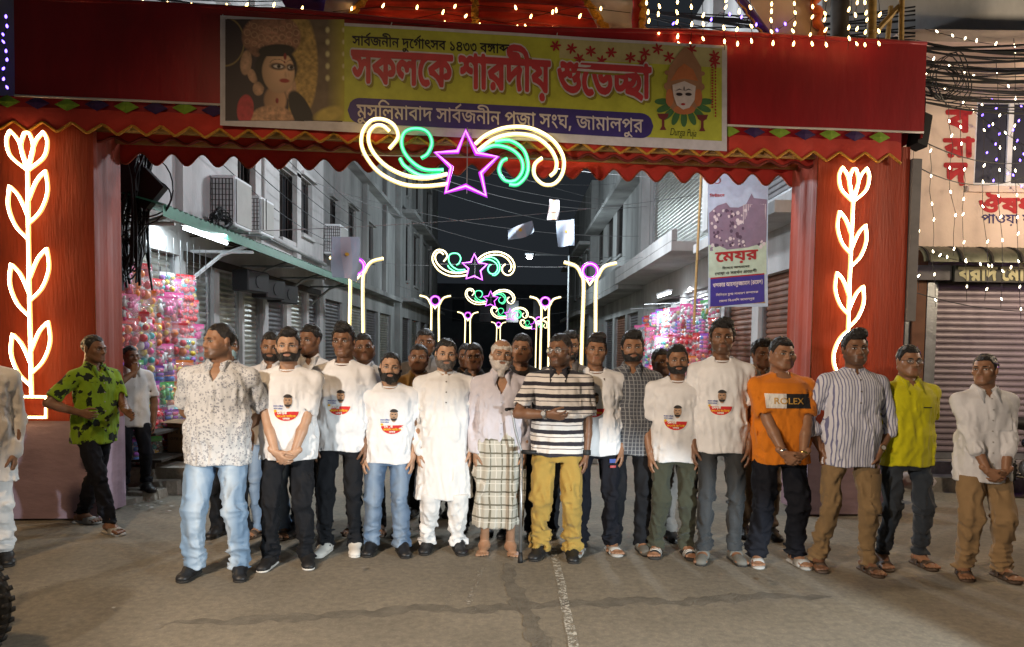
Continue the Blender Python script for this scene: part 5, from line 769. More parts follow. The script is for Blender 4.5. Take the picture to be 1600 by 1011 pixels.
def portrait():
  """printed portrait of a crowned idol, colours computed as soft painted shapes over a fine grid"""
  nx, ny = 170, 150
  X, Y = np.meshgrid(np.linspace(62, 1000, nx), np.linspace(52, 852, ny))
  n = np.random.RandomState(5)
  def fb(sc):
    r = 0
    for o in (1, 2, 4):
      g = n.rand(64, 64); u, v = X / sc * o, Y / sc * o
      iu, iv = np.floor(u).astype(int), np.floor(v).astype(int); fu, fv = u - iu, v - iv
      q = lambda a, c: g[(iu + a) % 64, (iv + c) % 64]
      r = r + ((q(0, 0) * (1 - fu) + q(1, 0) * fu) * (1 - fv) + (q(0, 1) * (1 - fu) + q(1, 1) * fu) * fv) / o
    return r / 1.75
  C = np.zeros((ny, nx, 3)) + (.030, .022, .030)
  def E(cx, cy, rx, ry, soft=.15, rot=0.0):
    c, s = math.cos(rot), math.sin(rot)
    dx, dy = X - cx, Y - cy
    q = np.sqrt(((dx * c + dy * s) / rx) ** 2 + ((dy * c - dx * s) / ry) ** 2)
    return np.clip((1 + soft - q) / (2 * soft), 0, 1), q
  def put(m, col):
    nonlocal C
    C = C * (1 - m[..., None]) + np.array(col) * m[..., None] if np.ndim(col) == 1 else C * (1 - m[..., None]) + col * m[..., None]
  tone = lambda col, k: np.array(col) * k[..., None]
  f1, f2 = fb(60), fb(22)
  put(np.clip((X - 640) / 60, 0, 1), tone((.13, .095, .065), .6 + .7 * f1))
  put(np.clip((X - 860) / 130, 0, 1), tone((.34, .30, .05), .8 + .3 * f1))
  m, q = E(640, 420, 150, 420, .06); put(m * (X > 560), tone((.42, .28, .09), .25 + 1.3 * f2))
  m, q = E(60, 230, 150, 190, .04); put(np.clip(1 - np.abs(q - 1) * 18, 0, 1), (.30, .22, .08))
  m, q = E(425, 190, 232, 185, .04); put(m * (Y < 350), tone((.40, .20, .13), (.35 + 1.1 * f2) * (1.15 - .5 * q)))
  for cy, rr_ in ((110, 26), (180, 30), (250, 24)):
    for k in range(8):
      a, q = E(235 + 55 * k, cy + 30 * math.cos((k - 3.5) * .7), rr_, rr_, .3); put(np.clip(1 - np.abs(q - .8) * 5, 0, 1) * m * .6, (.62, .42, .25))
  for e in ((225, 395, 45, 98, .1), (322, 600, 44, 55, 0), (578, 600, 44, 95, 0), (275, 500, 34, 60, -.4)):
    m, q = E(*e[:4], .08, e[4]); put(m, tone((.50, .31, .20), (.5 + .8 * f2) * (1.2 - .4 * q)))
  m, q = E(462, 440, 168, 172, .05); put(m * (Y > 250), (.012, .011, .012))
  m, q = E(455, 690, 88, 110, .1); put(m, tone((.46, .27, .16), .62 + .5 * np.clip((X - 380) / 150, 0, 1)))
  m, q = E(480, 468, 128, 168, .04, -.08); put(m, tone((.62, .40, .25), .55 + .62 * np.clip(1.15 - np.sqrt(((X - 515) / 170) ** 2 + ((Y - 430) / 200) ** 2), 0, 1)))
  m, q = E(465, 300, 150, 52, .1, -.05); put(m * (Y < 345), (.012, .011, .012))
  for cx, cy, rx in ((476, 425, 62), (575, 432, 36)):
    m, q = E(cx, cy, rx, 27, .25, .08); put(m, (.035, .015, .015))
    m, q = E(cx + 4, cy, rx * .62, 14, .2, .08); put(m, (.62, .56, .52))
    m, q = E(cx + 8, cy - 1, 15, 15, .2); put(m, (.01, .006, .006))
    m, q = E(cx - 2, cy - 6, rx * 1.05, 52, .1, .12); put(np.clip(1 - np.abs(q - 1) * 16, 0, 1) * (Y < cy - 25), (.03, .015, .012))
  m, q = E(545, 490, 16, 26, .5); put(m * .5, (.30, .15, .09))
  m, q = E(548, 470, 7, 60, .6, -.1); put(m * .45, (.78, .55, .38))
  m, q = E(528, 537, 40, 17, .2, .06); put(m, (.30, .035, .03))
  for e in ((533, 345, 12, 27), (529, 392, 6, 9), (470, 695, 13, 22)):
    m, q = E(*e, .2); put(m, (.20, .015, .02))
  m, q = E(430, 850, 175, 118, .06); put(m, tone((.48, .28, .17), .3 + 1.2 * f2))
  m, q = E(660, 780, 75, 180, .06, -.45); put(m, (.014, .014, .018))
  m, q = E(220, 765, 66, 118, .06, .08); put(m, tone((.40, .035, .05), .6 + .7 * f2))
  m, q = E(880, 800, 120, 55, .2, -.3); put(m, tone((.40, .32, .08), .6 + .7 * f1))
  for k in range(5):
    for x, r_ in ((868, 16), (995, 12)):
      m, q = E(x, 135 + 95 * k, r_, r_ * 1.4, .4); put(m, (.52, .48, .26))
  mb = MB(); mb.grid(lambda a, b: bpx(*zp(62 + 938 * a, 52 + 800 * b), 2), nx - 1, ny - 1)
  m_ = mat('ink_portrait', (.5, .5, .5), .5, spec=.4)
  nt, bs = nodes_of(m_); vc = nt.nodes.new('ShaderNodeVertexColor'); vc.layer_name = 'print'; nt.links.new(vc.outputs[0], bs.inputs['Base Color'])
  o = obj('portrait_print', mb, m_, BN, True)
  ca = o.data.color_attributes.new('print', 'FLOAT_COLOR', 'POINT')
  ca.data.foreach_set('color', np.concatenate([C.reshape(-1, 3) * 1.25, np.ones((nx * ny, 1))], 1).astype(np.float32).ravel())


portrait()
# lettering
painted('top_lettering', I_BLACK, lambda mb: lettering(mb, 'greet_top', lambda x, y: ban(x, y, 3), 200, 446, 37, 9))
_v = run_mesh('greet_main'); _e = run_mesh('greet_edge')
sx = (668 - 198) / (_v[3] - _v[2]); sy = (103 - 15) / (_v[5] - _v[4])
painted('letter_outline', I_WHITE, lambda mb: lettering(mb, 'greet_edge', lambda x, y: ban(x, y, 3), 198 + (_e[2] - _v[2]) * sx, 668 + (_e[3] - _v[3]) * sx, 103 - (_e[4] - _v[4]) * sy, 15 - (_e[5] - _v[5]) * sy))
painted('letter_shadow', I_OLIVED, lambda mb: lettering(mb, 'greet_edge', lambda x, y: ban(x + 3.0, y + 3.2, 2.4), 198 + (_e[2] - _v[2]) * sx, 668 + (_e[3] - _v[3]) * sx, 103 - (_e[4] - _v[4]) * sy, 15 - (_e[5] - _v[5]) * sy))
painted('main_lettering', I_RED, lambda mb: lettering(mb, 'greet_main', lambda x, y: ban(x, y, 4.2), 198, 668, 103, 15))


def f_(mb):
  def e(a, b):
    x = 193 + 478 * a
    q = min(1.0, min(a, 1 - a) * 478 / 20.0)
    h = 20 * math.sqrt(max(0, 1 - (1 - q) ** 2)) if q < 1 else 20
    return ban(x, 132 - (2 * b - 1) * h, 2.2)
  mb.grid(e, 120, 6)
painted('navy_panel', I_NAVY, f_)
painted('bottom_lettering', I_PALE, lambda mb: lettering(mb, 'greet_base', lambda x, y: ban(x, y, 3.6), 207, 655, 152, 113))


def zq(zx, zy):            # zoomed crop of the mask emblem -> photograph pixel
  return 980 + zx / 5.055, 40 + zy / 5.055


def f_(mb):
  for k in range(9):
    a = PI * (0.0 + k / 8.0)
    blob(mb, 447 + 170 * math.cos(a), 600 + 140 * math.sin(a) * (1 if k else 1), 62, 26, 2.2, a, 12, zq)
painted('leaf_print', I_LEAF, f_)
def f_(mb):
  patch(mb, [(330, 330), (400, 230), (455, 165), (520, 220), (585, 330), (590, 470), (585, 600), (540, 660), (450, 700), (370, 680), (305, 610), (310, 470)], 2.6, zq)
  for x, y, r in ((312, 372, 18), (320, 480, 32), (595, 380, 18), (582, 485, 30)): blob(mb, x, y, r, r, 2.8, 0, 12, zq)
painted('mask_crown', I_TAN, f_)
def f_(mb):
  blob(mb, 450, 665, 85, 38, 3, 0, 16, zq); blob(mb, 335, 570, 32, 70, 3, 0, 14, zq); blob(mb, 560, 570, 32, 70, 3, 0, 14, zq)
  patch(mb, [(340, 440), (400, 340), (450, 300), (520, 350), (560, 440), (450, 420)], 3, zq)
painted('mask_ornament', I_ORANGE, f_)
def f_(mb):
  patch(mb, [(355, 470), (450, 440), (540, 480), (530, 590), (490, 650), (440, 665), (390, 630), (365, 560)], 4, zq)
painted('mask_face', I_PALE, f_)
def f_(mb):
  for cx in (410, 482): blob(mb, cx, 545, 26, 13, 5, .05, 12, zq); patch(mb, [(cx - 34, 522), (cx, 500), (cx + 30, 515), (cx, 508)], 5, zq)
  blob(mb, 447, 500, 5, 18, 5, 0, 8, zq)
painted('mask_eyes', I_DARKB, f_)
def f_(mb):
  blob(mb, 440, 623, 18, 9, 5, 0, 10, zq)
  for k in range(7):
    r = random.Random(k)
    cx, cy = [(140, 220), (330, 250), (505, 190), (120, 290), (240, 185), (690, 240), (690, 290)][k]
    for q in range(6):
      a = q * PI / 3 + .3
      blob(mb, cx + 24 * math.cos(a), cy + 24 * math.sin(a), 24, 9, 2.2 + q * .05, a, 8, zq)
  for k in range(16): blob(mb, 672, 330 + 21 * k, 9, 8, 2.4, 0, 7, zq); blob(mb, 697, 340 + 25 * k, 7, 9, 2.4, 0, 7, zq)
  for px, py in ((893, 76), (923, 80), (955, 82), (868, 72), (905, 92), (940, 95), (985, 90)):
    for q in range(6):
      a = q * PI / 3 + px
      blob(mb, px + 4.6 * math.cos(a), py + 4.6 * math.sin(a), 4.6, 1.8, 2.2 + q * .05, a, 8, lambda x, y: (x, y))
painted('red_print', I_CRIM, f_)
def f_(mb):
  for cx, cy in ((283, 720), (592, 730)):
    patch(mb, [(cx - 46, cy - 25), (cx + 46, cy - 25), (cx + 34, cy + 8), (cx + 10, cy + 25), (cx + 10, cy + 75), (cx + 26, cy + 105), (cx - 26, cy + 105), (cx - 10, cy + 75), (cx - 10, cy + 25), (cx - 34, cy + 8)], 2.6, zq)
painted('lamp_print', I_MAROON, f_)
painted('script_lettering', I_BLACK, lambda mb: latin(mb, 'Durga Puja', lambda x, y: bpx(x, y + (x - 1047) * .06, 2.6), 1047, 1088, 215, 200, 0.3, -.005))
mb = MB()
for s, r in ((-5, 2), (-5, 160), (260, 0), (520, 0), (784, 2), (784, 162), (390, 165)):
  p = Vector(ban(s, r, 0)); mb.tube([p + Vector((0, .0, 0)), p + Vector((0.01, .045, .07))], .005, 4)
obj('tie_cord', mb, M_WHITE_PIPE, BN)

# ================================================================== NEON


def neon(parent, pts, core, casing, r=0.009, name='neon_tube', closed=False, back=0.012):
  """parent-local points; the viewer is towards -y"""
  mb = MB(); mb.tube([(p[0], p[1] - 0.012, p[2]) for p in pts], r, 6, closed)
  o = obj(name, mb, core, parent, True)
  mb = MB(); mb.tube([(p[0], p[1] + 0.002, p[2]) for p in pts], r * 2.0, 6, closed)
  obj('tube_casing', mb, casing, o, True)
  return o


def spline(pts, n=8):
  P = [Vector(p) for p in pts]
  out = []
  for i in range(len(P) - 1):
    p0, p1, p2, p3 = P[max(i - 1, 0)], P[i], P[i + 1], P[min(i + 2, len(P) - 1)]
    for k in range(n):
      t = k / n
      out.append(0.5 * ((2 * p1) + (-p0 + p2) * t + (2 * p0 - 5 * p1 + 4 * p2 - p3) * t * t + (-p0 + 3 * p1 - 3 * p2 + p3) * t ** 3))
  out.append(P[-1])
  return out


def offset2d(pts, d):
  out = []
  for i, p in enumerate(pts):
    t = (pts[min(i + 1, len(pts) - 1)] - pts[max(0, i - 1)])
    nrm = Vector((-t.z, 0, t.x))
    out.append(p + nrm.normalized() * d if nrm.length > 0 else p)
  return out


# tall glowing flower stems on the two pillars; offsets are metres from the pot foot
def plant(px_top, py_top, px_bot, py_bot, label, pot):
  u0, z0 = gate(px_bot, py_bot, -0.08)
  u1, z1 = gate(px_top, py_top, -0.08)
  T = gate_thing('neon_plant', label, 'neon light', u0, -0.08, z0, 'glowing flower stems on the gate pillars')
  H = z1 - z0
  lean = (u1 - u0) / H
  kx = .90 if pot else .80
  S = lambda x, z: (x * kx + lean * z, 0, z)
  if pot:
    neon(T, [S(-.13, 0), S(.13, 0), S(.135, .18), S(-.135, .18)], N_WARM, N_WARMC, .0092, 'neon_pot', True)
    tips = [(1, .866), (-1, .81), (1, .597), (-1, .54), (1, .34), (-1, .295)]
    hl, zf, zs = .185 * H, .865 * H, .18
  else:
    for sg in (-1, 1):
      neon(T, spline([S(sg * .02, .0), S(sg * .14, .10), S(sg * .165, .24), S(sg * .10, .38), S(0, .46)]), N_WARM, N_WARMC, .0092, 'neon_pot')
    tips = [(-1, .794), (1, .733), (-1, .506), (1, .445)]
    hl, zf, zs = .20 * H, .84 * H, .46
  neon(T, [S(0, zs), S(-.004, H * .5), S(0, zf)], N_WARM, N_WARMC, .0092, 'neon_stem')
  for sgn, f in tips:
    zb = H * f - hl
    a = [S(0, zb), S(sgn * .115, zb + hl * .25), S(sgn * .180, zb + hl * .62), S(sgn * .165, zb + hl)]
    c = [S(sgn * .165, zb + hl), S(sgn * .08, zb + hl * .80), S(0, zb + hl * .42)]
    neon(T, spline(a)[:-1] + spline(c), N_WARM, N_WARMC, .0082, 'neon_leaf')
  # tulip of three petals
  hf = H - zf
  neon(T, spline([S(0, zf), S(-.15, zf + hf * .35), S(-.185, zf + hf * .75), S(-.15, H)]) + spline([S(-.15, H), S(-.07, zf + hf * .7), S(0, zf)])[1:], N_WARM, N_WARMC, .0082, 'neon_petal')
  neon(T, spline([S(0, zf), S(.15, zf + hf * .35), S(.185, zf + hf * .75), S(.15, H)]) + spline([S(.15, H), S(.07, zf + hf * .7), S(0, zf)])[1:], N_WARM, N_WARMC, .0082, 'neon_petal')
  neon(T, spline([S(0, zf), S(-.055, zf + hf * .55), S(-.03, zf + hf * .9), S(0, H * .995), S(.03, zf + hf * .9), S(.055, zf + hf * .55), S(0, zf)]), N_WARM, N_WARMC, .0082, 'neon_petal')
  return T


plant(42, 205, 50, 652, 'glowing white neon flower in a square pot on the left red pillar', True)
plant(1335, 262, 1322, 592, 'glowing white neon flower in a round pot on the right red pillar', False)

# star with scrolls: coordinates in metres about the star centre, from the big one on the gate (172 px per metre)
SX = lambda px, py: ((px - 730) / 172.0, 0, (260 - (py - 0.0144 * (px - 730))) / 172.0)
_starpts = [SX(*p) for p in [(727, 207), (744, 240), (776, 245), (751, 270), (759, 304), (728, 290), (698, 300), (706, 262), (682, 241), (715, 238)]]
_scrolls = [
  ('scroll_tube', 0, [(700, 287), (665, 291), (630, 288), (595, 270), (573, 240), (571, 215), (583, 196), (600, 192), (618, 200), (625, 218), (612, 236)]),
  ('scroll_tube', 0, [(700, 272), (668, 279), (635, 275), (605, 260), (585, 237), (581, 216), (590, 203), (602, 202), (612, 210)]),
  ('scroll_tube', 0, [(742, 226), (760, 211), (790, 200), (825, 200), (858, 215), (877, 240), (878, 265), (866, 283), (848, 285), (834, 272), (834, 255), (845, 245)]),
  ('scroll_tube', 0, [(746, 236), (770, 218), (800, 210), (832, 213), (855, 228), (867, 248), (866, 264), (858, 272)]),
  ('green_scroll_tube', 1, [(694, 266), (665, 266), (643, 252), (631, 232), (634, 212), (650, 205), (668, 209), (676, 225), (670, 242), (660, 249)]),
  ('green_scroll_tube', 1, [(690, 273), (660, 275), (636, 262), (628, 250)]),
  ('green_scroll_tube', 1, [(748, 238), (770, 228), (795, 232), (812, 246), (815, 265), (804, 280), (788, 280), (779, 266), (783, 252), (791, 247)]),
  ('green_scroll_tube', 1, [(772, 222), (795, 220), (815, 232), (823, 252), (821, 272), (808, 286), (795, 286)]),
]


def star_sign(matrix, label, s=1.0, r=1.0):
  T = thing('neon_star_sign', label, 'neon light', group='neon star and scroll signs over the street', matrix=matrix)
  neon(T, [tuple(c * s for c in p) for p in _starpts], N_PURP, N_PURPC, .0125 * r, 'star_tube', True)
  for nm, g, pts in _scrolls:
    neon(T, spline([tuple(c * s for c in SX(*p)) for p in pts], 5), N_GREEN if g else N_CREAM, N_GREENC if g else N_CREAMC, .0095 * r, nm)
  mb = MB()
  mb.tube([tuple(c * s for c in SX(570, 245)), tuple(c * s for c in SX(880, 245))], .006, 4)
  mb.tube([tuple(c * s for c in SX(730, 200)), tuple(c * s for c in SX(730, 300))], .006, 4)
  o = obj('frame', mb, M_STEEL, T); o.location = (0, .03, 0)
  return T


u, z = gate(730, 260, -0.16)
p = GO + GU * u + GT * (-0.16)
big = star_sign(Matrix.Translation((p.x, p.y, z)) @ Matrix.Rotation(GA, 4, 'Z'), 'large purple neon star with cream and green scrolls hanging under the banner')
for i, (px, py, Y, lab) in enumerate([(742, 419, 16.3, 'second neon star and scrolls strung across the street, largest behind the gate'),
                  (767, 468, 27.0, 'third neon star and scrolls along the street, above the white bearded man'),
                  (797, 492, 35.5, 'fourth and smaller neon star sign, lower down the street'),
                  (835, 509, 47.0, 'smallest and farthest neon star sign at the end of the street')]):
  q = atY(px, py, Y)
  T = copy_thing(big, q, [0.05, 0.02, -.1, -.15][i], lab)
  w = 8 if i < 3 else 5
  for sg in (-1, 1):
    mb = MB()
    a = q + Vector((sg * .93, .03, .05))
    e = Vector((-4.3 if sg < 0 else 3.6, Y + .2, q.z + .5))
    mb.tube([a.lerp(e, k / 8) - Vector((0, 0, .15 * math.sin(PI * k / 8))) for k in range(9)], .006, 4)
    obj('guy_wire', mb, M_WIREG, None, label=['left', 'right'][sg > 0] + ' guy wire of the ' + ['second', 'third', 'fourth', 'farthest'][i] + ' neon star sign', category='wire', group='guy wires of the neon stars')

# Y shaped light posts along both kerbs
mbp = None
PX0 = Vector((557, 417, 0))


def neon_post():
  T = thing('neon_post', 'tall forked neon light post with a purple ring at left beside the flag', 'light post', group='forked neon posts along the street')
  k = 1 / 115.0
  X = lambda px, py: ((px - 557) * k, 0, 2.67 + (417 - py) * k)
  for sgn in (-1, 1):
    pts = spline([((sgn * .095), 0, 0.12), (sgn * .095, 0, 1.6), (sgn * .085, 0, 2.45), (sgn * .12, 0, 2.62), (sgn * .20, 0, 2.74), (sgn * .36, 0, 2.79)], 6)
    neon(T, pts, N_CREAM, N_CREAMC, .0135, 'neon_branch')
  neon(T, [(.105 * math.cos(t), 0, 2.67 + .105 * math.sin(t)) for t in [i * PI / 10 for i in range(20)]], N_PURP, N_PURPC, .014, 'neon_ring', True)
  neon(T, [(-.05, 0, 2.57), (0, 0, 2.48), (.05, 0, 2.57)], N_CREAM, N_CREAMC, .010, 'neon_tip')
  mb = MB(); mb.box(-.14, .14, -.1, .1, 0, .12, .01); 
  obj('stand', mb, M_STEEL, T)
  return T


post0 = neon_post()
posts = [(557, 417, 10.0, 1.0, None), (922, 424, 10.2, 1.0, 'tall forked neon light post with a purple ring by the right hand shops'),
    (680, 470, 17.2, .97, 'second forked neon post on the left side of the street'), (852, 472, 17.2, .97, 'second forked neon post on the right, behind the man in glasses'),
    (731, 493, 25.5, .97, 'third forked neon post on the left side of the street'), (779, 507, 36, .97, 'farthest forked neon post at the middle of the street end'),
    (842, 500, 27, .9, 'third forked neon post on the right, half hidden by the second')]
for i, (px, py, Y, s, lab) in enumerate(posts):
  q = atY(px, py, Y)
  T = post0 if i == 0 else copy_thing(post0, (0, 0, 0), 0.0, lab)
  T.location = (q.x, Y, 0)
  T.scale = (1, 1, q.z / 2.67)
# ================================================================== STREET BUILDINGS
# each facade is a list of wall pieces round real openings; local axes: y along the street, x towards the street


def facade(name, label, X, side, y0, y1, z0, z1, openings, m, depth=0.35, body=3.0):
  """side=+1 when the street lies towards +x. openings: list of (ya, yb, za, zb, kind)"""
  T = thing(name, label, 'building', (X, y0, 0))
  ys = sorted({y0, y1, *[o[0] for o in openings], *[o[1] for o in openings]})
  zs = sorted({z0, z1, *[o[2] for o in openings], *[o[3] for o in openings]})
  mb = MB()
  for a, b in zip(ys[:-1], ys[1:]):
    run = None
    for c, d in zip(zs[:-1], zs[1:]):
      inside = any(o[0] <= (a + b) / 2 <= o[1] and o[2] <= (c + d) / 2 <= o[3] for o in openings)
      if not inside:
        xa, xb = (-depth, 0) if side > 0 else (0, depth)
        mb.box(xa, xb, a - y0, b - y0, c, d)
  xa, xb = (-body, -depth - .01) if side > 0 else (depth + .01, body)
  mb.box(xa, xb, 0, y1 - y0, 0.0, z1)
  obj('wall', mb, m, T)
  for (a, b, c, d, kind) in openings:
    a -= y0; b -= y0
    s = side
    if kind == 'window':
      mb = MB()
      fw = .05
      for (p, q, r, t) in ((a, b, c, c + fw), (a, b, d - fw, d), (a, a + fw, c + fw, d - fw), (b - fw, b, c + fw, d - fw), ((a + b) / 2 - fw / 2, (a + b) / 2 + fw / 2, c + fw, d - fw)):
        mb.box(min(-s * .10, -s * .16), max(-s * .10, -s * .16), p, q, r, t)
      w = obj('window', mb, M_WOODW, T)
      mb = MB(); mb.box(min(-s * .14, -s * .15), max(-s * .14, -s * .15), a + fw, (a + b) / 2 - fw / 2, c + fw, d - fw)
      mb.box(min(-s * .14, -s * .15), max(-s * .14, -s * .15), (a + b) / 2 + fw / 2, b - fw, c + fw, d - fw)
      obj('pane', mb, M_GLASS, w)
      mb = MB()
      n = max(2, int((b - a) / .16))
      for k in range(1, n):
        y = a + (b - a) * k / n
        mb.tube([(-s * .05, y, c), (-s * .05, y, d)], .009, 4)
      obj('bars', mb, M_WOODW, w)
      mb = MB(); mb.box(min(0, s * .10), max(0, s * .10), a - .1, b + .1, d + .02, d + .09); obj('lintel', mb, m, w)
      mb = MB(); mb.box(min(0, s * .08), max(0, s * .08), a - .06, b + .06, c - .09, c - .01)
      obj('sill', mb, m, w)
    elif kind.startswith('shutter'):
      mm = {'shutter': M_SHUT, 'shutter_dark': M_SHUTD, 'shutter_rust': M_SHUTR, 'shutter_lilac': M_SHUTL}[kind]
      shutter(T, mm, 'y', a, b, c, d, -s * .12, s)
  return T


def shutter(T, m, axis, a, b, c, d, off, s, pitch=0.085, amp=0.022, roll=True):
  """rolling steel shutter: real ribs"""
  mb = MB()
  n = max(4, int((d - c) / pitch))
  pr = []
  for k in range(n):
    z = c + (d - c) * k / n
    h = (d - c) / n
    pr += [(0, z), (amp * .8, z + h * .18), (amp, z + h * .45), (amp * .7, z + h * .78), (0, z + h * .93)]
  pr.append((0, d))
  vs = []
  for o_, z in pr:
    for y in (a + .04, b - .04):
      vs.append((off + s * o_, y, z) if axis == 'y' else (y, off - o_, z))
  mb.add(vs, [(2 * i, 2 * i + 1, 2 * i + 3, 2 * i + 2) for i in range(len(pr) - 1)])
  o = obj('rolling_shutter', mb, m, T)
  mb = MB()
  for y in (a, b - .06):
    if axis == 'y':
      mb.box(min(off - s * .02, off + s * .06), max(off - s * .02, off + s * .06), y, y + .06, c, d)
    else:
      mb.box(y, y + .06, off - .06, off + .02, c, d)
  if axis == 'y':
    mb.box(min(off - s * .02, off + s * .05), max(off - s * .02, off + s * .05), a + .07, b - .07, c, c + .07)
  else:
    mb.box(a + .07, b - .07, off - .05, off + .02, c, c + .07)
  obj('guide_rail', mb, M_STEEL, o)
  return o


def yz(px, py, X):
  q = atX(px, py, X)
  return q.y, q.z


XL, XR = -4.45, 3.7


def win(pxa, pxb, pya, pyb, X, kind='window'):
  pa, pb = (pxa, pxb)
  ya, yb = sorted((yz(pa, 400, X)[0], yz(pb, 400, X)[0]))
  pm = (pxa + pxb) / 2
  z1, z0 = yz(pm, pya, X)[1], yz(pm, pyb, X)[1]
  return (ya, yb, z0, z1, kind)


L_B1 = facade('white_building', 'stained white two storey building above the toy stall with green awning', XL, 1, 7.3, 17.4, 0, 8.5,
      [win(372, 398, 225, 312, XL), win(437, 461, 270, 375, XL), win(470, 488, 282, 368, XL),
      (7.55, 9.9, .27, 2.75, 'shutter'), (10.1, 11.05, .21, 2.75, 'shutter'), (11.25, 12.2, .21, 2.7, 'shutter'), (12.3, 13.2, .21, 2.7, 'shutter'), (13.5, 14.6, .21, 2.7, 'shutter_dark'), (14.9, 16.0, .21, 2.7, 'shutter'), (16.2, 17.1, .21, 2.7, 'shutter_dark')], M_WALLW)
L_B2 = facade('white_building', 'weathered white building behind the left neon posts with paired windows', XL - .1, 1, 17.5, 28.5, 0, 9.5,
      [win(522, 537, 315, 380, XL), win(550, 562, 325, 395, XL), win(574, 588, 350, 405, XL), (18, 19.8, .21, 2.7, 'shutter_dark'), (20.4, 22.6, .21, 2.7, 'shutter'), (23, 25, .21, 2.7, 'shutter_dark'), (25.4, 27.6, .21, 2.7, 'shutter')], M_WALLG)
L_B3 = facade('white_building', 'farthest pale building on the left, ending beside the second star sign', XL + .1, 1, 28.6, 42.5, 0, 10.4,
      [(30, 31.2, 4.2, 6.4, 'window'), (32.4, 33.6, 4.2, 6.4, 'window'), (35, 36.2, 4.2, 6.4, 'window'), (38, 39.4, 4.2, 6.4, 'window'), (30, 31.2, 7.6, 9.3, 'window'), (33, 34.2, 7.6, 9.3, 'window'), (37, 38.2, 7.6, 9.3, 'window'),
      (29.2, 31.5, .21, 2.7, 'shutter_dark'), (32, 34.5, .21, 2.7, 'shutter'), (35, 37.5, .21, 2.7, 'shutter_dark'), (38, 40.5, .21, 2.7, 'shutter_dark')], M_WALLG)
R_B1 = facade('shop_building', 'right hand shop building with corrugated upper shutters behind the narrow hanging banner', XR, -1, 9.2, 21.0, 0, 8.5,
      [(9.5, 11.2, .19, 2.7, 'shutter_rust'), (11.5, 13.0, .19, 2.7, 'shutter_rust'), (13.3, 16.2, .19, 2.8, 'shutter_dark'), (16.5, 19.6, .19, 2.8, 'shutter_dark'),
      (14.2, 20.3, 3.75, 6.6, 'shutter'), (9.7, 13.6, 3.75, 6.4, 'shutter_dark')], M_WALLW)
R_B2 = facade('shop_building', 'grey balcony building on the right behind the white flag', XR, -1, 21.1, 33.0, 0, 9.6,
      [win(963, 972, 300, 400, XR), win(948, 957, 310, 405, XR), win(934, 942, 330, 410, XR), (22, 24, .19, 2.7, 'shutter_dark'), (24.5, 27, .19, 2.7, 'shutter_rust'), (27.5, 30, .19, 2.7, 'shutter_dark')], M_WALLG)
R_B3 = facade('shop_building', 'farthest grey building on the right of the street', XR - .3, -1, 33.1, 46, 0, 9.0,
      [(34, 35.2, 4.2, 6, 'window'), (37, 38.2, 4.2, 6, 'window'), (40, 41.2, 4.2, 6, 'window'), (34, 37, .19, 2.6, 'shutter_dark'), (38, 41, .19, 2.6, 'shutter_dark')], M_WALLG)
# things that break the flat walls: pilasters, ledges, drain pipes
mb = MB()
for y in (9.95, 12.7, 15.1):
  mb.box(0.002, .10, y - 7.3 - .14, y - 7.3 + .14, 3.3, 8.4)
mb.box(0.002, .16, 0.05, 10.05, 3.16, 3.28)
mb.box(0.002, .22, 0.05, 10.05, 6.6, 6.72)
obj('ledge', mb, M_WALLW, L_B1)
mb = MB()
q = [(XL + .08, 13.0, 6.4), (XL + .08, 13.0, 3.62), (XL + .12, 13.3, 3.5), (XL + .1, 17.2, 3.42)]
mb.tube([(x - XL, y - 7.3, z) for x, y, z in q], .045, 7)
obj('drain_pipe', mb, M_WALLW, L_B1, True)
mb = MB()
mb.box(0.002, .35, 0.2, 10.7, 3.2, 3.34); mb.box(0.002, .3, 0.1, 10.8, 6.4, 6.52)
for y in (1.6, 5.0, 8.4):
  mb.box(0.002, .14, y - .15, y + .15, 3.4, 9.3)
obj('ledge', mb, M_WALLG, L_B2)
mb = MB(); mb.box(.002, .5, 0.3, 13.4, 3.3, 3.45); mb.box(.002, .5, .3, 13.4, 6.7, 6.85)
for y in (2, 6, 10): mb.box(.002, .12, y - .2, y + .2, 3.5, 10)
obj('ledge', mb, M_WALLG, L_B3)
mb = MB()
mb.box(-.85, -.002, 4.3, 11.7, 3.38, 3.55); mb.box(-.85, -.75, 4.3, 11.7, 3.56, 3.76); mb.box(-.5, -.002, 0.0, 4.1, 3.3, 3.45)
mb.box(-.22, -.002, 11.25, 11.7, 3.78, 8.4); mb.box(-.2, -.002, 4.35, 4.75, 3.78, 8.4)
obj('ledge', mb, M_WALLW, R_B1)
mb = MB()
mb.box(-.7, -.002, 0.2, 11.7, 3.3, 3.46); mb.box(-.7, -.62, .2, 11.7, 3.47, 3.95); mb.box(-.6, -.002, 0.2, 11.7, 6.5, 6.65)
obj('ledge', mb, M_WALLG, R_B2)
mb = MB(); mb.box(-.5, -.002, 0.2, 12.5, 3.1, 3.26); mb.box(-.5, -.002, .2, 12.5, 6.2, 6.35); obj('ledge', mb, M_WALLG, R_B3)
# the dark end of the street
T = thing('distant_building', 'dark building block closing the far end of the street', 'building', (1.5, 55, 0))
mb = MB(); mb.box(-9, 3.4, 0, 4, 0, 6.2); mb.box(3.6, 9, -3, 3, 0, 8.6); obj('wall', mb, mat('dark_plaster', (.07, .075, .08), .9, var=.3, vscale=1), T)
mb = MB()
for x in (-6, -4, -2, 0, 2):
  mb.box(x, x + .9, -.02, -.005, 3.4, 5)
obj('window', mb, M_GLASS, T)

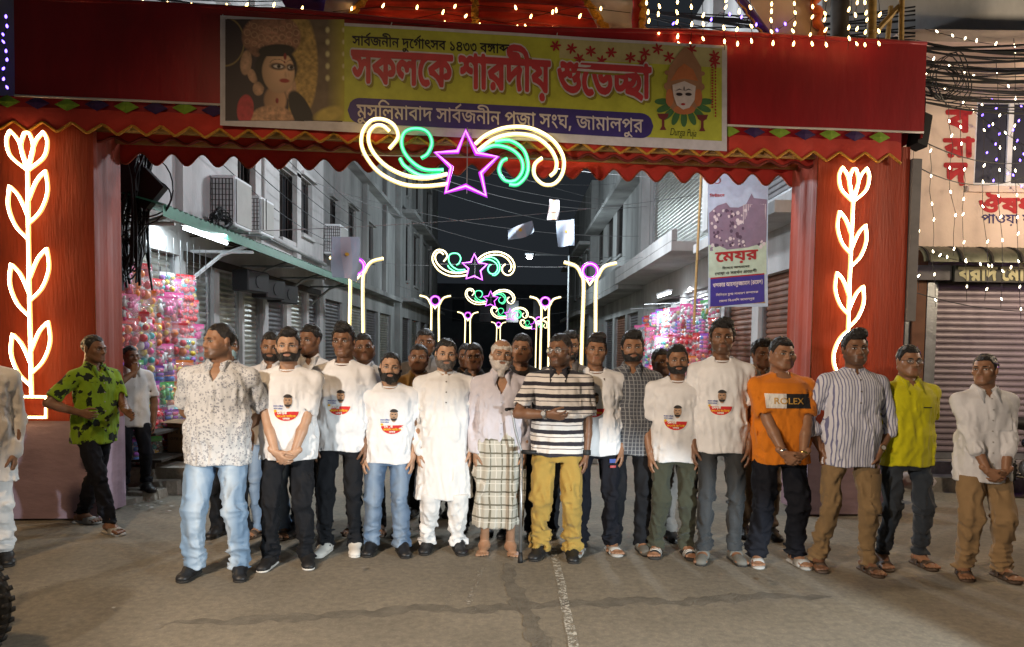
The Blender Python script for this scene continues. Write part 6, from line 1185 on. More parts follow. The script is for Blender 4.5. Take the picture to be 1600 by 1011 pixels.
# green corrugated awning with its struts
A = thing('awning', 'long green corrugated awning on steel struts over the left shops', 'awning', (XL, 7.5, 0))
mb = MB()
n = 150
ys = [9.7 * i / n for i in range(n + 1)]
mb.add([(0.01, y, 3.22 + (0.012 if i % 2 else -.012)) for i, y in enumerate(ys)] + [(.92, y, 2.98 + (0.012 if i % 2 else -.012)) for i, y in enumerate(ys)] +
  [(.92, y, 2.86 + .0 * i) for i, y in enumerate(ys)], [(r * (n + 1) + i, r * (n + 1) + i + 1, (r + 1) * (n + 1) + i + 1, (r + 1) * (n + 1) + i) for r in (0, 1) for i in range(n)])
obj('corrugated_sheet', mb, M_GREENROOF, A)
for y in (.35, 2.7, 4.6, 6.6, 8.7):
  mb = MB(); mb.tube([(.02, y, 2.45), (.45, y, 2.80), (.88, y, 2.95)], .026, 5); mb.tube([(.02, y, 2.84), (.88, y, 2.84)], .022, 5)
  obj('strut', mb, M_PAINTW if y < 3 else M_STEEL, A)
mb = MB(); mb.box(.015, .05, 2.5, 9.5, 2.70, 2.82); obj('fascia', mb, M_DARK, A)
for y0_, y1_ in ((1.3, 2.5), ):
  pass
TL = thing('fluorescent_lamp', 'lit white fluorescent tube under the green awning', 'lamp', (-3.78, 8.55, 2.90))
mb = MB(); mb.tube([(0, 0, 0), (0, 1.25, .0)], .02, 8); obj('tube', mb, M_TUBE, TL, True)
mb = MB(); mb.box(-.035, .035, -.03, 1.28, .03, .07); obj('batten', mb, M_PAINTW, TL)
TL = thing('fluorescent_lamp', 'lit fluorescent tube over the right hand toy shop', 'lamp', (3.15, 14.9, 2.72))
mb = MB(); mb.tube([(0, 0, 0), (0, 1.25, .0)], .02, 8); obj('tube', mb, M_TUBE, TL, True)
mb = MB(); mb.box(-.035, .035, -.03, 1.28, .03, .07); obj('batten', mb, M_PAINTW, TL)
# dark loudspeaker boxes and signs hanging under the awning further on
for i, (px, py, Y, lab) in enumerate([(392, 440, 11.5, 'dark speaker box under the awning, nearest of three'), (420, 452, 12.4, 'middle dark box hanging under the awning'), (442, 460, 13.3, 'farthest dark box hanging under the awning')]):
  q = atX(px, py, -4.05)
  T = thing('speaker_box', lab, 'speaker', q, -.2, 'dark boxes under the awning')
  mb = MB(); mb.box(-.14, .14, -.3, .3, -.16, .16, .015); obj('cabinet', mb, M_BLACK, T)
  mb = MB(); mb.tube([(.141, 0, 0), (.15, 0, 0)], .1, 12); obj('cone', mb, M_CABLE, T)


def ac_unit(q, label, w=.85, h=.62, d=.45, rz=0):
  T = thing('ac_unit', label, 'air conditioner', q, rz, 'air conditioners on the white building')
  mb = MB(); mb.box(0, d, -w / 2, w / 2, 0, h, .02); obj('casing', mb, M_PAINTW, T)
  mb = MB()
  for k in range(8): mb.box(d * .08 + .05 * k, d * .08 + .05 * k + .012, -w / 2 - .012, -w / 2 + .004, .06, h - .06)
  for k in range(9): mb.box(d * .05, d * .95, -w / 2 - .016, -w / 2 - .012, .06 + (h - .12) * k / 8, .068 + (h - .12) * k / 8)
  obj('side_grille', mb, M_WOODW, T)
  mb = MB(); mb.box(d, d + .012, -w / 2 + .05, w / 2 - .05, .05, h - .05); obj('front_panel', mb, M_GRILLE, T)
  mb = MB(); mb.tube([(0, -w / 3, -.02), (d, -w / 3, -.02)], .016, 4); mb.tube([(0, w / 3, -.02), (d, w / 3, -.02)], .016, 4); obj('bracket', mb, M_STEEL, T)
  return T


q = atX(322, 350, XL); ac_unit((XL + .002, q.y + .5, q.z), 'window air conditioner with grey front beside the tall dark window', .72, .74, .36)
q = atX(380, 350, XL); ac_unit((XL + .002, q.y + .35, q.z - .15), 'smaller white air conditioner below the tall dark window', .7, .62, .28)
q = atX(512, 400, XL); ac_unit((XL + .002, q.y, q.z), 'dim air conditioner further along the wall behind the flag', .8, .7, .4)
# tangle of cable on a bracket under the big air conditioner
T = thing('cable_coil', 'messy coil of black cable on a rack under the air conditioner', 'cable coil', tuple(atX(345, 348, -4.1)))
mb = MB(); r = random.Random(3)
for k in range(9):
  ph = r.uniform(0, 6.28); a_, b_ = r.uniform(.16, .3), r.uniform(.06, .2)
  mb.tube([(.05 * math.sin(3 * t + ph), a_ * math.cos(t) + .05 * math.sin(2 * t), b_ * math.sin(t) + .04 * math.sin(3 * t + ph)) for t in [i * PI / 9 for i in range(19)]], .011, 4)
obj('loops', mb, M_CABLE, T)
mb = MB()
for k in range(6): mb.tube([(-.2 + .07 * k, -.5, -.22 + r.uniform(-.03, .03)), (-.2 + .07 * k, 1.5, -.2 + r.uniform(-.05, .05))], .013, 4)
mb.tube([(-.3, -.3, -.24), (.3, -.3, -.2)], .015, 4); mb.tube([(-.3, .9, -.24), (.3, .9, -.2)], .015, 4)
obj('rack', mb, M_DARK, T)

# ---- heavy black cable bundle hanging behind the left pillar with a splice box
T = thing('cable_bundle', 'thick tangle of black cables hanging beside the left red pillar', 'cables', tuple(atY(212, 300, 7.6)))
r = random.Random(5)
mb = MB()
for k in range(26):
  x, y = r.uniform(-.24, .12), r.uniform(-.12, .12)
  mb.tube(spline([(x + r.uniform(-.1, .2), y, 1.0), (x + r.uniform(-.05, .1), y, .45), (x * .6, y, .1), (x + r.uniform(-.12, .05), y, -.3), (x - .08 + r.uniform(-.05, .1), y, -.75 - r.uniform(0, .25))], 4), r.uniform(.008, .017), 4)
for k in range(10):
  c = Vector((r.uniform(-.17, -.02), r.uniform(-.08, .08), r.uniform(-.72, -.25)))
  a_, b_ = r.uniform(.08, .17), r.uniform(.14, .28)
  mb.tube([c + Vector((a_ * math.cos(t), .04 * math.sin(2 * t), b_ * math.sin(t))) for t in [i * PI / 8 for i in range(17)]], r.uniform(.007, .014), 4)
for a_, b_, cx, cz in ((.30, .36, .08, .02), (.26, .2, .10, -.06)):
  mb.tube([(cx + a_ * math.cos(t), 0.05 * math.sin(t), cz + b_ * math.sin(t)) for t in [i * PI / 12 for i in range(25)]], .009, 4)
obj('loops', mb, M_CABLE, T)
mb = MB(); mb.obox((-.08, 0, .22), (.11, 0, .02), (0, .1, 0), (-.02, 0, .24)); mb.obox((.1, .02, .03), (.10, 0, -.10), (0, .05, 0), (.10, 0, .12))
obj('splice_box', mb, M_BLACK, T)

# ================================================================== TOY STALLS
FILM = mat('clear_plastic_film', (0.85, 0.88, 0.92), 0.12, alpha=0.13, spec=0.9, coat=0.6)
TOYC = {'red': (0.62, 0.03, 0.04), 'pink': (0.75, 0.10, 0.32), 'orange': (0.75, 0.20, 0.03), 'yellow': (0.7, 0.5, 0.04), 'green': (0.10, 0.45, 0.12),
    'blue': (0.05, 0.18, 0.6), 'purple': (0.30, 0.08, 0.5), 'white': (0.7, 0.7, 0.7), 'teal': (0.05, 0.4, 0.42)}
TM = {k: mat('toy_' + k, v, 0.35, var=.08, spec=.5) for k, v in TOYC.items()}


def packet_meshes(kind, seed):
  r = random.Random(seed)
  w, h = r.uniform(.075, .10), r.uniform(.10, .135)
  mb = MB()
  # pillow shaped bag with a header strip
  def fn(a, b, s):
    x, z = (2 * a - 1), b
    e = (1 - x ** 4) * (1 - (2 * z - 1) ** 4)
    return (x * w * (1 + .05 * math.sin(9 * z + seed)), s * .035 * e + .004 * math.sin(x * 9 + z * 7 + seed), -2 * h * (1 - z))
  mb.grid(lambda a, b: fn(a, b, 1), 7, 8); mb.grid(lambda a, b: fn(a, b, -1), 7, 8)
  bag = mb.mesh('bag', FILM, True)
  mb = MB()
  cols = {'red': ['red', 'red', 'orange', 'red'], 'pink': ['pink', 'red', 'white', 'pink'], 'orange': ['orange', 'yellow', 'red', 'orange'],
      'blue': ['purple', 'pink', 'blue', 'blue'], 'green': ['green', 'teal', 'yellow', 'white'], 'mixed': ['white', 'teal', 'pink', 'yellow', 'purple']}[kind]
  mats = [TM[c] for c in cols]
  if kind in ('red', 'orange', 'mixed'):
    for k in range(9):
      mb.cur = r.randrange(len(mats))
      mb.sphere(((-.55 + .55 * (k % 3)) * w + r.uniform(-.01, .01), r.uniform(-.012, .012), -h * (.42 + .55 * (k // 3)) + r.uniform(-.01, .01)), r.uniform(.024, .034), 7, 5)
  elif kind in ('pink', 'green'):
    for k in range(6):
      mb.cur = r.randrange(len(mats))
      x, z = r.uniform(-.6, .6) * w, -h * r.uniform(.4, 1.6)
      mb.sphere((x, 0, z + .03), .018, 6, 4); mb.cur = r.randrange(len(mats)); mb.tube([(x, 0, z + .01), (x, 0, z - .05)], [.014, .026], 6)
      mb.tube([(x - .03, 0, z - .01), (x + .03, 0, z)], .008, 5)
  else:
    for j in range(4):
      for i in range(2):
        mb.cur = r.randrange(len(mats))
        x, z = (-.5 + i) * w * .9, -h * (.3 + .42 * j)
        mb.box(x - w * .38, x + w * .38, -.014, .014, z - h * .17, z + h * .15, .004)
  me = mb.mesh('toys', mats, True)
  mb = MB(); mb.box(-w * .95, w * .95, -.003, .003, -.028, .012); hd = mb.mesh('header_card', mats[0])
  return bag, me, hd


KINDS = ['red', 'pink', 'orange', 'blue', 'green', 'mixed']
PKL = {'red': 'packet of red toy balls', 'pink': 'packet of pink dolls', 'orange': 'packet of orange toys', 'blue': 'packet of purple blocks', 'green': 'packet of green figures', 'mixed': 'packet of mixed toys'}
ROWS = ['top', 'second', 'third', 'fourth', 'fifth', 'sixth', 'seventh', 'eighth', 'lowest']
PK = {k: [packet_meshes(k, 10 * i + j) for j in range(3)] for i, k in enumerate(KINDS)}


def packet(p, rz, kind, var, sc, where, group):
  T = thing('toy_packet', PKL[kind] + (', ' if where[0] != 'p' else ' ') + where, 'toy packet', p, rz, group)
  b, t, hcard = PK[kind][var]
  link('bag', b, T); link('toys', t, T); link('header_card', hcard, T)
  T.scale = (sc, sc, sc)
  return T


r = random.Random(21)
for row in range(8):
  for c in range(12):
    Y = 7.75 + c * .21 + r.uniform(-.05, .05)
    if row >= 5 and c > 9: continue
    X = -4.12 + r.uniform(-.12, .14) + (0.10 if row > 4 else 0) - .02 * c
    z = 2.38 - row * .258 + r.uniform(-.07, .07)
    wts = ['red', 'pink', 'orange', 'red', 'mixed', 'pink'] if row < 4 else ['blue', 'green', 'mixed', 'orange', 'red', 'pink']
    packet((X, Y, z), PI / 2 - .55 + r.uniform(-.45, .45), r.choice(wts), r.randrange(3), r.uniform(1.1, 1.75), ROWS[row] + ' row of the left stall, ' + ORD[c] + ' from the gate', 'toy packets hanging at the left stall')
T = thing('display_rack', 'thin steel display rack with hanging strings holding the left toy packets', 'rack', (-4.25, 7.6, 0))
mb = MB()
for z in (2.42, 2.0, 1.55, 1.1): mb.tube([(0, 0, z), (0, 2.75, z)], .009, 4)
for y in (0.02, 1.35, 2.7): mb.tube([(0, y, .27), (0, y, 2.5)], .012, 4)
for k in range(14): mb.tube([(.1, .15 + k * .19, 2.40), (.1, .15 + k * .19, 2.86)], .005, 3)
obj('frame', mb, M_STEEL, T)
mb = MB()
for k, z in enumerate((.34, .62)):
  mb.box(.05 + .05 * (1 - k), .55 + .06 * (1 - k), .05, 2.6, z, z + .025)
for y in (.07, 1.3, 2.55):
  for x in (.12, .52): mb.box(x - .015, x + .015, y - .015, y + .015, .27, .34)
obj('shelf', mb, M_DARK, T)
for k in range(26):
  row = k % 2
  packet((-3.98 + r.uniform(-.14, .2), 8.1 + .155 * (k // 2) + r.uniform(-.05, .05), (.80 if row else .50) + r.uniform(0, .1)), PI / 2 - .5 + r.uniform(-.5, .5), r.choice(KINDS), r.randrange(3), r.uniform(.9, 1.2), ['lower', 'upper'][row] + ' shelf of the left stall, ' + ORD[k // 2] + ' from the gate', 'toy packets piled at the left stall')
for row in range(6):
  for c in range(16):
    Y = 12.3 + c * .42 + r.uniform(-.1, .1)
    z = 2.42 - row * .30 + r.uniform(-.06, .06)
    packet((3.25 + r.uniform(-.12, .1), Y, z), -PI / 2 + .6 + r.uniform(-.4, .4), r.choice(['red', 'pink', 'mixed', 'blue', 'red', 'green'] if row < 3 else ['red', 'pink', 'red', 'orange', 'mixed', 'blue']), r.randrange(3), r.uniform(1.25, 1.75), ROWS[row] + ' row of the right stall, ' + ORD[c] + ' from the gate', 'toy packets hanging at the right stall')
T = thing('display_rack', 'steel display rack holding the right hand toy packets', 'rack', (3.42, 12.2, 0))
mb = MB()
for z in (2.55, 2.0, 1.4, .9): mb.tube([(0, 0, z), (0, 6.8, z)], .012, 4)
for y in (0.05, 2.2, 4.5, 6.7): mb.tube([(0, y, .19), (0, y, 2.6)], .015, 4)
for k in range(4): mb.tube([(-.5, .3 + 2 * k, 2.58), (.2, .3 + 2 * k, 2.62)], .012, 4)
obj('frame', mb, M_STEEL, T)
q = gp(270, 735, .27)
T = thing('cardboard_carton', 'brown cardboard carton standing on the pavement by the toy stall', 'carton', (-3.62, 8.35, .27), -.25)
M_CARD = mat('cardboard', (0.30, 0.19, 0.10), 0.85, var=.15, vscale=6, bump=.1)
mb = MB(); mb.box(-.2, .2, -.17, .17, 0, .44, .006); obj('body', mb, M_CARD, T)
mb = MB(); mb.obox((-.0, -.18, .445), (.2, 0, 0), (0, .09, .012), (0, 0, .003)); mb.obox((0, .18, .447), (.2, 0, 0), (0, -.09, .02), (0, 0, .003)); obj('flap', mb, M_CARD, T)
mb = MB()
latin(mb, 'STR BOX', lambda x, y: (x, -.1725, y), -.15, .10, .30, .345); latin(mb, '078 8(0)', lambda x, y: (x, -.1725, y), -.15, .08, .225, .265)
obj('printing', mb, I_BLACK, T)

# ================================================================== NARROW ELECTION BANNER, FLAGS
H = atY(1107, 262, 9.0); H2 = atY(1199, 262, 9.0)
wB = (H2 - H).length
T = thing('narrow_banner', 'tall narrow printed election banner hanging behind the gate at right', 'banner', (H.x, 9.0, 0))
px2 = lambda px, py, l=0: (lambda q: (q.x - H.x, -.0022 * l + .012 * math.sin(q.z * 3 + q.x * 4), q.z))(atY(px, py, 9.0))
def vq(zx, zy, l=0): return px2(1090 + zx / 4.21, 250 + zy / 4.21, l)
I_SKYB = ink('sky_print', (0.42, 0.52, 0.66)); I_MINT = ink('mint_print', (0.46, 0.58, 0.46)); I_INDIGO = ink('indigo', (0.045, 0.035, 0.26)); I_VIOLET = ink('violet_grey', (0.22, 0.17, 0.24)); I_VIOLETD = ink('violet_dark', (0.09, 0.06, 0.10))
mb = MB(); mb.grid(lambda a, b: vq(68 + a * 395 - 5 * 0, 20 + b * 945 + 0 * a, 0), 10, 24); obj('vinyl_sheet', mb, I_SKYB, T, True)
mb = MB(); mb.grid(lambda a, b: vq(70 + a * 385, 560 + b * 215 - 25 * a, 1), 10, 6); obj('mint_print', mb, I_MINT, T)
mb = MB(); mb.grid(lambda a, b: vq(82 + a * 358, 785 + b * 182 - 32 * a, 1.4), 10, 6); obj('indigo_panel', mb, I_INDIGO, T)
mb = MB(); mb.grid(lambda a, b: vq(82 + a * 358, 776 + b * 9 - 32 * a, 1.6), 10, 1); obj('red_rule', mb, I_CRIM, T)
r = random.Random(8)
mb = MB(); mb.poly([vq(*p, 1.2) for p in [(75, 350), (130, 300), (190, 280), (215, 310), (270, 312), (320, 290), (355, 220), (370, 250), (455, 260), (452, 540), (330, 575), (200, 590), (80, 600)]]); obj('picture_ground', mb, I_VIOLET, T)
mb = MB(); mb2 = MB()
for k in range(110):
  x, y = r.uniform(85, 440), r.uniform(330, 570)
  if y < 330 + abs(x - 260) * -.1: continue
  (mb if k % 2 else mb2).poly([vq(x + s_ * math.cos(a), y + s_ * 1.2 * math.sin(a), 1.8 + (k % 7) * .06) for s_ in [r.uniform(6, 13)] for a in [i * PI / 3 for i in range(6)]])
for k in range(14): mb.poly([vq(300 + 11 * k, 290, 2), (vq(304 + 11 * k, 290, 2)), vq(304 + 11 * k, 420, 2), vq(300 + 11 * k, 420, 2)])
obj('picture_light', mb, I_PALE, T); obj('picture_dark', mb2, I_VIOLETD, T)
def vtext(key, x0, x1, y0, y1, slope, m, nm, l=2.6):
  mb = MB(); lettering(mb, key, lambda x, y: vq(x, y + slope * (x - x0), l), x0, x1, y0, y1); obj(nm, mb, m, T)
vtext('mayor', 112, 400, 692, 610, -.08, I_CRIM, 'red_lettering'); vtext('may1', 160, 342, 722, 700, -.08, I_BLACK, 'small_lettering')
vtext('may2', 110, 390, 765, 735, -.08, I_BLACK, 'small_lettering'); vtext('may3', 98, 428, 850, 808, -.08, I_PALE, 'name_lettering')
vtext('may4', 118, 398, 902, 878, -.08, I_PALE, 'small_lettering'); vtext('may5', 140, 372, 942, 918, -.08, I_PALE, 'small_lettering'); vtext('may0', 80, 178, 245, 220, -.04, I_CRIM, 'small_lettering')
mb = MB(); mb.tube([vq(127 + 22 * math.cos(t), 132 + 22 * math.sin(t), 2.5) for t in [i * PI / 8 for i in range(16)]], .004, 4, True); obj('red_emblem', mb, I_CRIM, T)
mb = MB(); mb.tube([vq(60, 18, -1), vq(468, 18, -1)], .012, 5); mb.tube([vq(88, 968, -1), vq(442, 936, -1)], .01, 5); obj('batten', mb, M_BAMBOO, T)
mb = MB(); mb.tube([(-.10, .1, 1.9), (-.05, .1, 4.2)], .016, 6); obj('pole', mb, M_BAMBOO, T)

M_FLAGB = mat('flag_pale_blue', (0.30, 0.35, 0.42), 0.8, sheen=.2, var=.05); M_FLAGW = mat('flag_white', (0.38, 0.38, 0.42), 0.8, sheen=.2, var=.05); M_SUN = mat('flag_sun', (0.7, 0.40, 0.04), 0.8)


def flag(p, w, h, label, rot=0.0, tilt=0.0, seed=0, droop=.3):
  T = thing('flag', label, 'flag', p, rot, 'pale blue and white flags hung across the street')
  def fn(a, b):
    x, z = (a - .5) * w, -b * h
    return (x * math.cos(tilt) - z * math.sin(tilt) * .6, .10 * math.sin(a * 5 + b * 3 + seed) * (b + .2), z * math.cos(tilt) + x * math.sin(tilt) - droop * (a * b) * h * .3)
  for k, (a0, a1) in enumerate(((0, .333), (.333, .667), (.667, 1))):
    mb = MB(); mb.grid(lambda a, b: fn(a0 + (a1 - a0) * a, b), 5, 12); obj('stripe', mb, M_FLAGW if k == 1 else M_FLAGB, T, True)
  mb = MB()
  mb.poly([tuple(Vector(fn(.5 + .075 * math.cos(t) * (1 if i % 2 else .7), .42 + .075 * w / h * math.sin(t) * (1 if i % 2 else .7))) + Vector((0, -.012, 0))) for i, t in enumerate([k * PI / 8 for k in range(16)])])
  obj('sun', mb, M_SUN, T)
  return T


q = atY(540, 370, 9.6); flag(q, .36, .52, 'pale blue and white flag with gold sun hanging by the left neon post', .5, .05, 0)
q = atY(812, 352, 14); flag(q, .5, .22, 'small pale flag tilted on the wire across the middle of the street', -.2, .35, 2)
q = atY(883, 344, 15); flag(q, .36, .5, 'pale flag with gold sun hanging from the street wire near the right building', -.2, .12, 4)
q = atY(866, 312, 16); T = flag(q, .22, .42, 'narrow reddish printed pennant hanging high near the right building', .2, -.05, 5)
for c in T.children:
  c.data.materials[0] = I_LIGHTT if c.name.startswith('stripe') and c.name[-1] in '02468' else I_PALE


def wire(a, b, sag, label, group, rad=.006, m=None, n=12):
  a, b = Vector(a), Vector(b)
  mb = MB(); mb.tube([a.lerp(b, k / n) - Vector((0, 0, sag * 4 * (k / n) * (1 - k / n))) for k in range(n + 1)], rad, 4)
  return obj('overhead_wire', mb, m or M_WIREG, None, label=label, category='wire', group=group)


wire(atY(380, 362, 9.8), atY(1120, 300, 15.5), .12, 'thin wire carrying the flags across the street', None)
r = random.Random(4)
for k in range(12):
  y0_ = r.uniform(12, 26); y1_ = y0_ + r.uniform(-2, 10)
  wire((-4.4, y0_, r.uniform(5, 8)), (3.6, y1_, r.uniform(4.4, 7.5)), r.uniform(.2, .7), ORD[k] + ' thin grey service wire from the gate crossing high over the street', 'service wires over the street', .007)
for k in range(5):
  wire((-4.3, 8.4 + k * .5, 4.6 + .3 * k), (-4.25, 18 + k, 4.0 + .35 * k), .3, ['lowest', 'second lowest', 'middle', 'second highest', 'highest'][k] + ' dark service wire drooping along the white wall', 'wires along the white building', .007, M_CABLE)

# small lit street lamp far away on a slim pole
q = atY(827, 402, 32)
T = thing('street_lamp', 'far white street lamp glowing beside the second star sign', 'street lamp', (q.x, 32, 0))
mb = MB(); mb.tube([(1.7, 0, 0), (1.7, 0, q.z + .1), (0.25, 0, q.z + .12)], .05, 6); obj('pole', mb, M_STEEL, T)
mb = MB(); mb.sphere((0, 0, q.z), .13, 10, 6, .09); obj('lit_globe', mb, M_LAMPW, T, True)
mb = MB(); mb.box(-.18, .18, -.1, .1, q.z + .09, q.z + .16); obj('hood', mb, M_STEEL, T)

# ================================================================== CORNER BUILDING ON THE RIGHT (faces the junction)
YB = 8.9
BX = lambda px, py=300: atY(px, py, YB).x
BZ = lambda py, px=1500: atY(px, py, YB).z
x0, x1 = BX(1392), BX(1800)
C = thing('medical_shop_building', 'cream corner building with red painted lettering and closed lilac shutters', 'building', (x0, YB, 0))
W = lambda px, py: (lambda q: (q.x - x0, q.z))(atY(px, py, YB))
xw0, zw1 = W(1527, 152); xw1, zw0 = W(1640, 292)
zc = BZ(392); zt = BZ(78)
D = 3.0
mb = MB()
mb.box(0, xw0, 0, .3, zc, zt); mb.box(xw0, xw1, 0, .3, zc, zw0); mb.box(xw0, xw1, 0, .3, zw1, zt); mb.box(xw1, x1 - x0, 0, .3, zc, zt); mb.box(0, x1 - x0, .31, D, .3, zt - .01)
obj('wall', mb, M_WALLC, C)
mb = MB(); mb.box(-.05, x1 - x0, -.22, .3, zt + .002, zt + .14); obj('cornice', mb, M_WALLC, C)
mb = MB(); mb.box(xw0 - .08, xw1 + .08, -.05, -.002, zw0 - .08, zw0 - .005); obj('window_sill', mb, M_WALLC, C)
mb = MB(); mb.box(.3, x1 - x0, .4, D, zt + .15, zt + 2.4); obj('upper_storey', mb, mat('sooty_plaster', (.025, .025, .028), .9, var=.3, vscale=1), C)  # near-black base colour paints in the night darkness above the cornice
mb = MB()
for xa, xb in ((xw0, xw0 + .05), ((xw0 + xw1) / 2 - .03, (xw0 + xw1) / 2 + .03), (xw1 - .05, xw1)): mb.box(xa, xb, .06, .12, zw0, zw1)
mb.box(xw0 + .05, xw1 - .05, .062, .118, zw0, zw0 + .05); mb.box(xw0 + .05, xw1 - .05, .062, .118, zw1 - .05, zw1)
w_ = obj('window', mb, M_PAINTW, C)
mb = MB(); mb.box(xw0 + .05, xw1 - .05, .085, .095, zw0 + .05, zw1 - .05); obj('pane', mb, mat('curtained_glass', (.012, .014, .035), .55), w_)
I_SIGNR = mat('painted_sign_red', (0.42, 0.015, 0.02), 0.7, var=.2, vscale=15); I_SIGNB = mat('painted_sign_navy', (0.03, 0.02, 0.12), 0.7, var=.2, vscale=15)
wl = lambda l: (lambda x, y: (lambda q: (q[0], -.004 - .001 * l, q[1]))(W(x, y)))
for key, a in (('bo', (1477, 1519, 208, 171)), ('ra', (1473, 1523, 247, 213)), ('do', (1474, 1512, 291, 254))):
  mb = MB(); lettering(mb, key, wl(0), a[0], a[1], a[2], a[3]); obj('painted_letter', mb, I_SIGNR, C)
mb = MB(); lettering(mb, 'med', wl(0), 1529, 1618, 334, 299); obj('painted_letter', mb, I_SIGNR, C)
mb = MB(); lettering(mb, 'get', wl(0), 1533, 1632, 353, 334); obj('painted_letter', mb, I_SIGNB, C)
# curved tin canopy, sign board below it, shutters
za, zb_ = BZ(388), BZ(415)
mb = MB(); n = 84; xa, xb = W(1418, 400)[0], x1 - x0
rows = []
for j in range(7):
  t = j / 6 * PI / 2
  rows.append([(xa + (xb - xa) * i / n, -.02 - (.34 * math.sin(t)) - (.012 if i % 2 else 0) * math.sin(t), zb_ + (za - zb_) * math.cos(t) + (.012 if i % 2 else 0) * math.cos(t)) for i in range(n + 1)])
mb.add([v for rw in rows for v in rw], [(j * (n + 1) + i, j * (n + 1) + i + 1, (j + 1) * (n + 1) + i + 1, (j + 1) * (n + 1) + i) for j in range(6) for i in range(n)])
obj('tin_canopy', mb, mat('dull_green_tin', (0.13, 0.13, 0.09), 0.45, .35, var=.3, vscale=6), C, True)
mb = MB()
for px in (1425, 1475, 1520, 1565, 1605): x = W(px, 400)[0]; mb.tube([(x, -.03 - .35 * math.sin(t), zb_ - .01 + (za - zb_) * math.cos(t) + .012) for t in [k * PI / 12 for k in range(7)]], .016, 4)
obj('canopy_rib', mb, M_DARK, C)
zs0, zs1 = BZ(442), BZ(413)
mb = MB(); mb.box(W(1480, 420)[0], x1 - x0, -.16, -.10, zs0, zs1 - .03); obj('sign_board', mb, mat('dark_sign_board', (0.03, 0.03, 0.02), .5, var=.2), C)
mb = MB(); lettering(mb, 'board', lambda x, y: (lambda q: (q[0], -.166, q[1]))(W(x, y)), 1484, 1660, 441, 410); obj('sign_lettering', mb, I_CREAM, C)
mb = MB(); mb.box(W(1420, 420)[0], W(1478, 420)[0], -.12, -.02, zs0 + .02, zs1 - .03); obj('side_board', mb, M_PAINTW if 0 else mat('grey_board', (.16, .15, .155)), C)
zsh = BZ(443); z_p = .32
mb = MB()
xp0, xp1 = W(1444, 500)[0], W(1452, 500)[0]
mb.box(W(1388, 500)[0], W(1392, 500)[0] + .02, -.02, .28, .3, zc - .002); mb.box(xp0 - .16, xp0 - .002, -.04, .28, z_p, zc - .003); obj('door_post', mb, mat('rusty_paint', (.16, .07, .035), .7, var=.3), C)
mb = MB(); mb.box(xp0, xp1 + .02, -.05, .1, z_p, zsh); obj('steel_post', mb, M_STEEL, C)
shutter(C, M_SHUTL, 'x', xp1 + .03, x1 - x0 - .1, z_p, zsh, .06, 1, .072, .018)
shutter(C, M_SHUTR, 'x', W(1393, 500)[0] + .03, xp0 - .17, z_p, zc - .5, .05, 1, .07, .018)
mb = MB(); mb.box(-.2, x1 - x0, -.5, .3, 0.0, .17); mb.box(-.1, x1 - x0, -.25, .298, .171, .315); obj('step', mb, M_CONC, C)

# string lights hung down the corner building: each string is one thing with its bulbs
bulb_me = MB(); bulb_me.tube([(0, 0, -.012), (0, 0, .004), (0, 0, .024)], [.004, .0085, .003], 6); BULBW = bulb_me.mesh('bulb', M_BULBW)
bulb_me = MB(); bulb_me.tube([(0, 0, -.016), (0, 0, .004), (0, 0, .026)], [.007, .0105, .003], 6); BULBY = bulb_me.mesh('bulb', M_BULB)
bulb_me = MB(); bulb_me.tube([(0, 0, -.012), (0, 0, .004), (0, 0, .02)], [.006, .011, .003], 6); BULBB = bulb_me.mesh('bulb', M_BULBB)


def light_string(pts, nb, bulb, label, group, jit=.0, seed=0):
  pts = [Vector(p) for p in pts]
  o0 = pts[0].copy()
  T = thing('light_string', label, 'string lights', o0, 0, group)
  mb = MB(); mb.tube([p - o0 for p in pts], .0035, 3); obj('cord', mb, M_CABLE, T)
  L = [0]
  for a, b in zip(pts[:-1], pts[1:]): L.append(L[-1] + (b - a).length)
  rr = random.Random(seed)
  for k in range(nb):
    d = L[-1] * (k + .5 + rr.uniform(-jit, jit)) / nb
    i = max(j for j in range(len(L)) if L[j] <= d + 1e-9)
    i = min(i, len(pts) - 2)
    p = pts[i].lerp(pts[i + 1], (d - L[i]) / max(1e-6, L[i + 1] - L[i]))
    o = link('bulb', bulb, T)
    o.location = p - o0 + Vector((0, -.01, 0))
    o.rotation_euler = (rr.uniform(-.5, .5), rr.uniform(-.5, .5), 0)
  return T


r = random.Random(31)
for k, (px, y0_, y1_, lab) in enumerate([(1428, 230, 455, 'string of white bulbs nearest the red gate'), (1452, 225, 480, 'second bulb string from the gate on the cream wall'), (1482, 160, 400, 'bulb string passing left of the red letters'),
                    (1500, 140, 470, 'bulb string crossing the red letters'), (1532, 150, 470, 'bulb string at the left window edge'), (1556, 90, 480, 'bulb string down the middle of the window'), (1584, 60, 500, 'bulb string at the right edge of the photograph'), (1603, 60, 480, 'bulb string just inside the right window frame')]):
  a = atY(px, y0_, 8.4); pts = [a]
  n = 7
  for j in range(1, n + 1): pts.append(atY(px + r.uniform(-4, 4) + 10 * j / n, y0_ + (y1_ - y0_) * j / n, 8.45 + .05 * math.sin(j)))
  light_string(pts, int((y1_ - y0_) / 36), BULBW, lab, 'bulb strings over the cream wall', .25, k)
for k, (a, b, lab) in enumerate([((1440, 85), (1640, 150), 'upper bulb string sloping over the cable fan'), ((1440, 110), (1640, 250), 'lower bulb string sloping across the cable fan'), ((1445, 45), (1640, 75), 'bulb string along the top cornice'), ((1450, 395), (1640, 420), 'bulb string laid on the tin canopy')]):
  light_string([atY(a[0] + (b[0] - a[0]) * j / 8, a[1] + (b[1] - a[1]) * j / 8 + 8 * math.sin(PI * j / 8), 8.35) for j in range(9)], 8, BULBW, lab, 'bulb strings over the cream wall', .3, k + 20)
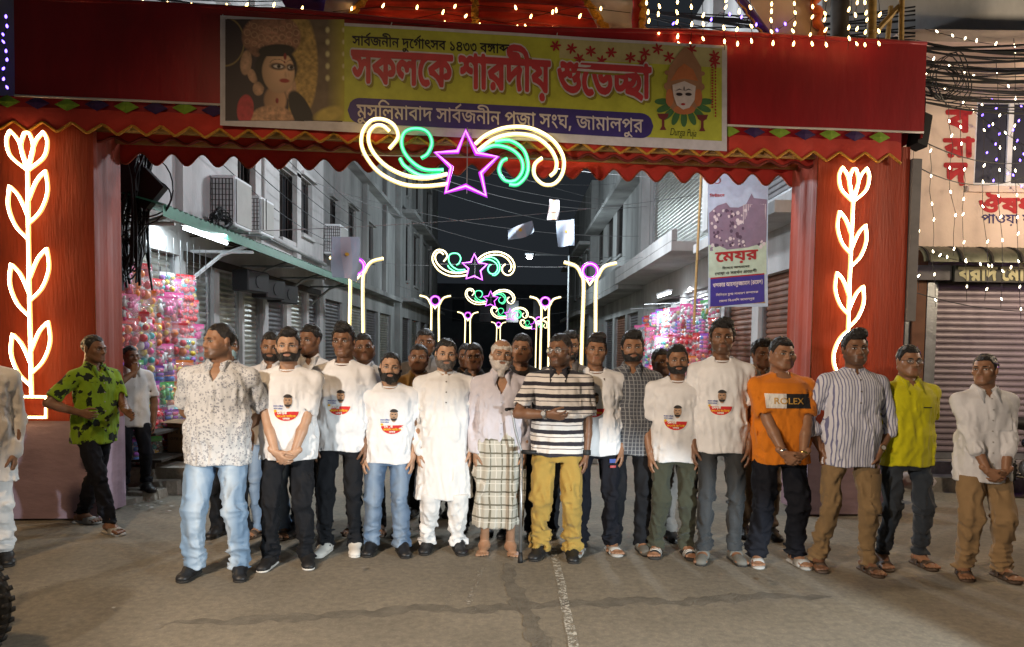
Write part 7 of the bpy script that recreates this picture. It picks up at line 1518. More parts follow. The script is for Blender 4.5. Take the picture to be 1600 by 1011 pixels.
light_string([atY(1540 + 22 * math.sin(j * 2.1) + 3 * j, 150 + 17 * j, 8.75) for j in range(9)], 10, BULBB, 'string of small blue bulbs inside the dark window', 'bulb strings over the cream wall', .3, 40)
light_string([atY(1590 + 12 * math.sin(j * 1.7), 160 + 17 * j, 8.75) for j in range(9)], 8, BULBB, 'second string of blue bulbs by the window bar', 'bulb strings over the cream wall', .3, 41)

# fan of black cables running from the gate corner over the cream building
r = random.Random(77)
for k in range(30):
  ya = 68 + 85 * (k / 29) + r.uniform(-10, 10)
  yb = 62 + 98 * (k / 29) + r.uniform(-14, 14)
  Y = 8.2 + r.uniform(-.2, .2)
  wire(atY(1425 + r.uniform(-10, 10), ya, Y - .2), atY(1720, yb, Y), r.uniform(.03, .12), ORD[k // 2] + ['', ' thin'][k % 2] + ' black cable from the top of the fan over the cream building' if k % 2 else ORD[k // 2] + ' thick black cable from the top of the fan over the cream building', 'fan of black cables at right', (r.uniform(.006, .008) if k % 2 else r.uniform(.011, .015)), M_CABLE, 10)
T = thing('cable_loops', 'loose loops of black cable beside the right end of the red header', 'cables', tuple(atY(1463, 125, 8.0)))
mb = MB()
for k in range(7): mb.tube([(.2 * math.cos(t) * r.uniform(.9, 1) + .03 * k, .03 * math.sin(3 * t), (.10 + .03 * k) * math.sin(t) + .03 * math.sin(2 * t + k)) for t in [i * PI / 9 for i in range(19)]], .006, 4)
obj('loops', mb, M_CABLE, T)
for k, (a, b, s_) in enumerate([((1432, 215), (1700, 225), .25), ((1432, 260), (1700, 215), .35), ((1424, 455), (1700, 480), .12)]):
  wire(atY(*a, 8.2), atY(*b, 8.6), s_, ['upper thin cable sagging across the red painted letters', 'lower thin cable sagging across the red painted letters', 'thin cable sagging in front of the lilac shutter'][k], 'sagging cables on the cream wall', .006, M_CABLE)

# ================================================================== CLOTH TOWER AND LIGHTS ABOVE THE HEADER
V = gate_thing('cloth_tower', 'pleated red and white cloth tower rising above the middle of the gate', 'decoration', 0, 0, 0)
M_TOWER = mat('tower_red_cloth', (0.52, 0.03, 0.02), 0.7, var=.2, vscale=6, sheen=.3, stretch=(1, 1, 3))
M_DRAPEW = mat('white_drape', (0.60, 0.52, 0.56), 0.8, var=.12, vscale=5, sheen=.3); M_DRAPEP = mat('purple_drape', (0.07, 0.02, 0.16), 0.75, var=.2, sheen=.2)
TT = 0.35
Q = lambda px, py, t=TT: (lambda g_: (g_[0], t, g_[1]))(gate(px, py, t))


def panel(name, pts, m, pleats=9, amp=.025, nu=24, nv=10):
  """quad sheet through four photograph corners, pleated"""
  a, b, c, d = [Vector(p) for p in pts]
  mb = MB()
  def fn(s, t):
    p = a.lerp(b, s).lerp(d.lerp(c, s), t)
    return p + Vector((0, amp * math.sin(pleats * 2 * PI * t + 2 * s) - .03 * math.sin(PI * s), .012 * math.sin(pleats * 2 * PI * t)))
  mb.grid(fn, nu, nv * 4)
  return obj(name, mb, m, V, True)


panel('red_panel', [Q(512, 72), Q(742, 72), Q(742, -45), Q(610, -45)], M_TOWER, 8)
panel('red_panel', [Q(743, 72), Q(978, 92), Q(880, -45), Q(743, -45)], M_TOWER, 8)
panel('white_drape', [Q(495, 60, .30), Q(512, 60, .30), Q(600, -45, .30), Q(520, -45, .30)], M_DRAPEW, 3, .02)
panel('purple_drape', [Q(462, 50, .34), Q(498, 58, .34), Q(522, -45, .34), Q(420, -45, .34)], M_DRAPEP, 3, .02)
panel('white_drape', [Q(960, 90, .30), Q(985, 92, .30), Q(990, -45, .30), Q(885, -45, .30)], M_DRAPEW, 4, .02)
panel('red_panel', [Q(985, 95, .32), Q(1002, 95, .32), Q(1012, -45, .32), Q(990, -45, .32)], M_TOWER, 3, .02)
for a, b in (((742, 75), (742, -45)), ((510, 72), (606, -45)), ((978, 92), (884, -45)), ((1000, 98), (1008, -45))):
  mb = MB(); p, q2 = Vector(Q(*a, .27)), Vector(Q(*b, .27))
  mb.tube([p.lerp(q2, k / 30) + Vector((.012 * math.sin(k * 1.9), -.01, 0)) for k in range(31)], [.028 + .012 * (k % 2) for k in range(31)], 5)
  obj('gold_ruffle', mb, M_GOLD, V)
F2 = gate_thing('triangle_drape', 'slanting white triangular drape edged in purple above the right header', 'decoration')
def tri(parent, pts, m, name):
  a, b, c, d = [Vector(p) for p in pts]
  mb = MB(); mb.grid(lambda s, t: a.lerp(b, s).lerp(d.lerp(c, s), t) + Vector((0, .02 * math.sin(6 * s + 3 * t), 0)), 12, 12); obj(name, mb, m, parent, True)
tri(F2, [Q(1222, 76, .28), Q(1290, 80, .28), Q(1262, -60, .28), Q(1145, -40, .28)], mat('peach_drape', (0.62, 0.44, 0.36), .8, var=.1, sheen=.3), 'white_cloth')
tri(F2, [Q(1205, 74, .27), Q(1223, 76, .27), Q(1150, -30, .27), Q(1128, -30, .27)], M_DRAPEP, 'purple_edge')
mb = MB(); p, q2 = Vector(Q(1204, 74, .26)), Vector(Q(1127, -30, .26)); mb.tube([p.lerp(q2, k / 24) + Vector((.03 * abs(math.sin(k * .8)), 0, 0)) for k in range(25)], .009, 4); obj('gold_braid', mb, M_GOLD, F2)
mb = MB(); p, q2 = Vector(Q(1288, 82, .25)), Vector(Q(1262, -50, .25)); mb.tube([p.lerp(q2, k / 24) + Vector((.03 * math.sin(k * 1.3), -.01, 0)) for k in range(25)], [.03 + .02 * math.sin(k * 2.2) ** 2 for k in range(25)], 6); obj('orange_ruffle', mb, mat('orange_ruffle', (.65, .12, .02), .7, sheen=.3, var=.2, vscale=20), F2, True)
F3 = gate_thing('triangle_drape', 'white and purple drape corner showing above the left end of the header', 'decoration')
tri(F3, [Q(132, 14, .3), Q(185, 16, .3), Q(215, -60, .3), Q(120, -60, .3)], M_DRAPEW, 'white_cloth')
tri(F3, [Q(186, 16, .29), Q(196, 17, .29), Q(240, -60, .29), Q(214, -60, .29)], M_DRAPEP, 'purple_edge')
for px, m, rad, lab in ((1362, M_BAMBOO, .045, 'yellow bamboo pole standing behind the right end of the header'), (1408, M_BAMBOO, .028, 'thin bamboo pole nearest the cream building'), (1312, M_DARK, .09, 'thick dark post beside the orange ruffle'), (700, M_BAMBOO, .03, 'bamboo pole inside the cloth tower')):
  u_, z_ = gate(px, 60, .44)
  T = gate_thing('pole', lab, 'pole', u_, .44, 0)
  mb = MB(); mb.tube([(0, 0, 3.5), (.01, 0, 4.4), (-.01, 0, 5.2), (0, 0, 6.2)], rad, 7); obj('shaft', mb, m, T, True)
  if m is M_BAMBOO:
    mb = MB()
    for zz in (3.9, 4.35, 4.8, 5.3, 5.8): mb.tube([(0, 0, zz - .01), (0, 0, zz + .01)], rad * 1.15, 7)
    obj('node', mb, M_BAMBOO, T)
T = gate_thing('pole', 'slanting bamboo brace tied behind the header end', 'pole', 0, 0, 0)
mb = MB(); mb.tube([Q(1335, 85, .46), Q(1405, 10, .46)], .03, 6); mb.tube([Q(1385, 80, .47), Q(1392, 10, .47)], .025, 6); obj('shaft', mb, M_BAMBOO, T)
# warm bulbs above the header: vertical strings and one along the hem
r = random.Random(9)
for k, px in enumerate([1012, 1030, 1060, 1078, 1100, 1132, 1152, 1175, 1207, 1240, 1268, 1290, 1325, 1338, 1352, 1372]):
  a = atY(px, -40, 6.9)
  light_string([atY(px + r.uniform(-3, 3), -40 + 118 * j / 5, 6.95) for j in range(6)], r.choice((5, 6, 7)), BULBY, ORD[k] + ' vertical string of warm bulbs from the left, above the right half of the header', 'warm bulb strings above the header', .3, k)
for k, pts in enumerate([[(520, 18), (600, 10), (680, 14), (742, 8), (830, 15), (930, 30)], [(512, 40), (580, 45), (640, 30), (700, 38), (770, 42), (850, 45), (960, 62)], [(500, 26), (560, 34), (660, 44), (735, 62), (800, 40), (880, 48), (985, 66)], [(510, 62), (590, 42), (690, 20), (790, 36), (900, 10), (985, 20)]]):
  light_string([Vector(GO + GU * q3[0] + GT * (.24 - .02 * k) + Vector((0, 0, q3[1]))) for q3 in [gate(x, y, .24 - .02 * k) for x, y in pts]], 7, BULBY,
        ['top', 'upper', 'middle', 'lower'][k] + ' string of warm bulbs draped over the red cloth tower', 'warm bulb strings above the header', .35, k + 50)
light_string([Vector(GO + GU * q3[0] + GT * .1 + Vector((0, 0, q3[1] + .03))) for q3 in [gate(x, y, .1) for x, y in [(110, 4), (200, 8), (280, 14), (350, 16), (420, 13), (500, 24)]]], 9, BULBY, 'string of warm bulbs along the top of the left header', 'warm bulb strings above the header', .2, 70)
light_string([Vector(GO + GU * q3[0] + GT * .05 + Vector((0, 0, q3[1] + .03))) for q3 in [gate(x, y, .05) for x, y in [(990, 62), (1060, 66), (1130, 72), (1200, 70), (1290, 76)]]], 8, BULBY, 'string of warm bulbs along the top of the right header', 'warm bulb strings above the header', .2, 71)
light_string([atY(1045 + 40 * j, 35 + 20 * math.sin(j * 2), 7.3) for j in range(6)], 8, BULBB, 'sparse string of blue bulbs behind the right header', 'warm bulb strings above the header', .3, 72)
light_string([atY(9 + 5 * math.sin(j * 2), 22 + 17 * j, 6.9) for j in range(8)], 9, BULBB, 'string of blue bulbs beyond the left end of the red header', 'warm bulb strings above the header', .3, 73)
# cables and a pale building behind the top of the gate
for k in range(14):
  wire(atY(180 + r.uniform(-40, 40), r.uniform(-20, 20), 8.6), atY(520, r.uniform(-10, 45), 8.9), r.uniform(.05, .2), ORD[k] + ' black cable passing behind the top of the left header', 'cables behind the left header', r.uniform(.006, .012), M_CABLE, 8)
for k in range(16):
  wire(atY(985, r.uniform(10, 75), 8.8), atY(1430, r.uniform(10, 95), 8.6), r.uniform(.03, .15), ORD[k] + ' black cable passing behind the top of the right header', 'cables behind the right header', r.uniform(.006, .012), M_CABLE, 8)
# ================================================================== SOLID FIGURES: blended distance fields meshed by surface nets
F32 = np.float32


class Vol:
  def __init__(self, lo, hi, h):
    self.h = h
    self.lo = np.array(lo, F32)
    n = np.ceil((np.array(hi) - np.array(lo)) / h).astype(int) + 1
    self.n = n
    self.ax = [(self.lo[i] + h * np.arange(n[i])).astype(F32) for i in range(3)]
    self.D = np.full(n, 0.5, F32)

  def sl(self, lo, hi):
    s = []
    for i in range(3):
      a = int(max(0, math.floor((lo[i] - self.lo[i]) / self.h)))
      b = int(min(self.n[i], math.ceil((hi[i] - self.lo[i]) / self.h) + 1))
      if b <= a:
        return None
      s.append(slice(a, b))
    return tuple(s)

  def pts(self, s):
    return (self.ax[0][s[0]][:, None, None], self.ax[1][s[1]][None, :, None], self.ax[2][s[2]][None, None, :])

  def apply(self, lo, hi, fn, k=0.02, mode='u'):
    m = k + 2 * self.h
    s = self.sl([a - m for a in lo], [b + m for b in hi])
    if s is None:
      return self
    x, y, z = self.pts(s)
    d = fn(x, y, z).astype(F32)
    A = self.D[s]
    if mode == 'u':
      hh = np.clip(0.5 + 0.5 * (d - A) / k, 0, 1) if k > 0 else None
      self.D[s] = np.minimum(A, d) if k <= 0 else d * (1 - hh) + A * hh - k * hh * (1 - hh)
    else:
      d = -d
      hh = np.clip(0.5 - 0.5 * (d - A) / k, 0, 1) if k > 0 else None
      self.D[s] = np.maximum(A, d) if k <= 0 else d * (1 - hh) + A * hh + k * hh * (1 - hh)
    return self

  def cone(self, a, b, ra, rb, k=0.02, mode='u', sq=(1, 1, 1)):
    a, b = np.array(a, F32), np.array(b, F32)
    r = max(ra, rb)
    q = np.array(sq, F32)
    ab = (b - a) * q
    L = float(ab @ ab) + 1e-12

    def fn(x, y, z):
      px, py, pz = (x - a[0]) * q[0], (y - a[1]) * q[1], (z - a[2]) * q[2]
      t = np.clip((px * ab[0] + py * ab[1] + pz * ab[2]) / L, 0, 1)
      return np.sqrt((px - t * ab[0]) ** 2 + (py - t * ab[1]) ** 2 + (pz - t * ab[2]) ** 2) - (ra + t * (rb - ra))
    e = r / min(1.0, float(q.min()))
    return self.apply(np.minimum(a, b) - e, np.maximum(a, b) + e, fn, k, mode)

  def ell(self, c, r, k=0.02, mode='u', rot=None):
    c = np.array(c, F32)
    R = np.array(rot, F32) if rot is not None else np.eye(3, dtype=F32)
    m = max(r)

    def fn(x, y, z):
      px, py, pz = x - c[0], y - c[1], z - c[2]
      a = (px * R[0, 0] + py * R[1, 0] + pz * R[2, 0]) / r[0]
      b = (px * R[0, 1] + py * R[1, 1] + pz * R[2, 1]) / r[1]
      d = (px * R[0, 2] + py * R[1, 2] + pz * R[2, 2]) / r[2]
      q = np.sqrt(a * a + b * b + d * d)
      g = np.sqrt((a / r[0]) ** 2 + (b / r[1]) ** 2 + (d / r[2]) ** 2) + 1e-6
      return q * (q - 1) / g
    return self.apply(c - m, c + m, fn, k, mode)

  def loft(self, zs, rx, ry, cy, cx=None, p=2.4, k=0.02, cap=0.01, mode='u'):
    zs = np.array(zs, F32)
    m = max(rx) + 0.02
    my = max(ry) + max(abs(np.array(cy))) + 0.02
    cx = cx if cx is not None else [0] * len(zs)
    mx = m + max(abs(np.array(cx)))

    def fn(x, y, z):
      a = np.interp(z.ravel(), zs, rx).astype(F32)[None, None, :]
      b = np.interp(z.ravel(), zs, ry).astype(F32)[None, None, :]
      oy = np.interp(z.ravel(), zs, cy).astype(F32)[None, None, :]
      ox = np.interp(z.ravel(), zs, cx).astype(F32)[None, None, :]
      q = (np.abs((x - ox) / a) ** p + np.abs((y - oy) / b) ** p) ** (1.0 / p)
      d = (q - 1) * np.minimum(a, b)
      dz = np.maximum(zs[0] - z, z - zs[-1])
      return np.maximum(d, dz)
    return self.apply((-mx, -my, zs[0]), (mx, my, zs[-1]), fn, k, mode)

  def mesh(self):
    return nets(self.D, self.lo, self.h)


def nets(D, lo, h):
  ins = D < 0
  n = np.array(D.shape)
  c = np.zeros(n - 1, np.int8)
  for i in (0, 1):
    for j in (0, 1):
      for k in (0, 1):
        c += ins[i:n[0] - 1 + i, j:n[1] - 1 + j, k:n[2] - 1 + k]
  act = (c > 0) & (c < 8)
  I = np.argwhere(act)
  if len(I) == 0:
    return np.zeros((0, 3), F32), np.zeros((0, 4), int)
  ids = np.full(n - 1, -1, np.int64)
  ids[act] = np.arange(len(I))
  corners = np.array([(i, j, k) for i in (0, 1) for j in (0, 1) for k in (0, 1)])
  V = D[I[:, 0, None] + corners[None, :, 0], I[:, 1, None] + corners[None, :, 1], I[:, 2, None] + corners[None, :, 2]]
  edges = [(a, b) for a in range(8) for b in range(a + 1, 8) if np.abs(corners[a] - corners[b]).sum() == 1]
  P = np.zeros((len(I), 3), F32)
  W = np.zeros(len(I), F32)
  for a, b in edges:
    va, vb = V[:, a], V[:, b]
    m = (va < 0) != (vb < 0)
    t = np.where(m, va / np.where(m, va - vb, 1), 0).astype(F32)
    P += m[:, None] * (corners[a][None] + t[:, None] * (corners[b] - corners[a])[None])
    W += m
  P = P / W[:, None] + I
  P = P * h + lo
  quads = []
  for ax in range(3):
    s0 = [slice(None)] * 3
    s1 = [slice(None)] * 3
    s0[ax] = slice(0, -1)
    s1[ax] = slice(1, None)
    a, b = ins[tuple(s0)], ins[tuple(s1)]
    E = np.argwhere(a != b)
    o1, o2 = [(1, 2), (2, 0), (0, 1)][ax]
    E = E[(E[:, o1] > 0) & (E[:, o2] > 0) & (E[:, o1] < n[o1] - 1) & (E[:, o2] < n[o2] - 1)]
    fl = a[E[:, 0], E[:, 1], E[:, 2]]
    d1 = np.zeros(3, int); d1[o1] = 1
    d2 = np.zeros(3, int); d2[o2] = 1
    g = lambda v: ids[v[:, 0], v[:, 1], v[:, 2]]
    q = np.stack([g(E - d1 - d2), g(E - d2), g(E), g(E - d1)], 1)
    q[~fl] = q[~fl][:, ::-1]
    quads.append(q)
  return P, np.concatenate(quads)


_LAT = RNG.rand(32, 32, 32).astype(F32)


def vnoise(x, y, z):
  xi, yi, zi = np.floor(x).astype(int), np.floor(y).astype(int), np.floor(z).astype(int)
  fx, fy, fz = x - xi, y - yi, z - zi
  fx, fy, fz = fx * fx * (3 - 2 * fx), fy * fy * (3 - 2 * fy), fz * fz * (3 - 2 * fz)
  g = lambda a, b, c: _LAT[(xi + a) & 31, (yi + b) & 31, (zi + c) & 31]
  l = lambda a, b, t: a + (b - a) * t
  return l(l(l(g(0, 0, 0), g(1, 0, 0), fx), l(g(0, 1, 0), g(1, 1, 0), fx), fy), l(l(g(0, 0, 1), g(1, 0, 1), fx), l(g(0, 1, 1), g(1, 1, 1), fx), fy), fz) * 2 - 1


def folds(v, seed, amp, sx=9, sz=4, lo=None, hi=None, env=None):
  """creases: ridged noise stretched along z, pushed into the field near the surface only"""
  m = np.abs(v.D) < 0.05
  I = np.argwhere(m)
  x, y, z = v.ax[0][I[:, 0]], v.ax[1][I[:, 1]], v.ax[2][I[:, 2]]
  r = np.random.RandomState(seed)
  o = r.rand(3) * 20
  w = vnoise(x * 4 + o[0], y * 4 + o[1], z * 3) * 0.6
  n1 = vnoise(x * sx + w + o[0], y * sx + o[1], z * sz + w * 2 + o[2])
  n2 = vnoise(x * sx * 1.9 + z * sz * 1.3 + o[1], y * sx * 1.9 + o[2], z * sz * 1.6 - x * sx * .9 + w * 2 + o[0])
  d = amp * ((1 - 2 * np.abs(n1)) * 0.7 + 0.55 * (1 - 2 * np.abs(n2)) - 0.45)
  if env is not None:
    d = d * env(x, y, z)
  v.D[m] -= d.astype(F32)


def arr_mesh(name, P, Q, mats, smooth=True):
  me = bpy.data.meshes.new(name)
  me.vertices.add(len(P))
  me.vertices.foreach_set('co', np.ascontiguousarray(P, F32).ravel())
  me.loops.add(Q.size)
  me.loops.foreach_set('vertex_index', np.ascontiguousarray(Q, np.int32).ravel())
  me.polygons.add(len(Q))
  me.polygons.foreach_set('loop_start', np.arange(0, Q.size, Q.shape[1], dtype=np.int32))
  if smooth:
    me.polygons.foreach_set('use_smooth', np.ones(len(Q), bool))
  for m in (mats if isinstance(mats, (list, tuple)) else [mats]):
    me.materials.append(m)
  me.update(calc_edges=True)
  return me


# ------------------------------------------------------------------ head (metres, origin between the eyes' axis and the ears, face towards -y)


def head_field(v, p):
  jw, fat, nose, age = p['jaw'], p['fat'], p['nose'], p['age']
  c = 0.01
  S = lambda *a: tuple(c * t for t in a)
  v.ell(S(0, 1.4, 3.2), S(7.3, 9.2, 8.4), .01)
  v.ell(S(0, -2.4, -2.6), S(6.3 + fat, 6.4, 8.2), .025)
  v.ell(S(0, -4.0, -7.2), S(4.6 * jw + fat, 4.4, 4.0), .03)
  v.cone(S(-1.1, -7.6, -9.3), S(1.1, -7.6, -9.3), .017, .017, .02)
  for s in (-1, 1):
    v.cone(S(s * (5.6 * jw + fat * .8), 0.6, -5.2), S(s * 2.4, -6.6, -9.4), .018, .014, .025)
    v.ell(S(s * (4.5 + fat * .6), -5.6, -2.2), S(2.2 + fat * .5, 2.2, 2.2 + fat * .4), .02)
    v.cone(S(s * 1.2, -8.3, 1.9), S(s * 4.6, -7.0, 2.0), .0105, .009, .014)
  for s in (-1, 1):
    v.ell(S(s * 3.2, -9.2, .1), S(1.9, 1.75, 1.25), .012, 's')
    v.ell(S(s * 3.2, -7.0, .1), S(1.75, 1.15, 1.25), .006)
  v.cone(S(0, -8.2, 1.0), S(0, -10.0, -2.8), .0075, .0112 * nose, .012)
  v.ell(S(0, -10.0, -3.1), S(1.15 * nose, 1.25, 1.0), .008)
  for s in (-1, 1):
    v.ell(S(s * 1.35 * nose, -9.0, -3.4), S(.95, 1.0, .85), .008)
  v.ell(S(0, -7.6, -5.9), S(2.9, 1.6, 2.0), .016)
  v.cone(S(-1.7, -8.75, -5.55), S(1.7, -8.75, -5.55), .0055, .0055, .006, sq=(1, 1, 1.1))
  v.cone(S(-1.5, -8.8, -6.75), S(1.5, -8.8, -6.75), .0068, .0068, .006)
  v.cone(S(-2.1, -9.5, -6.15), S(2.1, -9.5, -6.15), .0032, .0032, .003, 's')
  for s in (-1, 1):
    v.ell(S(s * (7.25 + fat * .4), 1.2, -0.6), S(.95, 2.0, 3.2), .008, rot=Matrix.Rotation(s * .35, 3, 'Z'))
  # neck
  v.cone(S(0, 2.2, -7), S(0, 3.2, -19), .054 + .003 * fat, .060 + .004 * fat, .03, sq=(1, 1.0, 1))


_HEADC = {}
HEADV = [dict(jaw=1.0, fat=0.0, nose=1.0, age=0), dict(jaw=.92, fat=-.3, nose=.95, age=0), dict(jaw=1.1, fat=.5, nose=1.12, age=0), dict(jaw=1.15, fat=1.1, nose=1.05, age=0), dict(jaw=1.02, fat=-.15, nose=1.18, age=1)]


def head_data(i, h):
  key = (i, h)
  if key not in _HEADC:
    v = Vol((-.105, -.135, -.175), (.105, .13, .135), h)
    head_field(v, HEADV[i])
    _HEADC[key] = (v.D.copy(), v.lo, v.ax, v.mesh())
  return _HEADC[key]


def clone_vol(i, h):
  D, lo, ax, _ = head_data(i, h)
  v = Vol.__new__(Vol)
  v.h, v.lo, v.ax, v.n = h, lo, ax, np.array(D.shape)
  v.D = D.copy()
  return v


def blank(v0):
  v = Vol.__new__(Vol)
  v.h, v.lo, v.ax, v.n = v0.h, v0.lo, v0.ax, v0.n
  v.D = np.full(v0.D.shape, 0.5, F32)
  return v


def hair_mesh(i, h, style, seed):
  """top: lift on the crown, fade: side thickness, line: hairline height"""
  D, lo, ax, _ = head_data(i, h)
  v = Vol((-.125, -.15, -.10), (.125, .15, .185), h)
  c = .01
  top, side, line = style['top'], style['side'], style.get('line', 6.1)
  v.ell((0, .014, .032), (.073 + side, .092 + side, .084 + top), .01)
  if style.get('quiff'):
    v.ell((.01, -.045, .098 + top * .4), (.055, .045, .026 + style['quiff']), .02)
  if style.get('fringe'):
    v.ell((-.02, -.070, .078), (.05, .022, .026), .02)
  x, y, z = v.ax[0][:, None, None], v.ax[1][None, :, None], v.ax[2][None, None, :]
  yy = y.ravel() / c
  zl = np.interp(yy, [-14, -8.0, -5.2, -3.6, -1.8, -.6, .6, 2.6, 4, 7, 11], [line + 1.0, line + .2, line - .4, line - 2.6, -1.4, -2.4, 1.2, 2.2, -2.8, -6.2, -7.0])[None, :, None] * c
  # temples recede with |x|
  zl = zl + .006 * np.clip(np.abs(x) / c - 3.2, 0, 2.2) * (y < -.045)
  sdn = vnoise(x * 45 + seed, y * 45, z * 45 + seed) * .005 + vnoise(x * 160 + seed, y * 160 + 5, z * 90) * style.get('rough', .003)
  zl = zl + (vnoise(x * 70 + seed, y * 70, z * 0 + seed) * .004).astype(F32)
  cut_ = zl - z
  kk = np.clip(.5 - .5 * (v.D - cut_) / .022, 0, 1)
  v.D = v.D * (1 - kk) + cut_ * kk + .022 * kk * (1 - kk) - sdn.astype(F32) * (z > zl + .004)
  return v.mesh()


def beard_mesh(i, h, style, seed):
  v0 = clone_vol(i, h)
  x, y, z = v0.ax[0][:, None, None], v0.ax[1][None, :, None], v0.ax[2][None, None, :]
  th = style['len']
  D = v0.D.copy()
  # region: under a line from the sideburn to the mouth corner, in front of the ear, above the throat
  zz = np.interp(np.ravel(y), [-.12, -.09, -.07, -.045, -.012, .01], [-.043, -.043, -.050, -.050, -.022, -.005])[None, :, None]
  rag = (vnoise(x * 120 + seed, y * 120, z * 120) * .004).astype(F32)
  reg = np.maximum(z - zz + rag, y - .006 + rag)
  reg = np.maximum(reg, (-.108 - style.get('drop', 0)) - z)
  lips = np.sqrt((x / .024) ** 2 + ((z + .0605) / .0115) ** 2) - 1
  reg = np.maximum(reg, -lips * .011)
  n = vnoise(x * 90 + seed, y * 90, z * 60) * .0035 + vnoise(x * 190, y * 190 + seed, z * 70) * .002
  d = np.maximum(D - th - n * min(1, th / .006), reg)
  v0.D = d.astype(F32)
  if style.get('drop'):
    k = style['drop']
    e = blank(v0)
    e.cone((0, -.072, -.085), (0, -.070, -.105 - k), .034, .022, .02)
    lipsm = -(np.sqrt((x / .026) ** 2 + ((z + .0605) / .013) ** 2) - 1) * .012
    e.D = np.maximum(e.D - n.astype(F32), lipsm.astype(F32))
    v0.D = np.minimum(v0.D, e.D)
  if style.get('must', True):
    w = blank(v0)
    for s in (-1, 1):
      w.cone((s * .002, -.0935, -.0465), (s * .021, -.086, -.0525), .0062, .0048, .004)
    w.D -= (n * .6).astype(F32)
    v0.D = np.minimum(v0.D, w.D)
  return v0.mesh()


_M = {}


def shared(key, fn):
  if key not in _M:
    _M[key] = fn()
  return _M[key]


# ------------------------------------------------------------------ materials of people


def skin_mat(col):
  key = 'skin_%.3f' % col[0]
  if key in MATS:
    return MATS[key]
  m = mat(key, col, 0.42, var=.12, vscale=14, bump=.08, bscale=180, spec=.38)
  nt, b = nodes_of(m)
  b.inputs['Subsurface Weight'].default_value = .08
  b.inputs['Subsurface Radius'].default_value = (.012, .005, .003)
  at = nt.nodes.new('ShaderNodeVertexColor'); at.layer_name = 'skin_marks'
  sp = nt.nodes.new('ShaderNodeSeparateColor'); nt.links.new(at.outputs[0], sp.inputs[0])
  srcs = b.inputs['Base Color'].links[0].from_socket
  m1 = nt.nodes.new('ShaderNodeMix'); m1.data_type = 'RGBA'; m1.inputs[7].default_value = (col[0] * .9, col[1] * .68, col[2] * .72, 1)
  nt.links.new(sp.outputs[0], m1.inputs[0]); nt.links.new(srcs, m1.inputs[6])
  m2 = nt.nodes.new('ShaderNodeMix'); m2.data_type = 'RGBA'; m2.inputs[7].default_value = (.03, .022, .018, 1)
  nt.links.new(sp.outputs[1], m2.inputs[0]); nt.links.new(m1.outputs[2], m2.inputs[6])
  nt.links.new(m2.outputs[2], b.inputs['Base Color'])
  return m


SK = {'light': (.42, .25, .16), 'mid': (.33, .185, .11), 'brown': (.27, .14, .08), 'dark': (.19, .095, .054)}
M_HAIR = mat('black_hair', (.012, .010, .009), .42, bump=.6, bscale=240, stretch=(1, 1, .25), spec=.4)
M_HAIRB = mat('dark_brown_hair', (.030, .018, .012), .45, bump=.6, bscale=240, stretch=(1, 1, .25), spec=.4)
M_GREYB = mat('grey_beard', (.14, .125, .115), .6, var=.5, vscale=70, bump=.6, bscale=200)
M_WHITEB = mat('white_beard', (.60, .55, .50), .7, var=.15, vscale=60, bump=.6, bscale=200)
M_SCLERA = mat('eye_white', (.55, .52, .49), .25, spec=.5)
M_IRIS = mat('dark_iris', (.012, .008, .006), .12, spec=.6)


def fabric(name, col, rough=.82, var=.06, bump=.22, bscale=420, sheen=.15, metal=0):
  return mat('fabric_' + name, col, rough, metal, var=var, vscale=11, bump=bump, bscale=bscale, sheen=sheen, spec=.2)


def pattern(name, base, fn):
  """fabric with a woven or printed pattern; fn(nt, coord_xyz_outputs) -> colour socket"""
  key = 'fabric_' + name
  if key in MATS:
    return MATS[key]
  m = fabric(name, base)
  nt, b = nodes_of(m)
  tc = nt.nodes.new('ShaderNodeTexCoord')
  se = nt.nodes.new('ShaderNodeSeparateXYZ'); nt.links.new(tc.outputs['Object'], se.inputs[0])
  nt.links.new(fn(nt, tc.outputs['Object'], se), b.inputs['Base Color'])
  return m


def mth(nt, op, a, b=None, c=None):
  n = nt.nodes.new('ShaderNodeMath'); n.operation = op
  for i, v in enumerate((a, b, c)):
    if v is None: continue
    if isinstance(v, (int, float)): n.inputs[i].default_value = v
    else: nt.links.new(v, n.inputs[i])
  return n.outputs[0]


def mixc(nt, f, a, b):
  n = nt.nodes.new('ShaderNodeMix'); n.data_type = 'RGBA'
  for i, v in ((0, f), (6, a), (7, b)):
    if isinstance(v, tuple): n.inputs[i].default_value = (*v, 1)
    elif isinstance(v, (int, float)): n.inputs[i].default_value = v
    else: nt.links.new(v, n.inputs[i])
  return n.outputs[2]


def band(nt, s, period, frac, off=0.0):
  f = mth(nt, 'FRACT', mth(nt, 'ADD', mth(nt, 'MULTIPLY', s, 1.0 / period), off))
  return mth(nt, 'LESS_THAN', f, frac)


def nz_(nt, co, sc, det=3):
  n = nt.nodes.new('ShaderNodeTexNoise'); n.inputs['Scale'].default_value = sc; n.inputs['Detail'].default_value = det
  nt.links.new(co, n.inputs['Vector']); return n.outputs['Fac']


def p_stripe(nt, co, se):
  z = mth(nt, 'ADD', se.outputs[2], mth(nt, 'MULTIPLY', nz_(nt, co, 7), .016))
  a = band(nt, z, .088, .34)
  b = band(nt, z, .088, .07, .30)
  c = mixc(nt, a, (.70, .66, .62), (.028, .026, .035))
  return mixc(nt, b, c, (.07, .06, .07))


def p_pin(nt, co, se):
  x = mth(nt, 'ADD', mth(nt, 'ADD', se.outputs[0], mth(nt, 'MULTIPLY', se.outputs[1], .15)), mth(nt, 'MULTIPLY', nz_(nt, co, 3), .004))
  return mixc(nt, band(nt, x, .0200, .32), (.60, .61, .68), (.16, .17, .30))


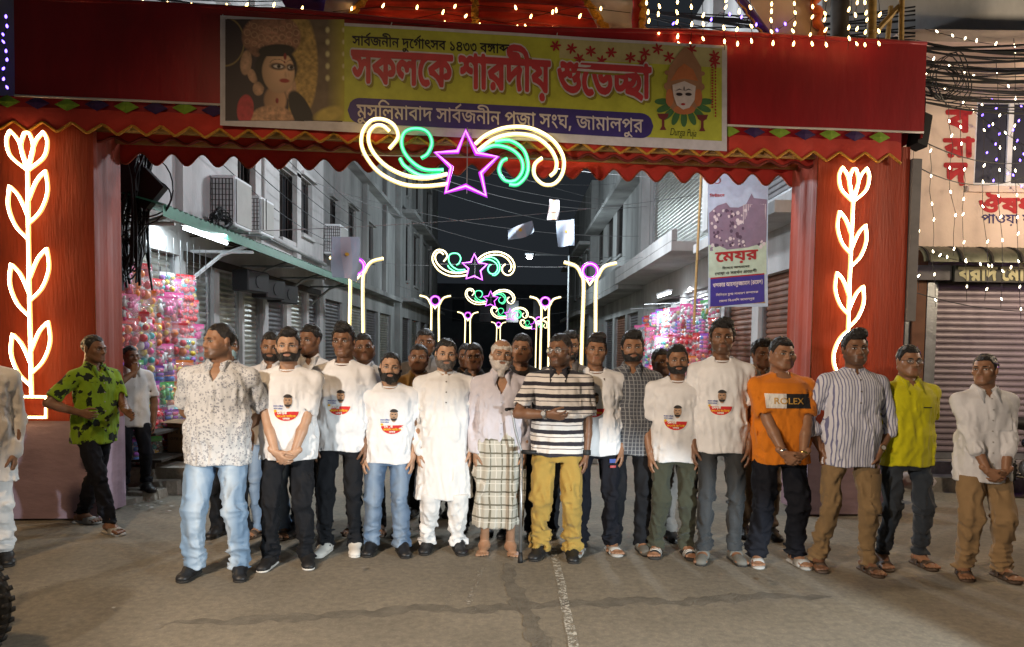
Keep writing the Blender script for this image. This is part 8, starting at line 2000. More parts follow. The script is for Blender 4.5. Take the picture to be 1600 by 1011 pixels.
def p_plaid(nt, co, se):
  x = mth(nt, 'ADD', mth(nt, 'ADD', se.outputs[0], mth(nt, 'MULTIPLY', se.outputs[1], .5)), mth(nt, 'MULTIPLY', nz_(nt, co, 6), .01))
  c = mixc(nt, band(nt, x, .030, .22), (.075, .080, .095), (.26, .27, .28))
  return mixc(nt, mth(nt, 'MULTIPLY', band(nt, se.outputs[2], .030, .22), .7), c, (.26, .27, .28))


def p_floral(nt, co, se):
  v = nt.nodes.new('ShaderNodeTexVoronoi'); v.inputs['Scale'].default_value = 55; nt.links.new(co, v.inputs['Vector'])
  d = v.outputs['Distance']
  ring = mth(nt, 'MULTIPLY', mth(nt, 'GREATER_THAN', d, .24), mth(nt, 'LESS_THAN', d, .36))
  pet = mth(nt, 'MULTIPLY', mth(nt, 'LESS_THAN', d, .20), mth(nt, 'GREATER_THAN', nz_(nt, co, 120), .50))
  v2 = nt.nodes.new('ShaderNodeTexVoronoi'); v2.feature = 'DISTANCE_TO_EDGE'; v2.inputs['Scale'].default_value = 70; nt.links.new(co, v2.inputs['Vector'])
  stem = mth(nt, 'MULTIPLY', mth(nt, 'LESS_THAN', v2.outputs['Distance'], .05), mth(nt, 'GREATER_THAN', nz_(nt, co, 20), .56))
  br = mth(nt, 'GREATER_THAN', nz_(nt, co, 24), .42)
  f = mth(nt, 'MULTIPLY', mth(nt, 'MAXIMUM', mth(nt, 'MAXIMUM', ring, pet), stem), br)
  return mixc(nt, mth(nt, 'MULTIPLY', f, .85), (.56, .56, .56), (.12, .13, .17))


def p_lungi(nt, co, se):
  x = mth(nt, 'ADD', mth(nt, 'ADD', se.outputs[0], mth(nt, 'MULTIPLY', se.outputs[1], .8)), mth(nt, 'MULTIPLY', nz_(nt, co, 4), .03))
  z = mth(nt, 'ADD', se.outputs[2], mth(nt, 'MULTIPLY', nz_(nt, co, 3), .03))
  c = mixc(nt, band(nt, x, .085, .13), (.44, .42, .36), (.17, .16, .12))
  c = mixc(nt, band(nt, x, .085, .06, .5), c, (.62, .60, .55))
  c = mixc(nt, band(nt, z, .10, .13), c, (.14, .13, .10))
  return mixc(nt, band(nt, z, .10, .07, .3), c, (.60, .57, .50))


def p_green(nt, co, se):
  n = mth(nt, 'GREATER_THAN', nz_(nt, co, 15, 6), .56)
  return mixc(nt, n, (.20, .33, .015), (.012, .018, .010))


def p_jeans(a, b):
  def f(nt, co, se):
    ax_ = mth(nt, 'ABSOLUTE', mth(nt, 'SUBTRACT', mth(nt, 'ABSOLUTE', se.outputs[0]), .10))
    fade = mth(nt, 'SUBTRACT', 1.0, mth(nt, 'MULTIPLY', ax_, 14.0))
    fade = mth(nt, 'MULTIPLY', mth(nt, 'MAXIMUM', fade, 0.0), mth(nt, 'ADD', .35, nz_(nt, co, 5)))
    fade = mth(nt, 'MINIMUM', fade, 1.0)
    return mixc(nt, fade, a, b)
  return f


def p_shoulder(nt, co, se):
  return mixc(nt, band(nt, se.outputs[2], .02, .5), (.2, .06, .03), (.04, .02, .02))


WHITE_TEE = fabric('white_tee', (.74, .74, .75)); KURTA_W = fabric('white_cotton', (.72, .71, .70), var=.04)
FB = {
  'floral': pattern('floral', (.4, .4, .4), p_floral), 'tee': WHITE_TEE, 'kurta': KURTA_W, 'stripe': pattern('stripe', (.7, .7, .7), p_stripe),
  'pin': pattern('pinstripe', (.6, .6, .6), p_pin), 'plaid': pattern('plaid', (.1, .1, .1), p_plaid), 'orange': fabric('orange', (.62, .185, .012)),
  'yellow': fabric('yellow', (.50, .47, .008)), 'white': fabric('white_shirt', (.66, .66, .68)), 'lilac': fabric('lilac_white', (.55, .52, .56)),
  'green': pattern('green_print', (.2, .4, .02), p_green), 'dark': fabric('black_top', (.02, .02, .022)), 'brownshirt': fabric('mustard_brown', (.16, .085, .02)),
  'grey': fabric('grey_top', (.16, .15, .145)), 'maroonchk': fabric('brown_print', (.10, .05, .03), var=.6),
}
LEGS = {
  'lightjean': pattern('light_denim', (.3, .4, .5), p_jeans((.17, .26, .38), (.46, .55, .64))), 'jean': pattern('mid_denim', (.1, .2, .3), p_jeans((.075, .125, .21), (.25, .33, .44))),
  'black': fabric('black_trousers', (.009, .010, .013), .8, sheen=.02), 'navy': fabric('navy_denim', (.008, .009, .014), .85, sheen=.0), 'khaki': fabric('khaki', (.36, .235, .055)), 'tan': fabric('tan_chino', (.27, .175, .085)),
  'cargo': fabric('cargo_brown', (.22, .145, .070)), 'olive': fabric('olive', (.045, .048, .032)), 'greyjean': pattern('grey_denim', (.06, .06, .06), p_jeans((.018, .020, .023), (.05, .054, .058))),
  'whitep': KURTA_W, 'slate': fabric('slate', (.028, .036, .048)), 'brownp': fabric('brown_trousers', (.085, .055, .03)), 'lungi': pattern('checked_lungi', (.4, .4, .4), p_lungi), 'greytr': fabric('grey_trousers', (.2, .19, .18)),
}
M_SOLE = mat('dark_sole', (.03, .027, .024), .8); M_SHOEB = mat('black_leather', (.014, .014, .015), .45, bump=.1, bscale=60)
M_CROCW = mat('white_clog', (.62, .60, .56), .6); M_SANDBR = mat('brown_sandal', (.07, .045, .03), .6); M_SLIDEW = mat('grey_slide', (.36, .35, .33), .6); M_GREYSH = mat('grey_canvas', (.13, .125, .11), .8, bump=.2, bscale=90)
M_STEELW = mat('watch_steel', (.45, .45, .46), .25, .9); M_GOLDW = mat('watch_gold', (.5, .36, .12), .25, .9); M_BAND = mat('black_band', (.012, .012, .012), .6); M_SILV = mat('silver_bracelet', (.6, .6, .6), .25, .9)


def eye_me():
  mb = MB(); mb.sphere((0, 0, 0), .0145, 12, 8, .0050, .0075); return mb.mesh('eye', M_SCLERA, True)


def iris_me():
  mb = MB(); mb.sphere((0, -.0058, .0004), .0054, 10, 6, .0052, .0030); return mb.mesh('iris', M_IRIS, True)


def lash_me():
  mb = MB(); mb.tube([(.0165 * math.cos(t), -.0058 * math.sin(t) - .001, .0054 * math.sin(t) + .0006) for t in [PI * k / 8 for k in range(9)]], [.0008, .0014, .0018, .002, .002, .002, .0018, .0014, .0008], 5)
  return mb.mesh('eyelid', M_HAIR, True)


def brow_me(s):
  mb = MB(); mb.tube([(s * .011, -.0905, .0175), (s * .022, -.0905, .0215), (s * .035, -.085, .0225), (s * .050, -.0735, .0185)], [.0030, .0042, .0038, .0015], 6); return mb.mesh('eyebrow', M_HAIR, True)


# ------------------------------------------------------------------ the figure


def ik(S, W, L1, L2, hint):
  S, W = Vector(S), Vector(W)
  d = W - S
  L = min(d.length, (L1 + L2) * .999)
  d.normalize()
  W = S + d * L
  a = (L1 * L1 - L2 * L2 + L * L) / (2 * L)
  hgt = math.sqrt(max(0, L1 * L1 - a * a))
  n = Vector(hint) - d * Vector(hint).dot(d)
  n.normalize()
  return S + d * a + n * hgt, W


def hand_vol(W, d, n, side, sc, h, curl=.35, spread=.0):
  """W wrist, d towards the fingers, n out of the palm, side towards the thumb"""
  d, n, side = Vector(d).normalized(), Vector(n), Vector(side)
  n = (n - d * n.dot(d)).normalized()
  side = side - d * side.dot(d) - n * side.dot(n)
  side.normalize()
  W = Vector(W)
  P = lambda a, b, c: tuple(W + d * a * sc + side * b * sc + n * c * sc)
  ext = .22 * sc
  v = Vol([W[i] - ext for i in range(3)], [W[i] + ext for i in range(3)], h)
  v.cone(P(-.045, 0, 0), P(.0, 0, 0), .027 * sc, .025 * sc, .015)
  for b in (-.026, -.009, .009, .026):
    v.cone(P(.0, b * .65, 0), P(.088, b, 0), .0165 * sc, .0125 * sc, .012)
  L = [.064, .074, .070, .054]
  for i in range(4):
    b = .030 - .020 * i
    base = W + d * (.086 + (.004 if i in (1, 2) else -.004)) * sc + side * b * sc
    ang = curl * (1 + .12 * i)
    dirv = d + side * (.10 * (1.5 - i) * spread)
    p = base
    r = .0092 * sc * (1 if i < 3 else .88)
    for j, f in enumerate((.44, .32, .24)):
      a = ang * (j + .6)
      q = p + (d * math.cos(a) + n * math.sin(a) + side * (.10 * (1.5 - i) * spread)) * L[i] * f * sc
      v.cone(tuple(p), tuple(q), r, r * .93, .004)
      p, r = q, r * .93
  t0 = W + d * .022 * sc + side * .022 * sc + n * .006 * sc
  t1 = W + d * .058 * sc + side * .052 * sc + n * .016 * sc
  t2 = t1 + (d * .8 + side * .18 + n * .45).normalized() * .032 * sc
  t3 = t2 + (d * .85 - side * .05 + n * .6).normalized() * .026 * sc
  v.cone(tuple(t0), tuple(t1), .0165 * sc, .0125 * sc, .012)
  v.cone(tuple(t1), tuple(t2), .0115 * sc, .0105 * sc, .005)
  v.cone(tuple(t2), tuple(t3), .0105 * sc, .009 * sc, .004)
  return v.mesh()


PEOPLE = []


def person(px, fy, top, label, upper, lower, shoes, pose='down', yaw=0., hyaw=0., hpitch=0., skin='brown', hair='short', beard=None, head=0, fat=0., fine=True,
    stance=.105, feet=None, lean=0., extras=(), sleeve='short', group=None, loc=None, height=None, ground=0., headsc=1., shoulder=1., hem=None, cut=None, hips=0.):
  base = Vector(loc) if loc else gp(px, fy)
  if height is None:
    q = atY(px, top, base.y)
    height = q.z - ground
  H = height
  base = Vector((base.x, base.y, ground))
  sd = abs(hash((px, fy))) % 1000 if False else int(px * 7 + fy * 3) % 9973
  rr = np.random.RandomState(sd)
  hb = .0115 if fine else .017
  hc = .0092 if fine else .016
  hh = .0052 if fine else .0075
  sm = skin_mat(SK[skin])
  yaw = math.radians(yaw)
  # ---- skeleton
  w = 1 + fat * .9
  shx = .106 * H * shoulder * (1 + .25 * fat)
  S = {-1: Vector((-shx, .008, .786 * H)), 1: Vector((shx, .008, .786 * H))}
  if feet is None:
    feet = {-1: (-stance, rr.uniform(-.04, .04)), 1: (stance, rr.uniform(-.04, .04))}
  A = {s: Vector((feet[s][0], feet[s][1], .048 * H)) for s in (-1, 1)}
  HP = {s: Vector((s * .056 * H * (1 + .35 * fat), .0, .505 * H)) for s in (-1, 1)}
  K = {s: ik(HP[s], A[s], .235 * H, .232 * H, (0, -1, 0))[0] for s in (-1, 1)}
  L1, L2 = .176 * H, .148 * H
  cw = .0 + fat
  front = -.16 - .42 * fat
  poses = {
    'down': {s: ((s * (.192 + .12 * fat) * H / 1.7, -.045, .475 * H), (s * .4, .8, 0), (0, -.12, -1), (-s, .25, 0), (0, -1, 0), .32) for s in (-1, 1)},
    'back': {s: ((s * .07, .185 + .03 * fat, .545 * H), (s * 1, .35, -.1), (-s * .6, .25, -.8), (0, 1, .2), (-s * .5, 0, .8), .5) for s in (-1, 1)},
    'clasp': {-1: ((-.045, front - .015, .475 * H), (-1, .35, .1), (.72, -.22, -.62), (.45, .75, .3), (.6, -.2, .65), .55),
        1: ((.070, front, .485 * H), (1, .35, .1), (-.78, -.12, -.58), (-.4, .85, .2), (-.5, -.2, .75), .55)},
  }
  P = dict(poses['down'])
  P.update(pose if isinstance(pose, dict) else poses[pose])
  arms = {}
  for s in (-1, 1):
    wr, hint, hd, pn, th, cu = P[s]
    E, Wp = ik(S[s], wr, L1, L2, hint)
    arms[s] = (E, Wp, hd, pn, th, cu)
  # ---- body as one field
  ext = max(.34, shx + .16)
  zt = .88 * H
  ylo, yhi = -.36, .34
  xs = [S[-1].x, S[1].x] + [arms[s][i].x for s in (-1, 1) for i in (0, 1)] + [A[s].x for s in (-1, 1)]
  ysx = [arms[s][i].y for s in (-1, 1) for i in (0, 1)] + [A[s].y for s in (-1, 1)] + [K[s].y for s in (-1, 1)]
  lo = (min(xs) - .12, min(ysx) - .32, -.01)
  hi = (max(xs) + .12, max(ysx) + .22, zt)
  zs = np.array([.455, .50, .55, .60, .66, .72, .77, .80, .822, .84]) * H
  rx = np.array([.084, .094, .091, .083, .086, .096, .100, .084, .050, .030]) * H * (1 + .55 * fat) * np.array([1, 1, 1.05, 1.12, 1.08, 1, 1, 1, 1, 1]) ** (1 + 2 * fat)
  ry = np.array([.056, .064, .060, .056, .058, .063, .062, .056, .045, .032]) * H * (1 + 1.1 * fat)
  cy = np.array([.008, .010, .002, -.002, -.002, .0, .004, .008, .010, .012]) * H - fat * .03
  v = Vol(lo, hi, hb)
  v.loft(zs, rx * .93, ry * .90, cy, k=.01)
  v.cone((0, .018, .80 * H), (0, .022, .90 * H), .052 + .02 * fat, .050, .022)
  for s in (-1, 1):
    v.cone((s * .03, .014, .814 * H), S[s], .026, .036, .03)
    E, Wp = arms[s][0], arms[s][1]
    v.cone(S[s], E, .046 * (1 + .6 * fat), .037 * (1 + .6 * fat), .02)
    v.cone(E, S[s].lerp(Wp, 0) * 0 + E.lerp(Wp, .35), .036 * (1 + .5 * fat), .038 * (1 + .5 * fat), .012)
    v.cone(E.lerp(Wp, .35), Wp, .038 * (1 + .5 * fat), .0265, .012)
    v.cone(HP[s], K[s], .060 * (1 + .5 * fat), .038 * (1 + .4 * fat), .02)
    v.cone(K[s], K[s].lerp(A[s], .4), .038, .038, .015)
    v.cone(K[s].lerp(A[s], .4), A[s], .038, .032, .012)
  bp, bq = v.mesh()
  Ps, Qs = [bp], [bq]
  # feet
  fyaw = {s: (s * rr.uniform(.10, .28)) for s in (-1, 1)}
  bare = shoes in ('bare', 'slide', 'sandal', 'stripe_slide', 'strap')
  footv = {}
  for s in (-1, 1):
    R = Matrix.Rotation(fyaw[s], 3, 'Z') if not isinstance(shoes, tuple) else Matrix.Identity(3)
    T3 = lambda x, y, z, R=R, s=s: tuple(R @ Vector((x, y, z)) + Vector((A[s].x, A[s].y, 0)))
    footv[s] = (R, T3)
    f = Vol((A[s].x - .16, A[s].y - .27, -.01), (A[s].x + .16, A[s].y + .14, .16), .0075 if fine else .011)
    g0 = .018 if shoes != 'bare' else .0
    f.cone(T3(0, 0, .12), T3(0, .005, .045 + g0), .036, .032, .02)
    f.cone(T3(0, .045, .032 + g0), T3(0, -.02, .045 + g0), .030, .032, .02)
    f.cone(T3(0, -.02, .045 + g0), T3(0, -.12 if bare else -.07, .022 + g0), .034 if bare else .026, .020 if bare else .014, .03, sq=(.72 if bare else 1, 1, 1))
    for i in range(5 if bare else 0):
      b = (-.036 + .018 * i) * -s
      ln = [.175, .178, .172, .165, .152][i] if True else 0
      ra = .0125 if i == 0 else .009
      f.cone(T3(b, -.115, .017 + g0), T3(b * 1.12, -ln, .011 + g0), ra + .003, ra, .006)
    a, b = f.mesh()
    Qs.append(b + sum(len(p) for p in Ps)); Ps.append(a)
  # hands
  for s in (-1, 1):
    E, Wp, hd, pn, th, cu = arms[s]
    a, b = hand_vol(Wp, hd, pn, th, H / 1.72 * .93 * (1 + .15 * fat), .0058 if fine else .009, cu, .6)
    Qs.append(b + sum(len(p) for p in Ps)); Ps.append(a)
  # head
  hs = H * .1305 / .218 * headsc * .975
  HM = Matrix.Translation((0, .004 - lean * .3, H - .1285 * hs)) @ Matrix.Rotation(math.radians(hyaw), 4, 'Z') @ Matrix.Rotation(math.radians(hpitch + rr.uniform(-3, 3)), 4, 'X') @ Matrix.Rotation(rr.uniform(-.07, .07), 4, 'Y') @ Matrix.Diagonal((hs * 1.07, hs * 1.04, hs, 1))
  D_, lo_, ax_, (hp, hq) = head_data(head, hh)
  HMn = np.array(HM)
  xf = lambda p: (p @ HMn[:3, :3].T + HMn[:3, 3]).astype(F32)
  marks = np.zeros((len(hp), 4), F32); marks[:, 3] = 1
  x_, y_, z_ = hp[:, 0], hp[:, 1], hp[:, 2]
  lipd = ((x_ / .023) ** 2 + ((z_ + .0612) / .0105) ** 2)
  marks[:, 0] = np.clip(1.6 - lipd * 1.2, 0, 1) * (y_ < -.07) * .75
  zz = np.interp(y_, [-.12, -.09, -.07, -.045, -.012, .01], [-.040, -.040, -.046, -.046, -.02, .0])
  st = np.clip((zz - z_) / .008, 0, 1) * (y_ < .014) * np.clip((z_ + .118) / .02, 0, 1)
  marks[:, 1] = st * {None: .10, 'stubble': .55, 'clean': 0.0}.get(beard if not isinstance(beard, dict) else 'stubble', .35) * (1 - np.clip(1.5 - lipd, 0, 1))
  # soft darker tone in ellipses round both eyes
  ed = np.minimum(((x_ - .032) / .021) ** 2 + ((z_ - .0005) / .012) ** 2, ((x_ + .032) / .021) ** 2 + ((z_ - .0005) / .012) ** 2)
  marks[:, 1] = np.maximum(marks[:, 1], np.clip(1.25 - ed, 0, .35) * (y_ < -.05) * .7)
  nb = sum(len(p) for p in Ps)
  Qs.append(hq + nb); Ps.append(xf(hp))
  allP = np.concatenate(Ps); allQ = np.concatenate(Qs)
  me = arr_mesh('person', allP, allQ, sm)
  ca = me.color_attributes.new('skin_marks', 'FLOAT_COLOR', 'POINT')
  cm = np.zeros((len(allP), 4), F32); cm[:, 3] = 1
  cm[nb:] = marks
  ca.data.foreach_set('color', cm.ravel())
  O = link('person', me, None, label=label, category='person', group=group)
  O.location = base
  O.rotation_euler = (0, rr.uniform(-.022, .022), yaw + rr.uniform(-.06, .06))
  PEOPLE.append(O)

  def part(name, P_, Q_, m, parent=O):
    return link(name, arr_mesh(name, P_, Q_, m), parent)
  # ---- hair, beard, eyes
  styles = {
    'short': dict(top=.010, side=.003), 'neat': dict(top=.016, side=.005), 'quiff': dict(top=.014, side=.004, quiff=.014), 'tall': dict(top=.024, side=.006, quiff=.018, rough=.006),
    'curly': dict(top=.022, side=.008, quiff=.010, rough=.009), 'fringe': dict(top=.018, side=.006, fringe=1, rough=.006), 'buzz': dict(top=.007, side=.005, line=7.0, rough=.001),
    'thin': dict(top=.007, side=.005, line=7.0, rough=.002), 'cap': dict(top=.020, side=.004, line=5.2, quiff=.010),
  }
  if hair in styles:
    hk = ('hair', head, hair, sd % 3, hh)
    P_, Q_ = shared(hk, lambda: hair_mesh(head, hh, styles[hair], sd % 3 * 3.1))
    hm = M_HAIR if 'grey' not in extras else M_GREYB
    part('hair', xf(P_), Q_, hm)
  elif hair == 'bald':
    P_, Q_ = shared(('hair', head, 'bald', 0, hh), lambda: hair_mesh(head, hh, dict(top=-.014, side=.006, line=3.0), 1.0))
    part('hair', xf(P_), Q_, M_WHITEB)
  if isinstance(beard, dict):
    P_, Q_ = shared(('beard', head, str(beard), sd % 2, hh), lambda: beard_mesh(head, hh, beard, sd % 2 * 2.2))
    part('beard', xf(P_), Q_, {'grey': M_GREYB, 'white': M_WHITEB}.get(beard.get('col'), M_HAIR))
  for s in (-1, 1):
    e = link('eye', shared('eye', eye_me), O); e.matrix_local = HM @ Matrix.Translation((s * .0318, -.0795, .0005)) @ Matrix.Rotation(s * .22, 4, 'Z')
    i_ = link('iris', shared('iris', iris_me), e)
    i_.location = (.002 * math.sin(math.radians(-hyaw)) * 2, 0, 0)
    l_ = link('eyelid', shared('lash', lash_me), e)
    b_ = link('eyebrow', shared('brow%d' % s, lambda: brow_me(s)), O); b_.matrix_local = HM
  # ---- upper garment
  kind, mname = upper
  um = FB[mname]
  hemz = {'tee': .452, 'polo': .462, 'shirt': .445, 'kurta': .255, 'kurta_short': .44}[kind] if hem is None else hem
  hemz *= H
  off = .014
  zsh = np.array([hemz / H - .01, .455, .50, .55, .60, .66, .72, .77, .80, .826, .846])
  bodyrx = np.interp(zsh, zs / H, rx) + off + .004
  bodyry = np.interp(zsh, zs / H, ry) + off + .004
  low = zsh < .62
  bodyrx[low] = np.maximum(bodyrx[low], (.103 * H) * (1 + .55 * fat) + off + hips)
  bodyry[low] = np.maximum(bodyry[low], (.071 * H) * (1 + 1.0 * fat) + off)
  if kind == 'kurta':
    bodyrx[0] *= 1.16; bodyry[0] *= 1.12
  bodyrx[-3] = max(bodyrx[-3], .092 * H); bodyrx[-2] = .062 * H; bodyrx[-1] = .040 * H; bodyry[-2] = .046 * H; bodyry[-1] = .040 * H
  if zsh[0] > zsh[1]:
    keep = np.r_[True, zsh[1:] > zsh[0]]
    zsh, bodyrx, bodyry = zsh[keep], bodyrx[keep], bodyry[keep]
  cyh = np.interp(zsh, zs / H, cy)
  u = Vol((lo[0], lo[1], hemz - .03), (hi[0], hi[1], .88 * H), hc)
  u.loft(zsh * H, bodyrx, bodyry, cyh, k=.012)
  for s in (-1, 1):
    E, Wp = arms[s][0], arms[s][1]
    u.cone((s * .035, .014, .820 * H), S[s], .052, .054, .025)
    ra = .057 * (1 + .5 * fat)
    if sleeve == 'short':
      g = 1 + .5 * fat
      e, e2, d = S[s].lerp(E, .72), S[s].lerp(E, .80), (E - S[s]).normalized()
      q = blank(u)
      q.cone(S[s], e, ra, .064 * g, .01)
      # open sleeve end: trim square to the arm and hollow the mouth
      q.apply(tuple(np.array(e2) - .12), tuple(np.array(e2) + .12), lambda x, y, z, d=d, e2=e2: -((x - e2.x) * d.x + (y - e2.y) * d.y + (z - e2.z) * d.z), .004, 's')
      q.cone(S[s].lerp(E, .68), S[s].lerp(E, 1.0), .050 * g, .050 * g, .006, 's')
      hh_ = np.clip(.5 + .5 * (q.D - u.D) / .03, 0, 1)
      u.D = q.D * (1 - hh_) + u.D * hh_ - .03 * hh_ * (1 - hh_)
    else:
      u.cone(S[s], E, ra * .96, .050 * (1 + .4 * fat), .03)
      if sleeve == 'rolled':
        e = E.lerp(Wp, .30)
        u.cone(E, e, .051, .052, .015)
        u.cone(E.lerp(Wp, .22), E.lerp(Wp, .34), .056, .056, .006)
      else:
        u.cone(E, E.lerp(Wp, .96), .049, .043, .015)
        u.cone(E.lerp(Wp, .9), E.lerp(Wp, 1.0), .044, .044, .006)
  folds(u, sd, .012, 12, 3.2, env=lambda x, y, z: .25 + .8 * np.clip((.78 * H - z) / (.2 * H), 0, 1))
  folds(u, sd + 5, .007, 16, 11, env=lambda x, y, z: (np.exp(-((np.abs(x) - shx) / .08) ** 2) + .3) * np.clip((.80 * H - z) / (.06 * H), .2, 1))
  folds(u, sd + 9, .0065, 22, 7, env=lambda x, y, z: np.clip((.80 * H - z) / (.06 * H), .15, 1))
  # the cloth never sinks into what it covers
  u.loft(zsh * H, bodyrx - .009, bodyry - .009, cyh, k=.008)
  u.loft(np.array([.40, .47, .50, .55, .60]) * H, np.maximum(np.array([.088, .094, .098, .094, .090]) * H * (1 + .55 * fat), 0) + .016, np.array([.060, .062, .066, .062, .058]) * H * (1 + .95 * fat) + .016, [.006 - fat * .02] * 5, k=.008)
  for s in (-1, 1):
    u.cone((s * .035, .014, .818 * H), S[s], .044, .048, .015)
    if sleeve != 'short':
      u.cone(S[s], arms[s][0], .050 * (1 + .5 * fat), .043 * (1 + .5 * fat), .01)
  # neck opening
  nl = {'tee': .012, 'polo': .0, 'shirt': .0, 'kurta': .0, 'kurta_short': .0}[kind]
  u.cone((0, .006, .835 * H - nl), (0, .014, .90 * H), .058 + .02 * fat, .068, .012, 's', sq=(1, .92, 1))
  if kind == 'tee':
    u.ell((0, -.045, .832 * H), (.052, .045, .024), .012, 's')
  if kind in ('polo', 'shirt', 'kurta', 'kurta_short'):
    dz = {'polo': .055, 'shirt': .075, 'kurta': .012, 'kurta_short': .05}[kind] if cut is None else cut
    z0 = .835 * H - dz
    u.apply((-.08, -.25, z0 - .01), (.08, 0, .87 * H), lambda x, y, z: np.maximum(np.abs(x) - np.minimum((z - z0) * .40, .046), y - .01), .006, 's')
  # button strip
  if kind in ('shirt', 'kurta', 'kurta_short', 'polo'):
    zb0 = {'shirt': hemz, 'kurta': .62 * H, 'kurta_short': .66 * H, 'polo': .70 * H}[kind]
    m = np.abs(u.D) < .05
    I = np.argwhere(m)
    X_, Y_, Z_ = u.ax[0][I[:, 0]], u.ax[1][I[:, 1]], u.ax[2][I[:, 2]]
    u.D[m] -= (.0045 * np.clip((.017 - np.abs(X_)) / .003, 0, 1) * (Y_ < -.02) * (Z_ > zb0)).astype(F32)
  # hem trimmed flat and slightly hollow
  u.apply((lo[0], lo[1], hemz - .05), (hi[0], hi[1], hemz), lambda x, y, z: (z - hemz - .006 * np.sin(x * 23 + sd)) + 0 * x + 0 * y, .0, 's')
  P_, Q_ = u.mesh()
  top_o = part({'tee': 't_shirt', 'polo': 'polo_shirt', 'shirt': 'shirt', 'kurta': 'kurta', 'kurta_short': 'kurta'}[kind], P_, Q_, um)
  bvh = BVHTree.FromPolygons([tuple(p) for p in P_], [tuple(q) for q in Q_.tolist()])

  def fronty(x, z, o_=.003):
    hit = bvh.ray_cast(Vector((x, -.9, z)), Vector((0, 1, 0)))
    return (x, (hit[0].y if hit[0] else -.1) - o_, z)
  # collar
  cm_ = um
  if kind in ('polo', 'shirt'):
    if mname == 'stripe': cm_ = fabric('dark_collar', (.03, .028, .035))
    mb = MB()
    nC = 20
    rows = []
    for r_, z_c, in ((.066, .838 * H), (.064, .858 * H), (.073, .856 * H), (.092, .834 * H)):
      rows.append([(r_ * math.sin(t) * (1 + .3 * fat), .012 + r_ * .88 * -math.cos(t) * 1.0 - (.012 if abs(t) < .6 else 0) * 0, z_c - .034 * max(0, math.cos(t)) ** 2 + .006 * (1 - math.cos(t))) for t in [(.30 + (2 * PI - .60) * i / nC) for i in range(nC + 1)]])
    mb.add([p for rw in rows for p in rw], [(j * (nC + 1) + i, j * (nC + 1) + i + 1, (j + 1) * (nC + 1) + i + 1, (j + 1) * (nC + 1) + i) for j in range(3) for i in range(nC)])
    for s in (-1, 1):
      a = Vector((s * .020, -.062, .834 * H - .012)); b = Vector((s * .074, -.034, .852 * H))
      tip = Vector(fronty(s * .058, .782 * H, .014))
      mb.add([a, b, tip, a + Vector((0, .006, 0)), b + Vector((0, .006, 0)), tip + Vector((0, .006, 0))], [(0, 1, 2), (3, 5, 4), (0, 2, 5, 3), (1, 4, 5, 2)])
    obj('collar', mb, cm_, O, True)
  elif kind in ('kurta', 'kurta_short'):
    mb = MB(); nC = 20
    rows = [[((.062 + e) * math.sin(t), .012 - (.058 + e) * math.cos(t), z_c - .012 * max(0, math.cos(t))) for t in [(.16 + (2 * PI - .32) * i / nC) for i in range(nC + 1)]] for e, z_c in ((.006, .826 * H), (.0, .850 * H), (-.004, .850 * H))]
    mb.add([p for rw in rows for p in rw], [(j * (nC + 1) + i, j * (nC + 1) + i + 1, (j + 1) * (nC + 1) + i + 1, (j + 1) * (nC + 1) + i) for j in range(2) for i in range(nC)])
    obj('collar', mb, um, O, True)
  elif kind == 'tee' and fine:
    mb = MB()
    ring = []
    for i in range(22):
      t = 2 * PI * i / 22
      ring.append((.068 * (1 + .3 * fat) * math.sin(t), .008 - .066 * math.cos(t), .833 * H - .013 * math.cos(t)))
    mb.tube(ring, .0065, 5, True)
    obj('collar', mb, um, O, True)
  if kind in ('shirt', 'kurta', 'kurta_short') and fine:
    mb = MB()
    zz_ = [.80 - .047 * k for k in range(7 if kind == 'shirt' else 3)]
    for zc in zz_:
      p = Vector(fronty(0, zc * H, .001)); mb.tube([p, p + Vector((0, -.004, 0))], .0055, 7)
    obj('buttons', mb, M_SANDBR if kind != 'shirt' else M_SLIDEW, O)
  # ---- trousers
  kindl, lname = lower
  lm = LEGS[lname]
  t = Vol((lo[0], lo[1], .02), (hi[0], hi[1], .60 * H), hc)
  if kindl == 'lungi':
    t.loft(np.array([.13, .2, .3, .4, .5, .58]) * H, np.array([.108, .110, .114, .116, .112, .10]) * H, np.array([.074, .076, .080, .078, .072, .062]) * H, [-.01] * 6, p=2.2)
    folds(t, sd + 2, .024, 13, 1.2)
  else:
    wd = {'jeans': 1.0, 'track': 1.02, 'loose': 1.18, 'slim': .95}[kindl]
    t.loft(np.array([.44, .47, .50, .55, .585]) * H, np.maximum(np.array([.080, .094, .098, .094, .090]) * H * (1 + .55 * fat), 0) + .008, np.array([.058, .062, .066, .062, .058]) * H * (1 + .95 * fat) + .008, [-.0 - fat * .02 + .006] * 5, k=.01)
    for s in (-1, 1):
      t.cone(HP[s] + Vector((0, 0, -.01)), K[s], .084 * (1 + .55 * fat) * (1 + .3 * (wd - 1)), .063 * wd * (1 + .4 * fat), .016)
      t.cone(K[s], A[s].lerp(K[s], .12), .063 * wd * (1 + .35 * fat), .054 * wd * (1 + .2 * fat), .02)
      an = A[s].lerp(K[s], .12)
      bot = Vector((A[s].x, A[s].y - .008, .045 if kindl != 'slim' else .075))
      t.cone(an, bot, .056 * wd, .056 * wd, .012)
    top_ = lambda z: np.clip((hemz + .01 - z) / .07, 0, 1)
    folds(t, sd + 2, .020, 11, 6, env=lambda x, y, z: top_(z))
    # stacked creases over the shoe and behind the knee
    folds(t, sd + 3, .026, 7, 18, env=lambda x, y, z: np.clip((.20 * H - z) / (.12 * H), 0, 1) + top_(z) * .55 * np.exp(-((z - .27 * H) / (.04 * H)) ** 2) + .4 * top_(z) * np.exp(-((z - .44 * H) / (.04 * H)) ** 2))
